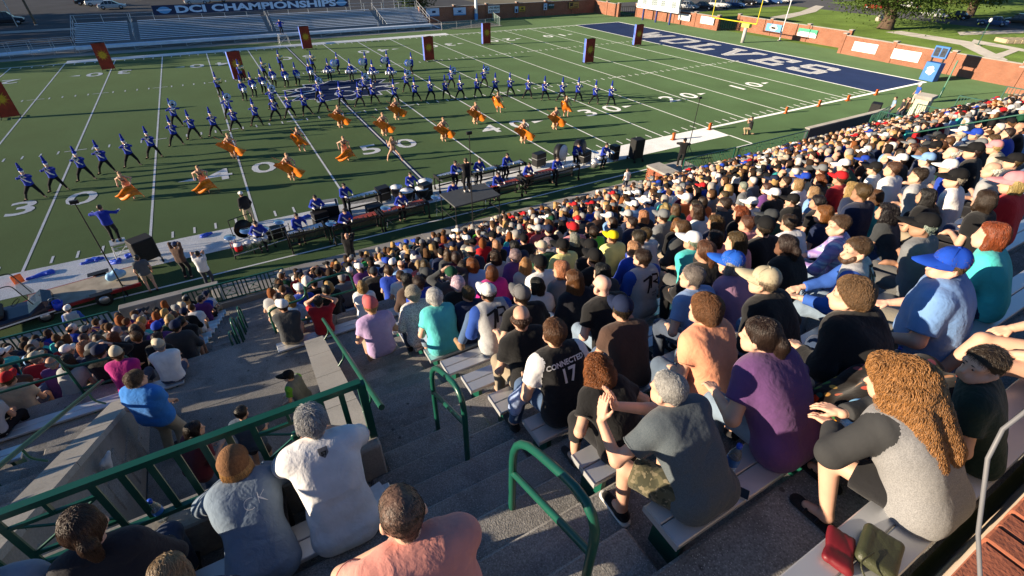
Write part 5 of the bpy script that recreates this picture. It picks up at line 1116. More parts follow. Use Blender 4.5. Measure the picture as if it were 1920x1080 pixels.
for i, (px, py, r_) in enumerate(((742, 350, .32), (762, 357, .36), (797, 339, .4), (790, 352, .38))):
    p = at(px, py, .82); o = empty('kettledrum', (p.x, p.y, .01), 0, 'kettledrum with pale head, %s from the left of four' % ORD[(1, 2, 4, 3)[i]], 'kettledrum', 'kettledrums'); MB().lathe([(.05, .2), (r_*.7, .32), (r_*.97, .6), (r_, .8)], 24).build('bowl', COPPER, o); MB().lathe([(0, .815), (r_*.99, .81), (r_*.99, .8)], 24).build('head', DRUMHEAD, o); MB().lathe([(r_, .79), (r_+.02, .79), (r_+.02, .82), (r_, .82)], 24).build('hoop', CHROME, o)
    for a in range(3): MB().tube([(r_*.95*math.cos(a*2.1), r_*.95*math.sin(a*2.1), .75), (r_*.8*math.cos(a*2.1), r_*.8*math.sin(a*2.1), 0)], .018, 6).build('leg', FRM, o)
for i, (px, py, lb) in enumerate(((1051, 286, 'large concert bass drum with pale head, left of two'), (1087, 277, 'large dark concert bass drum, right of two'))):
    p = at(px, py, 1.15); o = empty('concert_bass_drum', (p.x, p.y, .01), R(15), lb, 'bass drum'); disc_drum(MB(), (0, 0, 1.15), (.15, -1, .1), .5, .4).build('shell', FRM, o); disc_drum(MB(), (.03, -.21, 1.17), (.15, -1, .1), .47, .012).build('head', DRUMHEAD if i == 0 else mat('dark_head', (.03, .03, .035)), o)
    for s in (-1, 1): MB().tube([(s*.55, 0, 1.2), (s*.5, 0, 0)], .025, 6).build('stand_leg', FRM, o)
    MB().tube([(-.5, 0, .12), (.5, 0, .12)], .025, 6).build('stand_bar', FRM, o)
p = at(457, 431, .75); o = empty('gong', (p.x, p.y, .01), R(20), 'dark round gong hanging left of the seated drummer', 'gong'); disc_drum(MB(), (0, 0, .8), (.1, -1, .15), .42, .05).build('disc', mat('gong_bronze', (.03, .025, .02), rough=.35, metal=.7), o)
for s in (-1, 1): MB().tube([(s*.5, 0, 1.4), (s*.5, 0, 0)], .02, 6).build('post', FRM, o)
MB().tube([(-.5, 0, 1.4), (.5, 0, 1.4)], .02, 6).build('bar', FRM, o)
p = at(612, 398, .5); o = empty('synthesizer_case', (p.x, p.y, .01), R(-8), 'black synthesizer case with open silver-edged lid', 'synthesizer'); MB().bbox(-.62, .62, -.4, .4, .05, .95, .02).build('case', FRM, o); q = MB()
for a, b in (((-.62, -.4), (.62, -.4)), ((.62, -.4), (.62, .4)), ((.62, .4), (-.62, .4)), ((-.62, .4), (-.62, -.4))): q.bar((*a, .965), (*b, .965), .03, .025)
q.build('lid_trim', STEEL, o); MB().box(-.5, .5, -.3, .05, .952, .975).build('keys', WHITEP, o); MB().box(-.5, .5, .1, .36, .952, .99).build('panel', GREY, o)
def cymstand(x, y, z, r, o):
    MB().tube([(x, y, 0), (x, y, z)], .012, 6).build('stand', CHROME, o); MB().lathe([(0, .03), (.04, .02), (r, 0), (r, -.004), (0, .015)], 20, (x, y, z), (.1, -.15, 1)).build('cymbal', BRASS if r < .2 else SILVER, o)
p = at(480, 452, .6); o = empty('percussion_rack', (p.x, p.y, .01), R(8), 'chrome rack of drums and cymbals at the left end of the ensemble', 'percussion rack')
MB().tube([(-1.0, 0, .85), (1.5, .1, .85)], .025, 8).build('rack_bar', CHROME, o); MB().tube([(-1.0, 0, .2), (1.5, .1, .2)], .025, 8).build('rack_bar', CHROME, o)
for x in (-1., -.2, .7, 1.5): l_ = MB().tube([(x, .03, 1.), (x, .03, .08)], .022, 8).build('rack_post', CHROME, o); MB().lathe([(0, -.03), (.08, -.03), (.08, .03), (0, .03)], 12, (x, .03, .08), (1, 0, 0)).build('wheel', TYRE, l_)
for x, r_, m in ((-.75, .17, mat('red_shell', (.5, .02, .03), rough=.3)), (-.35, .15, SHELLS), (.05, .15, SHELLS), (.35, .14, SHELLS)): s_ = disc_drum(MB(), (x, -.12, .62), (0, -.3, 1), r_, .3).build('drum', m, o); disc_drum(MB(), (x, -.17, .775), (0, -.3, 1), r_*.97, .01).build('head', DRUMHEAD, s_)
for x, y, z, r_ in ((-.9, .2, 1.0, .24), (-.2, .3, 1.05, .26), (.5, .2, .98, .22), (1.2, .3, 1.05, .24)): cymstand(x, y, z, r_, o)
for px, py, nm in ((621, 419, 'beside the left red marimba'), (723, 390, 'left of the middle red marimba'), (910, 348, 'right of the podium'), (817, 370, 'left of the podium')):
    p = at(px, py, .95); o = empty('cymbal_stand', (p.x, p.y, .01), 0, 'silver cymbal on a thin stand '+nm, 'cymbal', 'cymbal stands'); cymstand(0, 0, .95, .25, o)
    for a in range(3): MB().tube([(0, 0, .3), (.25*math.cos(a*2.1), .25*math.sin(a*2.1), 0)], .01, 5).build('foot', CHROME, o)
p = at(1132, 300, .6); o = empty('drum_kit', (p.x, p.y, .01), 0, 'small drum kit before the right end percussionist', 'drum kit')
for x, y, z, r_, L in ((-.7, 0, .5, .24, .4), (-.25, .1, .7, .17, .2), (.15, .1, .7, .17, .2)): s_ = disc_drum(MB(), (x, y, z), (0, -.2, 1), r_, L).build('drum', SHELLS, o); disc_drum(MB(), (x, y-.02, z+L/2+.004), (0, -.2, 1), r_*.97, .01).build('head', DRUMHEAD, s_)
cymstand(.5, 0, 1.05, .25, o); cymstand(-.5, .3, 1.1, .25, o)
# podium with its conductor, masts, loudspeakers
o = empty('podium', (.25, -5.05, 0), R(3), 'tall black conductor podium on scaffold legs beside the walk', 'podium')
MB().bbox(-1.25, 1.25, -.82, .82, 1.42, 1.5, .01).build('deck', mat('deck_grey', (.07, .075, .08), rough=.7), o)
for x in (-1.2, 1.2):
    for y in (-.77, .77): MB().tube([(x, y, .02), (x, y, 1.42)], .024, 8).build('leg', FRM, o)
for y in (-.77, .77): MB().tube([(-1.2, y, .2), (1.2, y, 1.3)], .016, 6).tube([(-1.2, y+.03, 1.3), (1.2, y+.03, .2)], .016, 6).build('brace', FRM, o)
for x in (-1.2, 1.2): MB().tube([(x, -.77, .7), (x, .77, .7)], .016, 6).build('brace', FRM, o)
JS = lambda **k: pose(**{**dict(pel=(0, 0, .9), lean=1, slouch=4, lf=(-.12, 0, .09), rf=(.12, -.02, .09), lh=(-.24, .1, .88), rh=(.24, .1, .88), le=(-.5, -1, 0), re=(.5, -1, 0)), **k})
person(JS(lh=(-.25, .45, 1.3), rh=(.25, .45, 1.3)), (.25, -4.75, 1.5), R(-10), 'conductor in black with a pale collar standing on the podium', None, shirt=(.008, .008, .012), sleeve=1.95, legs=(.008, .008, .01), hair='short', hc=(.08, .05, .03), shoes=(.5, .5, .5))
def mast(p, h, label, r=.028):
    o = empty('microphone_mast', (p[0], p[1], 0), 0, label, 'mast', 'microphone masts'); MB().tube([(0, 0, 0), (0, 0, h)], [r, r*.7], 8).build('shaft', FRM, o); MB().box(-.12, .12, -.05, .05, h, h+.12).build('microphone', FRM, o)
    for a in range(3): MB().tube([(0, 0, .55), (.5*math.cos(a*2.1+.4), .5*math.sin(a*2.1+.4), .01)], .014, 6).build('foot', FRM, o)
mast((-.15, -6.1, 0), 4.8, 'black microphone mast in front of the podium'); mast((-14.35, -4.1, 0), 4.0, 'black microphone mast beside the trailer at the left'); p = at(1289, 286); mast(p, 3.5, 'thin black microphone mast at the right by the end of the white strip')
def speaker(px, py, rz, w, d, h, label, cart=.25):
    p = at(px, py); o = empty('loudspeaker', (p.x, p.y, 0), rz, label, 'loudspeaker', 'loudspeakers on carts'); MB().bbox(-w/2, w/2, -d/2, d/2, cart, cart+h, .03).build('cabinet', mat('speaker_black', (.014, .014, .015), rough=.7, var=.3, vs=9), o)
    MB().box(-w/2+.05, w/2-.05, d/2, d/2+.01, cart+.05, cart+h-.05).build('grille', FRM, o)
    for x in (-w/2+.06, w/2-.06):
        MB().box(x-.02, x+.02, -d/2-.15, d/2+.15, cart-.05, cart-.005).build('rail', FRM, o)
        for y in (-d/2-.08, d/2+.08): MB().lathe([(0, -.02), (.09, -.02), (.09, .02), (0, .02)], 12, (x, y, .09), (1, 0, 0)).build('wheel', TYRE, o)
    return o
speaker(282, 492, R(25), .85, .65, .95, 'black loudspeaker on a cart beside the left drum major ladder'); speaker(1190, 301, R(-5), .75, .6, 1.2, 'tall black loudspeaker at the right end of the ensemble'); speaker(1634, 220, R(20), .9, .7, .9, 'black loudspeaker standing on the turf past the dark front wall')
def ladder(px, py, rz, w, h, label, z0=0):
    p = at(px, py); o = empty('drum_major_stand', (p.x, p.y, 0), rz, label, 'ladder stand', 'drum major stands')
    for x in (-w/2, w/2):
        for y in (-w/2, w/2): MB().tube([(x*1.3, y*1.3, 0), (x, y, h)], .02, 7).build('leg', STEEL, o)
    MB().box(-w/2-.03, w/2+.03, -w/2-.03, w/2+.03, h, h+.05).build('deck', STEEL, o)
    for z in (.3, .65, .95):
        if z < h: MB().tube([(-w*.6, -w*.6, z), (w*.6, -w*.6, z)], .014, 6).build('rung', STEEL, o)
    for s in (-1, 1): MB().tube([(s*w*.62, -w*.6, .2), (-s*w*.5, -w*.52, h-.1)], .012, 6).build('brace', STEEL, o)
    return p
p = ladder(534, 84, 0, 1.0, 1.2, 'pale metal stand of the far drum major'); person(JS(lh=(-.3, .3, 1.25), rh=(.3, .3, 1.25)), (p.x, p.y, 1.25), math.pi, 'drum major in blue on a stand before the far bleachers', None, shirt=ROYAL, sleeve=1.95, legs=(.008, .008, .01), hair='short')
p = ladder(236, 482, R(10), .5, .75, 'black ladder under the left drum major'); person(JS(lh=(-.45, .35, 1.3), rh=(.5, .25, 1.3), hy=-15), (p.x, p.y, .8), R(-8), 'drum major in blue conducting from a ladder at the left', None, shirt=ROYAL, sleeve=1.94, legs=(.008, .008, .01), hair='short', gloves=(.75, .75, .76))
# staff and photographers around the field
def stand_at(px, py, **k): p = at(px, py); return person(k.pop('J', None) or JS(), (p.x, p.y, .005), k.pop('rz', 0), k.pop('label'), k.pop('group', None), **k)
stand_at(472, 420, label='man in black jacket, khaki trousers and white cap walking by the gong', rz=R(20), shirt=(.012, .012, .014), sleeve=1.9, legs=(.42, .35, .24), capc=(.78, .78, .76), J=JS(lf=(-.1, .2, .09), rf=(.12, -.22, .09)))
stand_at(290, 547, label='man in grey tee and beige shorts standing by the trailer', rz=R(12), shirt=(.085, .1, .115), legs=(.4, .32, .24), leg=.42, hair='short', hc=(.02, .02, .02), J=JS(hp=-10))
stand_at(355, 522, label='photographer in a brown jacket raising a camera left of the ensemble', rz=R(-25), shirt=(.1, .06, .045), sleeve=1.9, legs=(.01, .01, .012), capc=(.05, .07, .15), J=JS(lh=(-.08, .25, 1.55), rh=(.08, .25, 1.55)))
stand_at(397, 540, label='person in a white tee photographing the field from the front stairs', rz=R(-12), shirt=(.72, .73, .74), legs=(.03, .04, .06), hair='short', hc=(.015, .012, .01), J=JS(lh=(-.08, .28, 1.52), rh=(.08, .28, 1.52)))
p = at(160, 605, .6); person(JS(hp=-4), (p.x, p.y-.6, .005), R(5), 'staff member in a grey and blue raglan tee by the left front fence', None, shirt=(.5, .52, .54), sleeve=1.3, legs=(.12, .15, .18), capc=(.75, .75, .74), raglan=(.03, .09, .38))
p = at(655, 490); person(JS(lh=(-.05, .3, 1.5), rh=(.12, .3, 1.52), hy=-10), (p.x, -6.5, .025), R(-18), 'bald photographer in black with a backpack on the front walk', None, shirt=(.012, .012, .014), sleeve=1.9, legs=(.01, .01, .012), hair=None)
person(JS(lh=(-.1, .35, 1.35), rh=(.1, .35, 1.35)), (13.1, -6.4, .9), R(-40), 'camera operator in black on the platform by the brick pier', None, shirt=(.008, .008, .009), sleeve=1.95, legs=(.008, .008, .01), capc=(.008, .008, .009))
stand_at(1403, 253, label='kneeling photographer in black and khaki on the turf at the right', rz=R(50), shirt=(.015, .015, .017), sleeve=.6, legs=(.45, .33, .2), hair='short', J=pose(pel=(0, 0, .5), lean=0, lf=(-.12, .28, .09), rf=(.12, -.38, .08), lh=(-.06, .28, 1.1), rh=(.08, .28, 1.1), rk=(.1, 1, -.6)))
stand_at(1710, 195, label='man in blue shirt and white trousers near the end zone corner', rz=R(60), shirt=(.03, .1, .42), sleeve=.6, legs=(.6, .55, .45), capc=(.75, .75, .74), J=JS(lf=(-.1, .15, .09), rf=(.12, -.15, .09)))
for i, (px, py, c, lb) in enumerate(((1664, 222, (.25, .36, .5), 'spectator in pale blue standing at the far end of the dark front wall'), (1680, 226, (.03, .03, .035), 'spectator in black leaning by the green fence past the dark wall'), (1690, 224, (.5, .3, .2), 'spectator in tan raising a camera past the dark wall'))):
    stand_at(px, py, label=lb, rz=R(40), shirt=c, hair='short', J=JS(lh=(-.05, .3, 1.5), rh=(.1, .3, 1.5)) if i == 2 else None)
person(JS(hy=30), (9.6, -5.9, .025), R(-10), 'child in a white tee standing at the front wall', None, shirt=(.75, .75, .74), hair='short', sc=.75)
person(JS(hy=-30), (10.4, -6.9, .025), R(30), 'fair-skinned child bending at the front wall', None, shirt=(.5, .32, .25), hair='short', hc=(.2, .12, .06), sc=.66)
person(pose(lean=10), (1.2, -6.75, -.25), R(-20), 'technician in black sitting by the podium cases', None, shirt=(.01, .01, .012), sleeve=1.9, legs=(.01, .01, .012), hair='short', hc=(.02, .015, .01))
o = empty('equipment_case', (3.1, -6.6, .025), R(10), 'black equipment case with a blue cloth by the front wall', 'case'); MB().bbox(-.5, .5, -.3, .3, 0, .5, .02).build('box', FRM, o); MB().bbox(-.3, .25, -.2, .2, .5, .56, .02).build('cloth', mat('blue_cloth', (.02, .06, .4), rough=.8), o)
# trailer and golf cart at the left
o = empty('flat_trailer', (-15.6, -3.6, 0), R(8), 'flat trailer with a red frame parked at the left', 'trailer'); MB().bbox(-1.7, 1.7, -.75, .75, .42, .47, .01).build('deck', mat('plywood', (.34, .3, .24), rough=.85, var=.25, vs=3), o)
for y in (-.78, .78): MB().box(-1.75, 1.75, y-.03, y+.03, .33, .46).build('side_rail', mat('trailer_red', (.22, .01, .015), rough=.5), o)
for s in (-1, 1): MB().bar((-1.7, s*.5, .38), (-3.0, 0, .38), .06).build('drawbar', mat('trailer_red', (.22, .01, .015)), o)
for y in (-.88, .88): w_ = inst('wheel', WH['t'], o, (.5, y, .27), (0, 0, 0), .8); inst('rim', WH['r'], w_); MB().box(.15, .85, y-.13, y+.13, .52, .55).build('mudguard', FRM, o)
inst('blue_bag', sdf_mesh('blue_bag', [cap((-.2, 0, .2), (.2, 0, .25), .17, .14), cap((0, 0, .35), (.05, 0, .4), .1)], .03, .06, (mat('pale_blue_bag', (.25, .5, .75), rough=.6),), wrinkle(.012, 3)), None, (-14.5, -3.5, .47)); tag(bpy.data.objects['blue_bag'], 'pale blue bag lying on the flat trailer', 'bag')
p = at(62, 582, .4); o = empty('golf_cart', (p.x-.6, p.y, 0), R(12), 'dark blue golf cart loaded with gear at the left edge', 'golf cart')
CB = mat('cart_blue', (.01, .014, .035), rough=.25, var=.05, spec=.6)
loft([(-1.2, .5, .3, .5, .45, .62), (-1.1, .58, .28, .55, .5, .72), (-.2, .58, .25, .45, .5, .55), (.5, .58, .25, .45, .5, .52), (1.0, .58, .28, .6, .5, .82), (1.25, .5, .32, .55, .42, .7)]).build('body', CB, o); MB().box(-1.2, 1.2, -.6, -.585, .34, .39).build('trim', WHITEP, o)
MB().bbox(-.6, -.1, -.5, .5, .62, .78, .05).build('seat', BLKC and mat('seat_black', (.015, .015, .016), rough=.6), o); MB().bbox(-.75, -.62, -.5, .5, .75, 1.15, .05).build('seat_back', mat('seat_black', (.015, .015, .016)), o)
MB().add([(.85, -.52, .85), (.85, .52, .85), (.6, .5, 1.5), (.6, -.5, 1.5)], [(0, 1, 2, 3)]).build('windscreen', mat('cart_screen', (.1, .14, .2), rough=.1, alpha=.45), o)
for x in (-.8, .85):
    for y in (-.52, .52): w_ = inst('wheel', WH['t'], o, (x, y, .24), (0, 0, 0), .7); inst('rim', WH['r'], w_)
for x, y, z, r_, c in ((-.9, .1, .9, .2, (.02, .02, .025)), (-1.0, -.25, .85, .15, (.3, .3, .32))): inst('gear_bag', sdf_mesh('gear_bag', [cap((x, y, z), (x+.1, y, z+.12), r_, r_*.7), cap((x-.1, y+.05, z-.05), (x+.2, y, z-.04), r_*.7)], .035, .05, (mat('bag_%d' % int(c[0]*99), c, rough=.6),), wrinkle(.015, 2)), o)
MB().tube(bend([(.75, -.48, .8), (.55, -.5, 1.75), (-.7, -.5, 1.75), (-.8, -.5, .8)], .15), .018, 8).build('roof_frame', FRM, o); MB().tube(bend([(.75, .48, .8), (.55, .5, 1.75), (-.7, .5, 1.75), (-.8, .5, .8)], .15), .018, 8).build('roof_frame', FRM, o); MB().lathe([(.17, 0), (.18, .012), (.17, .024)], 18, (.35, -.25, .95), (-.5, 0, .8)).build('steering_wheel', FRM, o)
o2 = empty('blue_bucket', (p.x+.75, p.y-.25, .35), 0, 'bright blue bucket on the back of the golf cart', 'bucket'); MB().lathe([(0, 0), (.12, 0), (.16, .32), (.15, .32), (.11, .03)], 18, (0, 0, 0), (.3, 0, 1)).build('pail', mat('bucket_blue', (.02, .06, .6), rough=.35), o2); MB().tube(bend([(-.14, 0, .3), (-.1, 0, .5), (.16, 0, .5), (.2, 0, .28)], .1), .006, 5).build('handle', STEEL, o2)
BSILK = mat('blue_silk', (.02, .07, .5), rough=.5, var=.25)
for i, (px, py, a, b, lb) in enumerate(((80, 516, .5, .25, 'blue cloth crumpled beside the orange marker at the left'), (178, 489, .6, .25, 'blue cloth crumpled on the white strip at the left'), (385, 443, .3, .22, 'small blue cloth on the white strip right of the left loudspeaker'), (575, 408, .45, .25, 'blue cloth by the synthesizer case'), (716, 373, .4, .25, 'blue cloth left of the kettledrums'), (220, 492, .2, .35, 'blue cloth hanging at the foot of the left ladder'), (255, 478, .35, .3, 'blue cloth under the left loudspeaker'))):
    p = at(px, py); rg = np.random.default_rng(i); pr = [cap((rg.uniform(-a, a), rg.uniform(-b, b)*.5, .03), (rg.uniform(-a, a)*.6, rg.uniform(-b, b)*.5, .05), .07, .05) for _ in range(6)]
    tag(inst('blue_cloth', sdf_mesh('blue_cloth', pr, .03, .06, (BSILK,), wrinkle(.02, i)), None, (p.x, p.y, .012), (0, 0, R(10))), lb, 'cloth', 'blue cloths left on the sideline')

# black cases, amplifiers and stands crowding the front ensemble
for i, (px, py, w_, h_, lb) in enumerate(((520, 447, .9, .5, 'under the left vibraphone'), (605, 425, .7, .75, 'in front of the synthesizer'), (640, 425, 1.0, .45, 'before the left red marimba'), (705, 408, .8, .6, 'between the two red marimbas'), (720, 376, .7, .7, 'left of the kettledrums'), (800, 376, .6, .9, 'beside the middle red marimba'), (985, 345, .9, .5, 'before the dark red marimba'), (1010, 312, .8, .8, 'behind the dark red marimba'), (1095, 305, .8, .7, 'before the big bass drums'), (1150, 300, .5, .9, 'at the right end percussionist'))):
    p = at(px, py); o = empty('flight_case', (p.x, p.y, .01), R(6+5*(i % 3)), 'black flight case with metal edges '+lb, 'case', 'flight cases of the front ensemble'); MB().bbox(-w_/2, w_/2, -.25, .25, .08, .08+h_, .015).build('box', FRM, o)
    for z in (.08, .08+h_*.6): MB().box(-w_/2-.004, w_/2+.004, -.254, .254, z, z+.02).build('edging', STEEL, o)
    for x in (-w_/2+.08, w_/2-.08): MB().lathe([(0, -.02), (.04, -.02), (.04, .02), (0, .02)], 10, (x, -.2, .04), (0, 1, 0)).build('caster', TYRE, o)
# ================================================================== spectators
COL = {'w': ((.74, .74, .73), 'white'), 'lg': ((.4, .41, .42), 'pale grey'), 'g': ((.17, .18, .19), 'grey'), 'dg': ((.045, .05, .055), 'charcoal'), 'k': ((.009, .009, .01), 'black'), 'n': ((.012, .02, .055), 'navy'), 'b': ((.015, .055, .4), 'royal blue'), 'lb': ((.2, .36, .62), 'pale blue'), 't': ((.06, .5, .48), 'turquoise'), 'gr': ((.02, .3, .08), 'green'), 'lm': ((.12, .55, .04), 'lime green'), 'dgr': ((.01, .06, .03), 'dark green'), 'y': ((.7, .66, .25), 'pale yellow'), 'yy': ((.75, .6, .01), 'bright yellow'), 'o': ((.7, .16, .03), 'orange'), 'r': ((.45, .015, .02), 'red'), 'm': ((.13, .012, .025), 'maroon'), 'p': ((.62, .25, .27), 'pink'), 'co': ((.62, .13, .13), 'coral'), 'mg': ((.5, .02, .22), 'magenta'), 'pu': ((.12, .04, .18), 'purple'), 'li': ((.42, .3, .52), 'lilac'), 'br': ((.07, .04, .03), 'brown'), 'be': ((.5, .43, .32), 'beige'), 'mi': ((.3, .5, .38), 'mint green')}
HCOL = {'k': ((.012, .01, .01), 'black'), 'd': ((.035, .02, .013), 'dark brown'), 'b': ((.09, .045, .02), 'brown'), 'a': ((.2, .065, .018), 'auburn'), 'y': ((.42, .26, .1), 'blond'), 'g': ((.28, .27, .26), 'grey'), 'w': ((.62, .6, .57), 'white')}
HDESC = {'short': 'short %s hair', 'bob': 'bobbed %s hair', 'long': 'long %s hair', 'curly': 'curly %s hair', 'pony': '%s ponytail', 'fringe': 'balding %s head', 'poof': 'full %s hair'}
SKINS = [(.60, .35, .24), (.66, .40, .29), (.52, .29, .19), (.58, .33, .23), (.40, .21, .13), (.16, .08, .05)]
def seated_set(h):
    S_ = []
    for k, d in enumerate((dict(lean=8), dict(lean=24, slouch=16, lh=(-.1, .44, .62), rh=(.1, .44, .62), hp=8), dict(lean=10, hy=28, lh=(.08, .24, .78), rh=(-.08, .22, .74)), dict(lean=14, hy=-24, rh=(.05, .26, 1.05), re=(.6, .1, -1)), dict(lean=10, hy=32, hp=4, fem=True), dict(lean=18, slouch=14, hy=8, fem=True, lh=(-.06, .42, .6), rh=(.06, .42, .6)), dict(lean=12, hy=-26, fem=True, lh=(-.02, .28, .7), rh=(.1, .3, .68)), dict(lean=6, fem=True, hy=5, rh=(.06, .24, 1.12), re=(.6, .1, -1)), dict(lean=8, fat=.05, hy=20), dict(lean=16, fat=.06, fem=True, hy=-8), dict(lean=4, lh=(-.1, .3, 1.2), rh=(.1, .3, 1.2), le=(-.8, 0, -.6), re=(.8, 0, -.6)))):
        J = pose(**d, lf=(-.13, .36, .09), rf=(.13, .38, .09))
        tr = trouser_mesh(J, h); sh = trouser_mesh(J, h, .42)
        S_.append(dict(J=J, fem=J['fem'], body=body_mesh(J, h), tee=shirt_mesh(J, h, .6, seed=k), lon=shirt_mesh(J, h, 1.92, .02, seed=k), tro=tr, sho=sh))
    return S_
SEAT = seated_set(.022)
MALE = [0, 1, 2, 3, 8, 0, 2, 10]; FEM = [4, 5, 6, 7, 9, 4, 5]
def seatloc(x, j): return Vector((x, YB(j)-.13, ZF(j)))
def gaze(x, y): return max(-.2, min(.75, math.atan2(-(-3-x), 20-y)*.9))
people = []      # (j, x, dict)
def P_(s):
    """px,py,hair,haircolour,cap,shirt,sleeve"""
    for ln_ in s.strip().split('\n'):
        for e in ln_.split(';'):
            e = e.strip()
            if not e: continue
            px, py, hk, hc, cp, sh, sl_ = e.split(','); px, py = float(px), float(py); best = None
            for j in range(-18, 5):
                p = atY(px, py, YB(j)-.1+.12); hgt = p.z-ZF(j)
                if j == -5 or p.x > 29: continue
                if best is None or abs(hgt-1.27) < abs(best[0]-1.27): best = (hgt, j, p.x)
            people.append((best[1], best[2], dict(h=hk, hc=hc, cap=cp, sh=sh, sl=sl_, hg=best[0])))
Z = lambda ox, oy, f, s: ';'.join('%g,%g,%s' % (ox+float(e.split(',')[0])/f, oy+float(e.split(',')[1])/f, ','.join(e.split(',')[2:])) for e in s.replace('\n', ';').split(';') if e.strip())
P_(Z(640, 360, 3, '''705,555,short,b,,n,l;1090,510,bob,k,,w,s;1250,415,bob,y,,g,l;1030,395,long,y,,lg,l;1120,385,short,d,k,w,s;1505,435,bob,k,,dg,s
1640,300,pony,y,,b,l;1520,240,short,b,yy,y,s;1430,350,short,d,k,k,l;1400,295,short,d,k,k,s;1330,250,long,g,,k,l;1250,290,short,d,k,y,s;1160,300,short,g,be,dgr,l;985,350,poof,g,,pu,l;845,445,bob,a,,mg,l;890,275,short,d,n,b,s
1025,255,short,d,k,k,s;640,500,poof,w,,k,l;465,530,short,y,co,li,s;375,480,long,k,,br,l;325,460,short,b,,w,s;435,400,pony,y,,co,s;485,450,short,d,dg,n,s;610,445,short,w,dgr,dg,l;750,400,bob,m0,,lb,l
815,410,short,g,w,lg,s;505,370,long,b,,dg,l;375,340,long,y,,lg,s;140,360,short,d,,gr,s;250,385,short,d,b,n,l;215,360,short,y,,w,s;330,400,fringe,b,,lb,s;460,300,long,k,,k,l;525,285,long,k,,li,s;635,230,short,k,,k,s
710,210,short,k,,k,l;770,205,short,g,dg,lm,s;795,275,bob,a,,r,s;730,325,fringe,b,,n,l;780,310,bob,y,,k,s;860,350,long,d,,lg,l;925,165,short,d,,w,s;875,200,long,k,,n,l;955,235,long,a,,t,s;985,180,short,g,,r,s;990,230,poof,g,,b,s
1110,200,short,g,lg,co,s;1170,165,curly,b,,m,l;1215,145,short,g,dgr,k,l;1270,135,curly,y,,b,s;1305,195,short,b,r,p,s;1345,240,short,d,,lm,s;1400,190,short,b,,k,l;1455,180,bob,d,,g,l;1515,125,short,w,w,lb,s;1580,140,short,d,lg,n,l;1645,155,short,d,,n,l
1725,120,long,y,,k,s;1820,120,short,d,g,g,s;1835,75,curly,y,,pu,s;1340,110,short,d,,b,s;1440,80,long,y,,lb,s;1545,20,short,b,,mi,s;1650,65,short,d,w,lb,s;1730,50,short,d,w,lb,s;1895,170,bob,a,,k,l;560,330,short,k,,n,s;600,300,short,d,,k,l;690,420,short,d,,b,s
555,240,short,d,,dg,l;820,300,bob,d,,m,s;920,320,short,k,,n,l;1070,300,short,g,,w,s;660,350,bob,b,,n,s;570,440,long,d,,n,l'''.replace('m0', 'a')))
P_(Z(900, 280, 3.6, '''1350,265,short,b,be,w,s;1395,320,short,w,w,o,s;1360,385,long,b,,dgr,l;1510,340,bob,d,,o,s;1580,285,bob,b,,g,l;1670,350,short,d,,dg,s;1845,345,short,d,w,w,s;1770,410,curly,a,,k,l;1850,230,short,g,,g,s;1740,330,long,d,,w,s
1690,250,long,y,,w,s;1600,470,curly,b,,n,l;1510,470,long,b,,dg,l;1430,490,short,d,,lg,s;1360,480,short,b,,w,s;1440,595,short,g,w,t,s;1590,570,bob,k,,p,s;1510,660,pony,b,,k,l;1760,590,long,b,,p,s;1810,480,short,b,,p,s'''))
P_('''1400,376,short,d,w,k,s;1443,420,short,d,k,k,s;1487,370,short,d,k,k,s;1503,412,short,d,,w,s;1493,453,pony,d,,k,l;1552,393,bob,a,,n,s;1588,365,short,b,,n,s;1653,362,long,b,,t,s;1688,387,curly,k,,dg,s;1743,413,short,g,k,g,s;1857,367,bob,d,,k,s
1578,329,short,r,r,r,s;1611,301,short,d,w,dgr,l;1644,310,short,d,k,w,s;1680,311,short,b,,w,s;1610,347,curly,y,,n,s;1730,322,short,d,,lg,s;1803,326,short,g,k,w,s;1883,347,bob,p,p,r,l;1744,294,short,d,lb,w,s;1694,295,short,d,w,k,s;1786,306,short,w,w,b,s
1811,277,short,d,g,b,s;1836,276,short,d,k,k,l;1511,340,bob,y,,w,s;1510,363,long,y,,lb,s;1536,372,short,k,,k,s;1900,266,short,y,p,be,s;1858,247,long,b,,k,l;1270,470,short,d,,k,s;1325,395,short,b,,g,s;1780,360,long,k,,k,s;1620,250,short,d,,w,s'''.replace(',bob,p,', ',bob,y,').replace('short,r,r', 'short,b,r'))
P_(Z(0, 360, 3, '''1510,560,bob,a,,lg,s;1680,535,short,g,w,b,s;1580,630,short,d,w,dg,s;1775,600,short,d,,r,n;1760,435,short,d,,n,l;1850,520,long,y,,k,l;1550,590,short,b,,be,s;640,715,curly,a,,k,l;760,700,short,g,,r,s;865,755,short,d,b,pu,l;975,745,short,d,n,dg,l
1010,720,short,k,,k,l;735,785,bob,d,,dg,s;820,830,short,d,,k,s;695,840,short,d,n,k,l;600,820,bob,m1,,k,l;565,760,short,b,,k,l;460,770,short,d,g,lb,s;350,820,long,b,,n,l;285,825,poof,g,,n,s;885,850,short,g,be,w,s;635,900,short,b,be,mg,s;500,880,short,d,g,n,l
440,865,long,y,,n,l;310,905,short,g,w,w,s;155,875,short,b,,lb,s;185,905,short,b,,n,l;140,945,short,g,be,r,s;25,870,short,d,,dg,l;120,860,short,d,,n,l;545,840,short,d,b,r,s;20,1000,short,y,,br,l'''.replace('m1', 'a')))
fore_seats = []
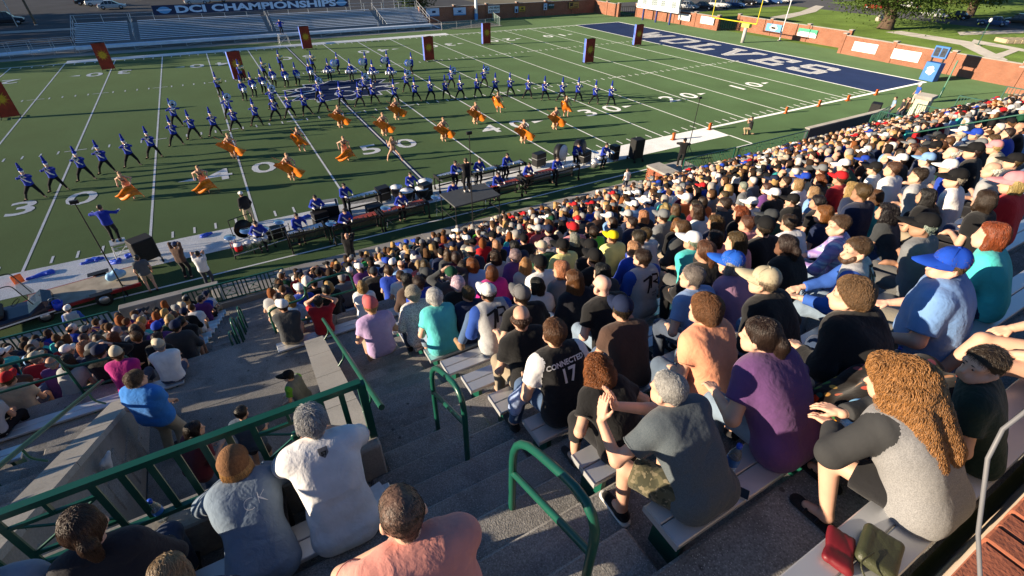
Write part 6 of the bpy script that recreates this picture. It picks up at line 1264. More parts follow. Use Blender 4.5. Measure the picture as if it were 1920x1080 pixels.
for j_, x_, h_, c_, p_, s_, l_ in ((5, -3.5, 'bob', 'a', '', 't', 'l'), (6, -5.15, 'long', 'd', '', 'dgr', 'l'), (6, -4.0, 'long', 'd', '', 'k', 'l'), (6, -3.45, 'short', 'd', 'b', 'n', 's'), (5, -2.85, 'short', 'k', 'k', 'g', 's'), (6, -2.8, 'bob', 'b', '', 'dg', 'l')): people.append((j_, x_, dict(h=h_, hc=c_, cap=p_, sh=s_, sl=l_, hg=1.22)))
# ================================================================== people close by, each posed on their own
HB = .0115
def clothmat(name, kind, c1, c2=None, c3=None, sc=20.):
    m = bpy.data.materials.new(name); m.use_nodes = True; t = m.node_tree; N = t.nodes; L = t.links; b = N['Principled BSDF']; b.inputs['Roughness'].default_value = .92; b.inputs['Specular IOR Level'].default_value = .15; b.inputs['Sheen Weight'].default_value = .12
    tc = N.new('ShaderNodeTexCoord'); nz = N.new('ShaderNodeTexNoise'); nz.inputs['Scale'].default_value = 26; nz.inputs['Detail'].default_value = 6; L.new(tc.outputs['Object'], nz.inputs['Vector']); bp_ = N.new('ShaderNodeBump'); bp_.inputs['Strength'].default_value = .4; bp_.inputs['Distance'].default_value = .01; L.new(nz.outputs[0], bp_.inputs['Height']); L.new(bp_.outputs[0], b.inputs['Normal'])
    def rgb(c): r_ = N.new('ShaderNodeRGB'); r_.outputs[0].default_value = (*c, 1); return r_.outputs[0]
    def mix(f, a, c): x = N.new('ShaderNodeMix'); x.data_type = 'RGBA'; L.new(f, x.inputs[0]); L.new(a, x.inputs[6]); L.new(c, x.inputs[7]); return x.outputs[2]
    def thr(o, lo, hi): r_ = N.new('ShaderNodeMapRange'); r_.inputs[1].default_value = lo; r_.inputs[2].default_value = hi; L.new(o, r_.inputs[0]); return r_.outputs[0]
    if kind == 'dots': v = N.new('ShaderNodeTexVoronoi'); v.inputs['Scale'].default_value = sc; L.new(tc.outputs['Object'], v.inputs['Vector']); out = mix(thr(v.outputs['Distance'], .32, .4), rgb(c2), rgb(c1))
    elif kind == 'plaid':
        out = rgb(c1)
        for d, w_, c in (('X', sc, c2), ('Z', sc*.8, c2), ('X', sc*.5, c3), ('Z', sc*.45, c3)):
            wv = N.new('ShaderNodeTexWave'); wv.bands_direction = d; wv.inputs['Scale'].default_value = w_*.06; L.new(tc.outputs['Object'], wv.inputs['Vector']); f = N.new('ShaderNodeMath'); f.operation = 'MULTIPLY'; f.inputs[1].default_value = .55; L.new(thr(wv.outputs[0], .62, .72), f.inputs[0]); out = mix(f.outputs[0], out, rgb(c))
    elif kind == 'camo':
        n2 = N.new('ShaderNodeTexNoise'); n2.inputs['Scale'].default_value = sc; L.new(tc.outputs['Object'], n2.inputs['Vector']); n3 = N.new('ShaderNodeTexNoise'); n3.inputs['Scale'].default_value = sc*1.7; L.new(tc.outputs['Object'], n3.inputs['Vector'])
        out = mix(thr(n2.outputs[0], .5, .53), rgb(c1), rgb(c2)); out = mix(thr(n3.outputs[0], .56, .59), out, rgb(c3))
    elif kind == 'floral':
        v = N.new('ShaderNodeTexVoronoi'); v.inputs['Scale'].default_value = sc; L.new(tc.outputs['Object'], v.inputs['Vector']); out = mix(thr(v.outputs['Distance'], .3, .36), v.outputs['Color'], rgb(c1)); out2 = N.new('ShaderNodeMix'); out2.data_type = 'RGBA'; out2.blend_type = 'MULTIPLY'; out2.inputs[0].default_value = 1; L.new(out, out2.inputs[6]); L.new(rgb(c2), out2.inputs[7]); out = out2.outputs[2]
    elif kind == 'heather':
        n2 = N.new('ShaderNodeTexNoise'); n2.inputs['Scale'].default_value = 180; L.new(tc.outputs['Object'], n2.inputs['Vector']); out = mix(thr(n2.outputs[0], .35, .65), rgb(c1), rgb(c2))
    L.new(out, b.inputs['Base Color']); return m
STR = {}
def strand_mat(col):
    if col is None and None in STR: return STR[None]
    k = tuple(round(c, 3) for c in col) if col else None
    if k not in STR:
        m = bpy.data.materials.new('hair_strand'); m.use_nodes = True; t = m.node_tree; b = t.nodes['Principled BSDF']; b.inputs['Roughness'].default_value = .38; b.inputs['Specular IOR Level'].default_value = .45
        hi = t.nodes.new('ShaderNodeHairInfo'); mr = t.nodes.new('ShaderNodeMapRange'); mr.inputs[3].default_value = .55; mr.inputs[4].default_value = 1.6; t.links.new(hi.outputs['Random'], mr.inputs[0]); vm = t.nodes.new('ShaderNodeVectorMath'); vm.operation = 'SCALE'
        if col: vm.inputs[0].default_value = col
        else: oi_ = t.nodes.new('ShaderNodeObjectInfo'); t.links.new(oi_.outputs['Color'], vm.inputs[0])
        t.links.new(mr.outputs[0], vm.inputs['Scale']); t.links.new(vm.outputs[0], b.inputs['Base Color']); STR[k] = m
    return STR[k]
def strands(ho, col, n=2600, L=.035, lift=.35, curl=0., rad=.0009, seed=0, npt=5, flow=(0, -.25, -1), whorl=False, bald=False):
    """locks of hair growing along the surface of a head of hair"""
    me = ho.data; rg = np.random.default_rng(seed); v = np.empty(len(me.vertices)*3, np.float32); me.vertices.foreach_get('co', v); v = v.reshape(-1, 3).astype(float)
    l = np.empty(len(me.loops), np.int32); me.loops.foreach_get('vertex_index', l); q = v[l.reshape(-1, 4)]
    nr = np.cross(q[:, 2]-q[:, 0], q[:, 3]-q[:, 1]); ar = np.linalg.norm(nr, axis=1); nr /= ar[:, None]+1e-12
    ok = (ar > 0) & ~((nr[:, 1] > .3) & (q[:, :, 2].mean(1) < .03)); pr = np.where(ok, ar, 0); pr /= pr.sum()
    if bald: qc = q.mean(1); pr = pr*(.12+.88*np.clip((np.hypot(qc[:, 0], qc[:, 1]+.03)+np.maximum(.1-qc[:, 2], 0)*1.5-.035)/.05, 0, 1)); pr /= pr.sum()
    f = rg.choice(len(q), n, p=pr); w_ = rg.dirichlet((1, 1, 1, 1), n); p = (q[f]*w_[:, :, None]).sum(1); nn = nr[f]
    fl = np.tile(np.array(flow, float), (n, 1)); fl += rg.normal(size=(n, 3))*.28
    if whorl: fl += np.stack([p[:, 0]*6, p[:, 1]*6, 0*p[:, 0]], 1)
    t = fl-nn*(fl*nn).sum(1)[:, None]; t /= np.linalg.norm(t, axis=1)[:, None]+1e-9; sd = np.cross(t, nn)
    Ls = L*rg.uniform(.55, 1.35, n); ph = rg.uniform(0, 6.28, n); s = np.linspace(0, 1, npt); P = np.empty((n, npt, 3))
    for i, u in enumerate(s):
        P[:, i] = p-nn*.003+t*(Ls*u)[:, None]+nn*(lift*Ls*(u*(1.2-u)))[:, None]
        if curl: P[:, i] += (sd*np.sin(ph+u*9)[:, None]+nn*(.6+np.cos(ph+u*9))[:, None])*curl*min(1, u*3)
        else: P[:, i] += sd*(.12*Ls*np.sin(ph)*u*u)[:, None]
    if L > .045:      # long locks are walked down over the hair so that they hang along it
        bt = BVHTree.FromPolygons([tuple(a) for a in v], [tuple(a) for a in l.reshape(-1, 4)]); st = 1./(npt-1); fv = Vector(flow).normalized()
        for k in range(n):
            c = Vector(p[k]); nv = Vector(nn[k]); jt = Vector(rg.normal(size=3))*.22; s_ = Ls[k]*st; P[k, 0] = c-nv*.003
            for i in range(1, npt):
                d = fv+jt; d = d-nv*d.dot(nv)
                if d.length < 1e-4: d = fv
                hit = bt.find_nearest(c+d.normalized()*s_)
                if hit[0] is None: break
                c, nv = hit[0], hit[1]; wv = Vector(np.cross(d.normalized(), nv)); u = i*st
                P[k, i] = c+nv*(.002+lift*.03*u+(curl*(.6+math.cos(ph[k]+u*11)) if curl else 0))+wv*((curl*math.sin(ph[k]+u*11)) if curl else .004*math.sin(ph[k]+3*u))+(fv*(.015*u*u) if u > .5 else Vector())
    cu = bpy.data.hair_curves.new('hair_strands'); cu.add_curves([npt]*n); cu.points.foreach_set('position', P.astype(np.float32).ravel())
    rd = np.tile(np.linspace(1, .35, npt)*rad, n).astype(np.float32); cu.points.foreach_set('radius', rd); cu.materials.append(strand_mat(col))
    o = bpy.data.objects.new('hair_strands', cu); link(o, ho); return o
def print_on(shirt, J, me, x, z, mat_=None, off=.006, front=False, name='print', par=None):
    """lettering laid over the curve of the cloth"""
    import bmesh
    b = bmesh.new(); b.from_mesh(me); bmesh.ops.triangulate(b, faces=b.faces)
    for _ in range(2):
        ed = [e for e in b.edges if e.calc_length() > .022]
        if ed: bmesh.ops.subdivide_edges(b, edges=ed, cuts=1); bmesh.ops.triangulate(b, faces=b.faces)
    m = shirt.data; t = BVHTree.FromPolygons([v.co for v in m.vertices], [p.vertices for p in m.polygons])
    fw = Vector(J['fw'])*(-1 if front else 1); rt = Vector(J['rt'])*(-1 if front else 1); up = Vector(J['up']); c = Vector(J['wst'])+up*z+rt*x
    for v in b.verts:
        o_ = c+rt*v.co.x+up*v.co.y-fw*.6; h_, n_, i_, d_ = t.ray_cast(o_, fw, 1.2)
        v.co = (h_+n_*off*.4-fw*off*.6) if h_ else o_+fw*.45
    r_ = bpy.data.meshes.new(name); b.to_mesh(r_); b.free(); r_.materials.clear(); r_.materials.append(mat_); return inst(name, r_, shirt)
PRW = mat('print_white', (.72, .72, .72), rough=.8, var=.05); PRK = mat('print_black', (.01, .01, .012), rough=.8, var=.05)
def rz_for(x): return 0.
def fore(label, j, x, P, shirt, legs=(.04, .06, .11), leg=.96, hair=('short', (.05, .03, .02)), capc=None, skin=(.62, .37, .26), sleeve=.6, raglan=None, loose=.018, wr=.007, yaw=0., sc=1., sh_mat=None, tr_mat=None, hl=.035, hn=2400, lift=None, curl=0., hem=.015, curlh=(.6, .6), hd=None, hnn=None, shoes=(.02, .02, .022), loc=None, dy=0., face=False, hr=.0011, h=HB, whorl=False, hsc=1., hbase=None, bald=False):
    J = pose(**P); q = loc if loc is not None else seatloc(x, j)+Vector((0, dy, 0)); sd = int(abs(q.x*991)+abs(q.y*77)) % 9999
    o = inst('person', body_mesh(J, h, True, True, True, curlh, hd, hnn), None, q, (0, 0, yaw), sc, skin); tag(o, label, 'person')
    ms = (sh_mat or CLOTH,)
    if raglan: ms = (sh_mat or CLOTH, mat('sleeve_%d_%d' % (int(raglan[0]*99), int(raglan[2]*99)), raglan, rough=.92, bump=.35, bs=26))
    s_ = inst('shirt', shirt_mesh(J, h, sleeve, loose, wr, sd, ms, bool(raglan), hem), o, col=shirt)
    nb = MB(); cN = J['nk']+J['up']*.012; ring = [tuple(cN+J['rt']*(.066*math.cos(a))+J['fw']*(.064*math.sin(a)-.004)-J['up']*(.018*(1+math.sin(a)))) for a in np.linspace(0, 2*math.pi, 19)]
    nb.tube(ring, .0085, 6, cap=False).build('neckband', CLOTH, s_, col=tuple(c*.85 for c in shirt))
    if 0 < sleeve <= 1:
        for s in 'lr':
            a_, b_ = J['s'+s], J['e'+s]; c_ = a_+(b_-a_)*(sleeve-.03); d_ = unit(b_-a_); x_ = unit(np.cross(d_, V3(.1, .2, 1))); y_ = np.cross(d_, x_); rr_ = .05+J['fat']*.2+(-.009-J['fat']*.05)*sleeve+loose*1.25+.0005
            MB().tube([tuple(c_+x_*(rr_*math.cos(t_))+y_*(rr_*math.sin(t_))) for t_ in np.linspace(0, 2*math.pi, 19)], .0045, 5, cap=False).build('sleeve_hem', CLOTH, s_, col=tuple(c*.8 for c in (raglan or shirt)))
    if legs: inst('trousers', trouser_mesh(J, h, leg, .016, .005, sd+1, (tr_mat or CLOTH,)), o, col=legs)
    if shoes:
        for s in 'lr': inst('shoe', one_shoe(J, s, .01), o, col=shoes)
    if hair:
        hm_ = onhead('hair', hair_mesh(hair[0], .009, seed=sd), J, o, hbase or tuple(c*.6 for c in hair[1])); hm_.scale = (hsc,)*3
        if lift is None: lift = .4 if hl < .04 else .12
        strands(hm_, hair[1], hn, hl, lift, curl, hr, sd, 9 if curl else 5, whorl=whorl, bald=bald)
    if capc:
        c_ = onhead('cap', CAPH, J, o, capc); MB().lathe([(0, .008), (.01, .006), (.012, 0)], 10, (0, -.01, .148)).build('button', FELT, c_, col=capc)
        for a in range(6):
            an = a*math.pi/3+.5; MB().tube([(math.cos(an)*.0965*math.sin(f)*.98, -.01+math.sin(an)*.1135*math.sin(f)*.98, .052+.0985*math.cos(f)) for f in np.linspace(.05, 1.4, 7)], .0016, 4).build('seam', FELT, c_, col=tuple(v*.6 for v in capc))
    if face:
        for sx in (-1, 1):
            e_ = onhead('eye', EYE, J, o); e_.matrix_local = headframe(J) @ Matrix.Translation((sx*.031, .0805, .0))
        onhead('eyebrows', BROW, J, o, tuple(c*.7 for c in (hair[1] if hair else (.1, .07, .05)))); onhead('lips', LIPS, J, o, (skin[0]*.8, skin[1]*.5, skin[2]*.5))
    return o, s_, J
CAPH = cap_mesh(.007)
EYE = MB().lathe([(0, .012), (.006, .0105), (.0061, .0104)], 10, ax=(0, 1, 0)).lathe([(.0061, .0104), (.009, .007), (.0105, 0), (0, -.01)], 10, ax=(0, 1, 0), m=1).mesh('eye', [mat('iris', (.02, .015, .01), rough=.15, var=0), mat('eye_white', (.3, .26, .24), rough=.3, var=0)])
BROW = sdf_mesh('eyebrows', [cap((-.05, .082, .02), (-.016, .093, .022), .0045), cap((.05, .082, .02), (.016, .093, .022), .0045)], .003, .004, (HAIR,))
LIPS = sdf_mesh('lips', [cap((-.018, .09, -.066), (.018, .09, -.066), .006)], .003, .004, (SKIN,))
def fs(j, x): fore_seats.append((j, x, 0))
FOOT = dict(lf=(-.14, .34, .09), rf=(.14, .38, .09))
DENIM = (.07, .12, .22); LDEN = (.2, .27, .36)
# --- above the stairwell, leaning on the green fence
LEANF = dict(lean=32, slouch=14, lh=(-.1, .56, .74), rh=(.1, .56, .74), le=(-1, 0, -.7), re=(1, 0, -.7), hp=4, **FOOT)
o, s_, J = fore('woman in a brown knitted cap and grey blue windbreaker leaning on the green fence', 3, -9.45, dict(LEANF, hy=-8, fem=True, lean=46), (.17, .23, .31), (.015, .015, .02), hair=('bob', (.42, .24, .09)), sleeve=1.95, loose=.035, wr=.010, hem=.1, hl=.05, sc=.92, h=.0095); fs(3, -9.45)
knit = sdf_mesh('knitted_cap', [cap((0, -.035, .05), (0, .01, .055), .104, .096), cap((0, -.05, .085), (0, -.03, .09), .08)], .008, .03, (mat('brown_wool', (.2, .095, .04), rough=.95, var=.25, vs=60, bump=.8, bs=120),), wrinkle(.004, 8, 2), lambda X, Y, Z: .25*Y-(Z-.0)+0*X); onhead('knitted_cap', knit, J, o)
for k_, (tx, dx) in enumerate((('C', .03), ('K', .12))): print_on(s_, J, text_mesh(tx, .13, -.004, .9), dx, .12+.02*k_, PRW)
o, s_, J = fore('grey-haired man in a white tee with a small dark badge, leaning on the green fence', 3, -8.92, dict(LEANF, hy=5, wide=1.1, lean=24), (.74, .74, .75), (.03, .05, .1), hair=('short', (.34, .34, .34)), loose=.03, wr=.008, hem=.12, hl=.044, hn=3600, lift=.45, hr=.0012, h=.0095); fs(3, -8.92)
print_on(s_, J, text_mesh('57', .035, .002), .01, .265, PRK); 
q_ = MB(); q_.add([(-.03, .03, 0), (.03, .03, 0), (.03, -.01, 0), (0, -.04, 0), (-.03, -.01, 0)], [(0, 1, 2, 3, 4)]); print_on(s_, J, q_.mesh('badge', PRK), .01, .275, mat('badge_grey', (.12, .12, .13), rough=.8), .004, name='badge')
o, s_, J = fore('balding dark-haired man in a salmon polo at the bottom centre', 5, -8.66, dict(lean=26, slouch=14, lh=(-.1, .4, .86), rh=(.0, .36, .84), le=(-1, -.2, -.3), re=(1, -.2, -.3), hp=12, wide=1.18, fat=.03, **FOOT), (.66, .27, .22), (.06, .06, .08), hair=('short', (.022, .014, .01)), hbase=(.1, .055, .038), loose=.024, wr=.008, hl=.022, hn=3800, hr=.0009, lift=.25, h=.0095, bald=True); fs(5, -8.66)
inst('collar', sdf_mesh('collar', [cap(J['nk']+J['up']*.02-J['rt']*.055-J['fw']*.03, J['nk']+J['up']*.02+J['rt']*.055-J['fw']*.03, .03), cap(J['nk']-J['rt']*.065, J['nk']+J['fw']*.05-J['up']*.03-J['rt']*.05, .024), cap(J['nk']+J['rt']*.065, J['nk']+J['fw']*.05-J['up']*.03+J['rt']*.05, .024)], .01, .02, (CLOTH,), wrinkle(.004, 3)), s_, col=(.6, .235, .19))
inst('navy_jacket', sdf_mesh('navy_jacket', [cap((-.35, .3, .75), (.0, .36, .8), .09, .08), cap((-.5, .26, .66), (-.3, .3, .75), .07, .09), cap((-.2, .38, .6), (-.05, .4, .78), .06)], .014, .06, (CLOTH,), wrinkle(.016, 6, 1.4)), None, J and seatloc(-8.66, 5), col=(.02, .025, .06)); tag(bpy.data.objects['navy_jacket'], 'dark navy jacket bundled in the hands of the salmon polo man', 'jacket')
fore('woman with a dark ponytail at the bottom left behind the green fence', 3, -10.11, dict(lean=6, slouch=8, hy=14, fem=True, **FOOT), (.02, .02, .025), (.03, .05, .1), hair=('pony', (.06, .03, .015)), sleeve=1.9, hl=.06); fs(3, -10.15)
fore('person in a grey cap at the bottom left corner', 3, -10.62, dict(lean=14, slouch=12, hy=30, **FOOT), (.2, .26, .34), capc=(.3, .33, .4), skin=(.6, .36, .26), sleeve=1.9); fs(3, -10.62)
fore('spectator in a dark navy hooded jacket at the bottom left', 4, -9.68, dict(lean=8, slouch=16, hp=40, **FOOT), (.012, .028, .09), (.02, .03, .06), hair=('long', (.3, .2, .1)), sleeve=1.95, loose=.045, wr=.014, hl=.07, sc=.84); fs(4, -9.75)
for x in (-11.3, -10.9, -10.3, -9.6): fs(5, x); fs(4, x-.9)
# --- right of the aisle
CAMO = clothmat('camouflage', 'camo', (.11, .1, .06), (.055, .055, .035), (.2, .17, .11), 16)
HG = clothmat('grey_heather', 'heather', (.075, .095, .11), (.11, .13, .145))
o, s_, J = fore('grey-haired man in a grey tee and camouflage shorts clapping beside the aisle', 5, -7.05, dict(lean=36, slouch=18, hy=10, hp=2, lh=(-.4, .56, .84), rh=(-.26, .6, .86), le=(-1, -.1, -.9), re=(.6, .3, -1), lf=(-.3, .32, .09), rf=(.1, .36, .09), lk=(-.5, 1, .4), wide=1.04, fat=.005), (.09, .11, .13), None, leg=.42, hair=('short', (.36, .35, .33)), sh_mat=HG, loose=.026, wr=.009, hl=.016, hn=5200, lift=.6, hr=.0011, curlh=(.15, .2), hd=((.25, .35, .9), (-.25, .35, .9)), hnn=((1, 0, -.1), (-1, 0, -.1)), shoes=None, face=True, skin=(.66, .37, .26), h=.0095, sc=.94); fs(5, -7.05)
inst('shorts', trouser_mesh(J, HB, .44, .03, .009, 4, (CAMO,)), o)
for s in 'lr':
    sh_ = inst('shoe', one_shoe(J, s, .008), o, col=(.008, .008, .009)); a, t_ = J['a'+s], J['t'+s]
    inst('sole', sdf_mesh('sole', [cap(a-t_*.05-V3(0, 0, .072), a+t_*.17-V3(0, 0, .072), .043, .04)], .008, .01, (CLOTH,), None, lambda X, Y, Z: np.maximum(Z-.036, .006-Z)+0*X+0*Y), sh_, col=(.72, .71, .68))
    lc = MB(); sd_ = np.cross(t_, V3(0, 0, 1))
    for k_ in range(5): c_ = a+t_*(.035+.022*k_)+V3(0, 0, .004-.0075*k_); lc.tube([tuple(c_-sd_*.026-V3(0, 0, .008)), tuple(c_+V3(0, 0, .006)), tuple(c_+sd_*.026-V3(0, 0, .008))], .0035, 5)
    lc.build('laces', CLOTH, sh_, col=(.75, .74, .72))['kind'] = 'stuff'
EG = clothmat('grey_marl', 'heather', (.2, .2, .205), (.29, .29, .295))
o, s_, J = fore('woman with long curly brown hair in a grey and charcoal raglan top, lower right', 6, -6.32, dict(lean=30, slouch=16, hy=12, hp=14, lh=(-.12, .5, .66), rh=(-.02, .52, .69), le=(-1, -.1, -.4), re=(1, -.1, -.4), lf=(-.2, .26, .09), rf=(.1, .42, .09), fem=True, fat=.03, wide=1.1), (.2, .2, .2), (.012, .012, .014), .34, hair=('ringlets', (.30, .14, .045)), sh_mat=EG, raglan=(.035, .036, .038), sleeve=1.92, loose=.03, wr=.009, hem=.03, hl=.11, hn=11000, curl=.0085, lift=.1, hr=.0012, curlh=(.35, .4), hd=((.25, .9, -.25), (-.1, .9, -.2)), hnn=((0, 0, -1), (0, 0, -1)), shoes=None, skin=(.64, .37, .26), hsc=1.05, sc=.91, h=.0095); fs(6, -6.32)
for s in 'lr':
    a, t_ = J['a'+s], J['t'+s]; sd_ = np.cross(t_, V3(0, 0, 1)); sn = inst('sandal', sdf_mesh('sandal', [cap(a-t_*.06-V3(0, 0, .075), a+t_*.17-V3(0, 0, .075), .046, .05)], .008, .01, (CLOTH,), None, lambda X, Y, Z: np.maximum(Z-.032, .004-Z)+0*X+0*Y), o, col=(.015, .015, .018))
    for u in (.02, .1): MB().tube([tuple(a+t_*u-sd_*.05-V3(0, 0, .06)), tuple(a+t_*u+V3(0, 0, .0-.2*u)), tuple(a+t_*u+sd_*.05-V3(0, 0, .06))], .009, 6).build('strap', CLOTH, sn, col=(.015, .015, .018))
o, s_, J = fore('man in a black and white jersey lettered CONNECTED 17 beside the aisle', 3, -7.02, dict(lean=18, slouch=10, hy=-14, wide=1.08, lf=(-.3, .36, .09), rf=(.14, .38, .09), lh=(-.2, .34, .66)), (.01, .01, .012), DENIM, hair=('short', (.12, .055, .025)), raglan=(.74, .74, .74), loose=.024, wr=.008, hl=.03, hn=3600, lift=.5); fs(3, -7.02)
print_on(s_, J, text_mesh('CONNECTED', .062, .002, .95), 0, .24, PRW); print_on(s_, J, text_mesh('17', .17, .004, .9), .0, .13, PRW)
inst('blue_towel', sdf_mesh('blue_towel', [cap((-.33, .28, .5), (-.2, .3, .6), .07), cap((-.36, .26, .42), (-.3, .33, .3), .05, .03), cap((-.28, .36, .48), (-.22, .4, .34), .045, .03)], .012, .05, (CLOTH,), wrinkle(.014, 9, 1.6)), None, seatloc(-7.02, 3), col=(.32, .42, .66)); tag(bpy.data.objects['blue_towel'], 'pale blue towel hanging over the knee of the jersey man', 'towel')
fore('woman with a mass of auburn curls in a black tee near the aisle', 4, -7.0, dict(lean=38, slouch=16, hp=8, hy=8, fem=True, fat=.03, lf=(-.24, .32, .09), rf=(.1, .38, .09)), (.009, .009, .01), (.012, .012, .014), .75, hair=('curly', (.22, .075, .022)), hl=.07, hn=5200, curl=.008, lift=.12, hr=.0014, loose=.024, sc=.86); fs(4, -6.9)
fore('woman with wavy brown hair in a sunlit orange tee', 4, -6.1, dict(lean=20, slouch=12, hy=4, fem=True, fat=.02, **FOOT), (.78, .33, .19), (.1, .14, .2), hair=('poof', (.17, .075, .03)), hl=.05, hn=3600, curl=.004, loose=.022, wr=.008); fs(4, -6.15)
fore('woman with dark tied-back hair in a purple tee', 5, -6.32, dict(lean=30, slouch=14, hy=14, hp=6, fem=True, fat=.038, lh=(-.2, .42, .64), **FOOT), (.12, .05, .155), LDEN, hair=('pony', (.03, .017, .012)), hl=.06, hn=3200, lift=.15, loose=.026, wr=.008, hem=.03); fs(5, -6.32)
fore('woman with messy brown hair and glasses in a black jacket', 5, -5.45, dict(lean=26, slouch=14, hy=28, fem=True, fat=.04, lh=(-.2, .4, .66), **FOOT), (.009, .009, .01), (.03, .05, .1), hair=('poof', (.15, .085, .04)), sleeve=1.92, loose=.03, wr=.009, hl=.06, hn=3600, curl=.004, face=True); fs(5, -5.45)
o, s_, J = fore('heavy man in a pale blue tee and royal blue cap at the right', 5, -4.55, dict(lean=10, slouch=8, hy=36, hp=0, fat=.095, wide=1.28, lh=(-.3, .3, .62), rh=(.2, .36, .64), **FOOT), (.16, .3, .58), (.2, .18, .14), .44, hair=('short', (.1, .06, .03)), capc=(.01, .06, .42), loose=.03, wr=.007, sleeve=.8, yaw=.25, face=True, skin=(.68, .38, .28), hem=.1); fs(5, -4.55); fs(5, -4.1)
fore('bald man in a black tee', 2, -5.9, dict(lean=20, slouch=12, hp=6, wide=1.12, fat=.03, **FOOT), (.01, .01, .011), LDEN, hair=None, loose=.022, wr=.007, skin=(.7, .42, .32)); fs(2, -5.9)
fore('woman with long brown hair in a black top', 1, -5.82, dict(lean=12, slouch=10, hy=6, fem=True, **FOOT), (.012, .013, .02), DENIM, hair=('long', (.13, .055, .02)), sleeve=1.9, hl=.1, hn=3600, lift=.08, hr=.0012); fs(1, -5.82)
RG = clothmat('pale_marl', 'heather', (.36, .37, .38), (.5, .51, .52))
def seven(o, s_, J, sz=.17, x=.02, z=.16):
    q_ = MB()
    for a, b, w_ in (((-.42, .22), (.05, .36), .1), ((.0, .36), (-.2, -.42), .11), ((.08, .36), (-.02, -.2), .1), ((.1, .4), (.42, .36), .09), ((.42, .38), (.46, .14), .09), ((.46, .14), (.12, .06), .08), ((.2, .06), (.56, -.14), .09)):
        A, B = Vector((a[0]*sz, a[1]*sz, 0)), Vector((b[0]*sz, b[1]*sz, 0)); d = (B-A).normalized(); n_ = Vector((-d.y, d.x, 0))*w_*sz*.5; q_.add([A-n_, B-n_, B+n_, A+n_], [(0, 1, 2, 3)])
    print_on(s_, J, q_.mesh('print', PRK), x, z, PRK, name='print'); print_on(s_, J, text_mesh('staff', .05, .0), x+.05, z-.12, PRK); print_on(s_, J, text_mesh('2019', .035, .0), x+.05, z-.165, PRK)
SLB = (.02, .07, .34)
o, s_, J = fore('man in a grey staff tee with blue sleeves, foot up by the aisle', 0, -6.62, dict(lean=14, slouch=10, hy=6, wide=1.16, fat=.03, lf=(-.42, .22, .5), rf=(.14, .38, .09), lk=(-.6, .8, .9)), (.4, .4, .4), DENIM, hair=('short', (.02, .015, .01)), capc=(.72, .72, .71), raglan=SLB, sleeve=1.3, sh_mat=RG, skin=(.3, .16, .1), wr=.007, loose=.024, shoes=(.3, .19, .1)); seven(o, s_, J, .3, .0, .17); fs(0, -6.62)
o, s_, J = fore('dark-haired man in a grey staff tee with blue sleeves in mid crowd', 1, -4.8, dict(lean=8, slouch=8, hy=12, wide=1.12, **FOOT), (.4, .4, .4), DENIM, hair=('short', (.045, .025, .015)), raglan=SLB, sleeve=.75, sh_mat=RG, wr=.007, loose=.024, hl=.03, hn=3000); seven(o, s_, J, .28, .02, .17); fs(1, -4.8)
o, s_, J = fore('bearded man in a grey and blue staff tee seen in profile at the right', 4, -4.15, dict(lean=14, slouch=12, hy=40, wide=1.1, lh=(-.25, .45, .66), rh=(-.05, .5, .66), **FOOT), (.4, .4, .4), LDEN, hair=('short', (.08, .045, .02)), raglan=(.03, .1, .4), sleeve=1.9, sh_mat=RG, wr=.007, loose=.022, yaw=.35, hl=.025, hn=3200, face=True); seven(o, s_, J, .28, .02, .17); fs(4, -4.15)
inst('beard', sdf_mesh('beard', [cap((-.055, .02, -.055), (-.03, .055, -.095), .03), cap((.055, .02, -.055), (.03, .055, -.095), .03), cap((-.02, .066, -.098), (.02, .066, -.098), .032)], .008, .02, (HAIR,), wrinkle(.003, 2, 3)), o, col=(.06, .03, .015)).matrix_local = headframe(J)
fore('man in a pale blue and purple plaid shirt seen in profile', 3, -3.1, dict(lean=14, slouch=10, hy=36, wide=1.08, lh=(-.2, .46, .68), rh=(0, .48, .66), **FOOT), (.4, .5, .7), LDEN, hair=('short', (.09, .05, .025)), sh_mat=clothmat('plaid', 'plaid', (.5, .58, .75), (.06, .1, .42), (.4, .2, .5), 100), sleeve=1.6, wr=.007, yaw=.35, hl=.025, hn=3000, face=True); fs(3, -3.1)
fore('man in a grey cap and black tee beside the aisle', 1, -6.5, dict(lean=20, slouch=12, wide=1.1, lh=(-.3, .3, .7), **FOOT), (.011, .011, .012), LDEN, .44, hair=('short', (.05, .03, .02)), capc=(.13, .13, .135), loose=.024, wr=.007); fs(1, -6.5)
fore('white-haired woman in a turquoise tee at the end of a bench', -1, -7.1, dict(lean=14, slouch=12, fem=True, fat=.03, **FOOT), (.1, .55, .56), LDEN, .8, hair=('poof', (.62, .61, .58)), hl=.035, hn=2600, loose=.02); fs(-1, -7.1)
fore('woman with pale curly hair in a white spotted blouse', -2, -7.2, dict(lean=14, slouch=12, fem=True, fat=.03, **FOOT), (.6, .6, .6), (.05, .07, .12), hair=('poof', (.52, .47, .38)), sh_mat=clothmat('spotted', 'dots', (.62, .61, .6), (.07, .08, .11), None, 75), sleeve=1.9, hl=.03, hn=2600, curl=.004); fs(-2, -7.2)
fore('man in a beige cap and black top in the middle right', 4, -5.3, dict(lean=26, slouch=14, hy=20, fat=.03, **FOOT), (.011, .011, .012), DENIM, hair=('short', (.2, .15, .1)), capc=(.44, .38, .26), sleeve=1.9, wr=.008, face=True); fs(4, -5.3)
fore('woman in a royal blue cap and mauve top', 3, -4.85, dict(lean=20, slouch=12, hy=24, fem=True, fat=.02, **FOOT), (.34, .19, .3), DENIM, hair=('bob', (.35, .32, .28)), capc=(.015, .1, .5), sleeve=.6, wr=.007); fs(3, -4.85)
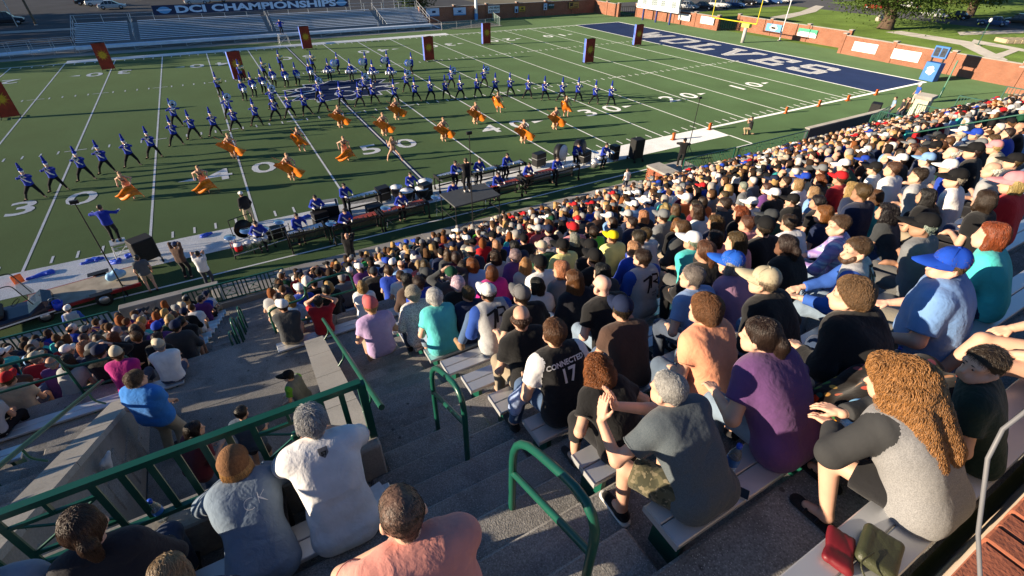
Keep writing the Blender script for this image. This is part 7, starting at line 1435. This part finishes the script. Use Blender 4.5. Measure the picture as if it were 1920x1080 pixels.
fore('grey-haired man in a pale blue polo', 3, -5.38, dict(lean=22, slouch=12, hy=14, **FOOT), (.17, .28, .5), (.06, .08, .12), hair=('short', (.2, .17, .15)), wr=.007, hl=.025, hn=3000); fs(3, -5.38)
fore('boy in a dark green top at the right edge', 6, -5.72, dict(lean=18, slouch=12, hy=50, **FOOT), (.012, .03, .022), (.03, .03, .03), hair=('short', (.03, .02, .012)), yaw=.3, sc=.84, face=True); fs(6, -5.72)
fore('spectator in grey patterned shorts with knees towards the field at the right edge', 6, -4.55, dict(lean=0, slouch=4, hy=30, lf=(-.3, .5, .12), rf=(.0, .55, .1), lk=(-.3, .6, 1), rk=(.1, .6, 1)), (.3, .16, .1), None, .46, tr_mat=CAMO, hair=('short', (.08, .05, .03)), yaw=.45); fs(6, -4.55)
# --- in the near stairwell
JS2 = dict(pel=(0, 0, .9), lf=(-.12, 0, .09), rf=(.12, -.02, .09), le=(-.5, -1, 0), re=(.5, -1, 0))
ZS = ZF(-5)
o, s_, J = fore('curly-haired man in a bright blue polo with a lanyard in the stairwell', 0, 0, dict(JS2, lean=-2, slouch=6, hy=-28, fat=.045, lh=(-.22, .12, .9), rh=(.1, .26, .92), wide=1.1), (.03, .2, .62), (.4, .34, .24), hair=('poof', (.16, .1, .06)), loc=Vector((-10.98, -18.3, ZS)), yaw=-.5, loose=.022, hl=.03, curl=.004, face=True)
fore('girl with long dark hair leaning in the stairwell', 0, 0, dict(JS2, lean=12, slouch=12, hy=-20, fem=True, lh=(-.1, .3, 1.05), rh=(.15, .32, 1.1)), (.12, .02, .03), (.1, .16, .3), hair=('long', (.025, .015, .012)), loc=Vector((-10.5, -19.55, ZS)), yaw=-.9, sc=.93, hl=.09, lift=.1)
fore('boy with short dark hair and a slate tee in the stairwell', 0, 0, dict(JS2, lean=2, hy=-10), (.05, .08, .13), (.03, .03, .04), .44, hair=('short', (.02, .014, .01)), loc=Vector((-9.85, -19.35, ZS)), yaw=-.35, sc=.82, hl=.02)
fore('child in a black cap and a blue and lime top beside the parapet', 0, 0, dict(JS2, lean=8, hy=20, rh=(.0, .3, 1.0), lh=(-.2, .3, .9)), (.14, .16, .15), (.03, .03, .04), .44, hair=('short', (.02, .014, .01)), capc=(.01, .01, .011), loc=Vector((-9.08, -18.75, ZS)), yaw=.9, sc=.72, raglan=(.12, .35, .03))
# --- things lying about
def bottle(loc, label, sc=1.):
    o = empty('water_bottle', loc, 0, label, 'bottle', 'water bottles'); o.scale = (sc,)*3; MB().lathe([(0, 0), (.032, 0), (.033, .05), (.03, .06), (.033, .075), (.033, .13), (.022, .165), (.013, .185), (.013, .2)], 16).build('bottle_body', mat('clear_plastic', (.8, .88, .95), rough=.08, var=0, trans=.85), o); MB().lathe([(.0335, .06), (.0338, .062), (.0338, .115), (.0335, .117)], 16).build('paper_label', mat('label_blue', (.05, .2, .6), rough=.4), o); MB().lathe([(0, .215), (.015, .214), (.015, .192), (.014, .19)], 12).build('screw_cap', mat('cap_blue', (.02, .08, .5), rough=.4), o)
bottle((-6.75, YB(5)-.08, ZB(5)+.002), 'water bottle on the bench right of the clapping man', 1.15); bottle((-10.05, -21.98, 8.21), 'water bottle standing on the kerb under the green fence', 1.1)
bottle((-4.95, YB(5)-.08, ZB(5)+.002), 'water bottle beside the man in the royal blue cap')
o = empty('phone', (-6.83, YB(5)-.2, ZB(5)+.008), .5, 'dark phone lying on the bench beside the water bottle', 'phone'); MB().bbox(-.038, .038, -.075, .075, -.005, .005, .004).build('case', mat('phone_edge', (.5, .5, .5), rough=.3), o); MB().box(-.034, .034, -.07, .07, .0052, .0062).build('screen', mat('phone_glass', (.01, .01, .012), rough=.1, var=0), o)
o = empty('handbag', (-6.83, YB(6)-.14, ZB(6)), .3, 'olive green handbag with a red lining on the bench at the bottom right', 'handbag') ; o.scale = (.72, .72, .72); inst('bag_body', sdf_mesh('bag_body', [cap((-.06, y_, .045), (.18, y_*1.05, .045), .04, .036) for y_ in (-.13, -.08, -.03, .02)]+[cap((-.05, .03, .07), (.17, .03, .07), .018)], .007, .03, (mat('olive_leather', (.05, .055, .028), rough=.4, var=.2, bump=.3, bs=90),), wrinkle(.004, 2)), o); inst('red_wallet', sdf_mesh('red_wallet', [cap((-.2, y_, .03), (.02, y_+.03, .035), .028, .022) for y_ in (.06, .1, .14, .18)], .007, .03, (mat('red_leather', (.16, .012, .018), rough=.45, var=.15),), wrinkle(.008, 3, 1.5)), o); MB().tube(bend([(-.02, -.02, .1), (-.2, .05, .14), (-.24, -.1, .03), (-.15, -.16, .01)], .1), .005, 6).build('strap', mat('olive_leather', (.035, .04, .018)), o)
FLO = clothmat('floral_blanket', 'floral', (.006, .006, .007), (.85, .3, .08), None, 13)
tag(inst('blanket', sdf_mesh('blanket', [cap((-.35, .12, .0), (.35, .1, .02), .1), cap((-.32, .3, -.12), (.34, .3, -.1), .09), cap((-.3, .42, -.3), (.3, .42, -.3), .06), cap((-.3, -.05, .06), (.3, -.08, .06), .08)], .016, .08, (FLO,), wrinkle(.02, 7)), None, (-5.75, -24.3, 9.36)), 'black blanket with red and yellow flowers spread over the bench', 'blanket')
CUS = mat('cushion_blue', (.3, .6, .85), rough=.7, var=.08)
o = tag(inst('cushion', sdf_mesh('cushion', [cap((-.15, -.1, 0), (.15, -.1, 0), .05), cap((-.15, .1, 0), (.15, .1, 0), .05), cap((0, -.1, .012), (0, .1, .012), .055)], .012, .07, (CUS,)), None, (-6.14, -24.3, 9.44), (R(-14), R(8), .2)), 'pale blue cushion printed with snowmen', 'cushion')
for k_, (x, y, r_, c) in enumerate(((-.05, .04, .03, WHITEP), (-.04, -.015, .04, WHITEP), (.08, .06, .012, TAIL), (.1, .05, .012, BLK), (-.045, .075, .014, BLK), (.07, -.06, .02, TEALG))): MB().lathe([(0, .002), (r_, .0), (0, -.002)], 14, (x, y, .074)).build('print', c, o)
PAPER = mat('programme_paper', (.7, .72, .75), rough=.6, var=.1, vs=20)
for k_, (x, j, lb) in enumerate(((-8.7, 3, 'folded programme on the bench beside the white tee man'), (-7.9, -8, 'white programme on the bench by the landing'), (-11.05, -7, 'white programme at the end of the lower left bench'), (-11.0, -10, 'papers at the bench end left of the lower stairs'))):
    o = empty('programme', (x, YB(j)-.13, ZB(j)+.006), .2+.3*k_, lb, 'programme', 'paper programmes'); MB().box(-.11, .11, -.14, .14, 0, .004).build('sheet', PAPER, o); MB().box(-.1, .1, -.1, -.02, .0045, .005).build('picture', mat('photo_blue', (.2, .3, .45), rough=.5), o)
tag(inst('paper_bag', sdf_mesh('paper_bag', [cap((0, 0, .0), (.05, .02, .22), .05, .03), cap((.02, 0, .2), (.1, .05, .3), .04, .02)], .012, .04, (PAPER,), wrinkle(.012, 3, 1.5)), None, (-11.33, -19.4, 6.25)), 'crumpled white paper hanging on the parapet left of the stairwell', 'paper')

def cup(loc, label, tilt=0.):
    o = empty('paper_cup', loc, .4, label, 'cup', 'paper cups'); o.rotation_euler = (tilt, 0, .6); MB().lathe([(0, 0), (.03, 0), (.043, .12), (.041, .12), (.028, .006)], 18).build('cup_wall', mat('cup_white', (.7, .7, .68), rough=.5), o); MB().lathe([(.0445, .118), (.045, .126), (.038, .13), (0, .128)], 18).build('lid', mat('lid_red', (.4, .03, .03), rough=.4), o)
cup((-7.25, YB(-1)-.1, ZB(-1)), 'paper cup with a red lid at the bench end behind the spotted blouse'); cup((-4.25, YB(1)-.1, ZB(1)), 'paper cup beside the dark-haired staff tee man'); cup((-8.2, NOSE(5)-.35, ZF(5)+.035), 'paper cup lying on a step of the aisle', R(90))
# seats left over are filled with a mixed crowd
rs = random.Random(5)
def random_person():
    fem = rs.random() < .48
    if fem: hk = rs.choice(['long', 'long', 'bob', 'bob', 'pony', 'curly', 'poof'])
    else: hk = rs.choice(['short']*7+['fringe', 'fringe'])
    return dict(h=hk, hc=rs.choice('kddbbbayygw' if fem else 'kdddbbbggw'), cap=rs.choice(['']*(14 if fem else 9)+['k', 'n', 'w', 'g', 'b', 'be', 'dg', 'r', 'k'][:(4 if fem else 9)]), sh=rs.choice('w w lg g g dg dg dg k k k k k k k n n n n n b b lb t r m m pu be g dg br br dgr'.split()), sl=rs.choice('sssl'), hg=1.25+rs.uniform(-.05, .06))
taken = {}
def free(j, x, d=.45): return all(abs(x-q) > d for q in taken.get(j, []))
final = []
for j, x, y0 in fore_seats: taken.setdefault(j, []).append(x)
for j, x, d in people:
    if not free(j, x, .36):
        for dx in (.4, -.4, .8, -.8):
            if free(j, x+dx, .36): x += dx; break
        else: continue
    taken.setdefault(j, []).append(x); final.append((j, x, d))
def block(j, x):
    if j >= -4: return 0 if -7.37 < x < WX0 else 1 if x > WX1 else 2 if x < -11.7 else 3
    return 4 if x > -9.3 else 5
extra = []
for j in range(-18, 7):
    if j == -5: continue
    rng_ = [(-7.05, WX0-.9), (13.7, 29.3), (-22, -12.9)] if j > -5 else [(-9.0, 29.3), (-22, -11.15)]
    for a, b in rng_:
        x = a+rs.uniform(0, .2); near_ = False
        while x < b:
            occ = .97 if x > -7 else .85
            near_ = (Vector((x, YB(j), ZB(j)))-CAM_LOC).length < 13; occ = occ*(.86 if near_ else 1)
            if free(j, x, .52 if near_ else .46) and rs.random() < occ: extra.append((j, x, random_person())); taken.setdefault(j, []).append(x)
            x += rs.uniform(.6, .74) if near_ else rs.uniform(.52, .66)
allp = []
for j, x, d in final+extra:
    q = seatloc(x, j); u, v, dep = pix(q+Vector((0, 0, 1.15)))
    allp.append(dict(j=j, x=x, d=d, q=q, dep=dep, vis=(dep > .3 and -30 < u < 1950 and -10 < v < 1180)))
for p in allp:
    if p['q'].y < -23.4 and p['x'] > -7.3 and p['x'] < -5.5: p['vis'] = False
vis = sorted([p for p in allp if p['vis']], key=lambda p: p['dep'])
solo, rest = vis[:165], vis[165:]+[p for p in allp if not p['vis'] and p['x'] < -12 and p['j'] > -19]
rows = {}
for p in sorted(vis, key=lambda p: p['x']):
    k = (p['j'], block(p['j'], p['x'])); rows.setdefault(k, []).append(p)
for k, l in rows.items():
    if k[1] in (2, 5): l.sort(key=lambda p: -p['x'])
    for i, p in enumerate(l): p['rank'] = i+1
WHERE = ['from the aisle', 'past the far stairwell', 'left of the left aisle', 'above the stairwell', 'right of lower stairs', 'left of lower stairs']
def pick(p):
    d = p['d']; r_ = random.Random(int(p['x']*1000)+p['j']*77)
    fem = d['h'] in ('long', 'bob', 'pony', 'curly', 'poof'); k = r_.choice((FEM if fem else MALE) if p['x'] < -3 else ([4, 4, 4, 5, 9, 6] if fem else [2, 2, 2, 0, 8, 1]))
    if k == 10 and r_.random() < .6: k = 0
    return k, r_
SHS = {}
for k_ in HAIRM:
    t_o = inst('hair', HAIRM[k_]); sx = strands(t_o, None, 1500, {'long': .06, 'pony': .05, 'curly': .05, 'bob': .05}.get(k_, .03), .12 if k_ in ('long', 'pony', 'bob', 'curly') else .35, .006 if k_ == 'curly' else 0, .0016, 3); SHS[k_] = sx.data; bpy.data.objects.remove(sx); bpy.data.objects.remove(t_o)
for n_s, p in enumerate(solo):
    d = p['d']; k, r_ = pick(p); s_ = SEAT[k]; c, cn = COL[d['sh']]; hc, hn = HCOL[d['hc']]
    sc = max(.9, min(1.1, d['hg']/1.27)); yaw = gaze(p['q'].x, p['q'].y)+r_.uniform(-.22, .22)
    skin = r_.choice(SKINS[:4]*4+SKINS[4:]); jit = r_.uniform(.85, 1.12)
    cc = COL[d['cap']] if d['cap'] else None
    what = ('%s cap' % cc[1]) if cc else HDESC[d['h']] % hn
    lab = 'spectator, %s, %s %s, %s row up, %s %s' % (what, cn, 'top' if d['sl'] == 'l' else 'tee', ordn(p['j']+19), ordn(p['rank']), WHERE[block(p['j'], p['x'])])
    o = tag(inst('person', s_['body'], None, p['q'], (0, 0, yaw), sc, skin), lab, 'person', 'seated spectators')
    inst('shirt', s_['lon' if d['sl'] == 'l' else 'tee'], o, col=tuple(min(.8, v*jit) for v in c))
    inst('trousers', s_['tro' if r_.random() < .7 else 'sho'], o, col=r_.choice([(.02, .035, .08), (.03, .05, .11), (.01, .01, .012), (.3, .25, .18), (.08, .12, .2), (.1, .1, .1)]))
    hk_ = d['h'] if not (cc and d['h'] in ('poof', 'fringe', 'curly')) else 'short'; hcol = tuple(v*r_.uniform(.8, 1.2) for v in hc); ho = onhead('hair', HAIRM[hk_], s_['J'], o, tuple(v*.7 for v in hcol))
    if n_s < 110: inst('hair_strands', SHS[hk_], ho, col=hcol)
    if cc: onhead('cap', CAPM, s_['J'], o, cc[0])
# everyone farther off is one crowd; unseen people added at the left cast shade
LOW = seated_set(.045); HL = {k: hair_mesh(k, .03) for k in HAIRM}; CL = cap_mesh(.03)
def arr(me):
    v = np.empty(len(me.vertices)*3, np.float32); me.vertices.foreach_get('co', v); l = np.empty(len(me.loops), np.int32); me.loops.foreach_get('vertex_index', l); return v.reshape(-1, 3), l.reshape(-1, 4)
cache = {}
def A_(me):
    if me.name not in cache: cache[me.name] = arr(me)
    return cache[me.name]
VV, QQ, CC, n0 = [], [], [], 0
for p in rest:
    d = p['d']; k, r_ = pick(p); s_ = LOW[k]; c = COL[d['sh']][0]; hc = HCOL[d['hc']][0]; yaw = gaze(p['q'].x, p['q'].y)+r_.uniform(-.22, .22); sc = max(.9, min(1.1, d['hg']/1.27))
    M = np.array(rotm(yaw))*sc; H = np.array(s_['J']['H']); hcn = s_['J']['hc']; skin = r_.choice(SKINS[:4]*4+SKINS[4:])
    lst = [(s_['body'], skin, 0), (s_['lon' if d['sl'] == 'l' else 'tee'], c, 0), (s_['tro'], r_.choice([(.02, .035, .08), (.03, .05, .11), (.01, .01, .012), (.3, .25, .18)]), 0), (HL[d['h']], hc, 1)]
    if d['cap']: lst.append((CL, COL[d['cap']][0], 1))
    for me, co, hd_ in lst:
        v, q = A_(me)
        if hd_: v = v @ H.T+hcn
        v = v @ M.T+np.array(p['q']); VV.append(v); QQ.append(q+n0); n0 += len(v); CC.append(np.tile((*co, 1.), (len(v), 1)))
CROWDM = mat('crowd_cloth', (1, 1, 1), rough=.85, var=.12, vs=9, spec=.2)
t_ = CROWDM.node_tree; ca = t_.nodes.new('ShaderNodeAttribute'); ca.attribute_name = 'tint'; sv = t_.nodes[CROWDM['src']]; t_.links.new(ca.outputs['Color'], sv.inputs[0])
me = raw_mesh('crowd', np.concatenate(VV), np.concatenate(QQ), [CROWDM]); at_ = me.attributes.new('tint', 'FLOAT_COLOR', 'POINT'); at_.data.foreach_set('color', np.concatenate(CC).astype(np.float32).ravel())
tag(inst('crowd', me), 'dense far crowd of spectators filling the stand towards its right end', 'crowd', None, 'stuff')
print('CROWD', len(solo), len(rest), 'tris', 2*len(me.polygons))
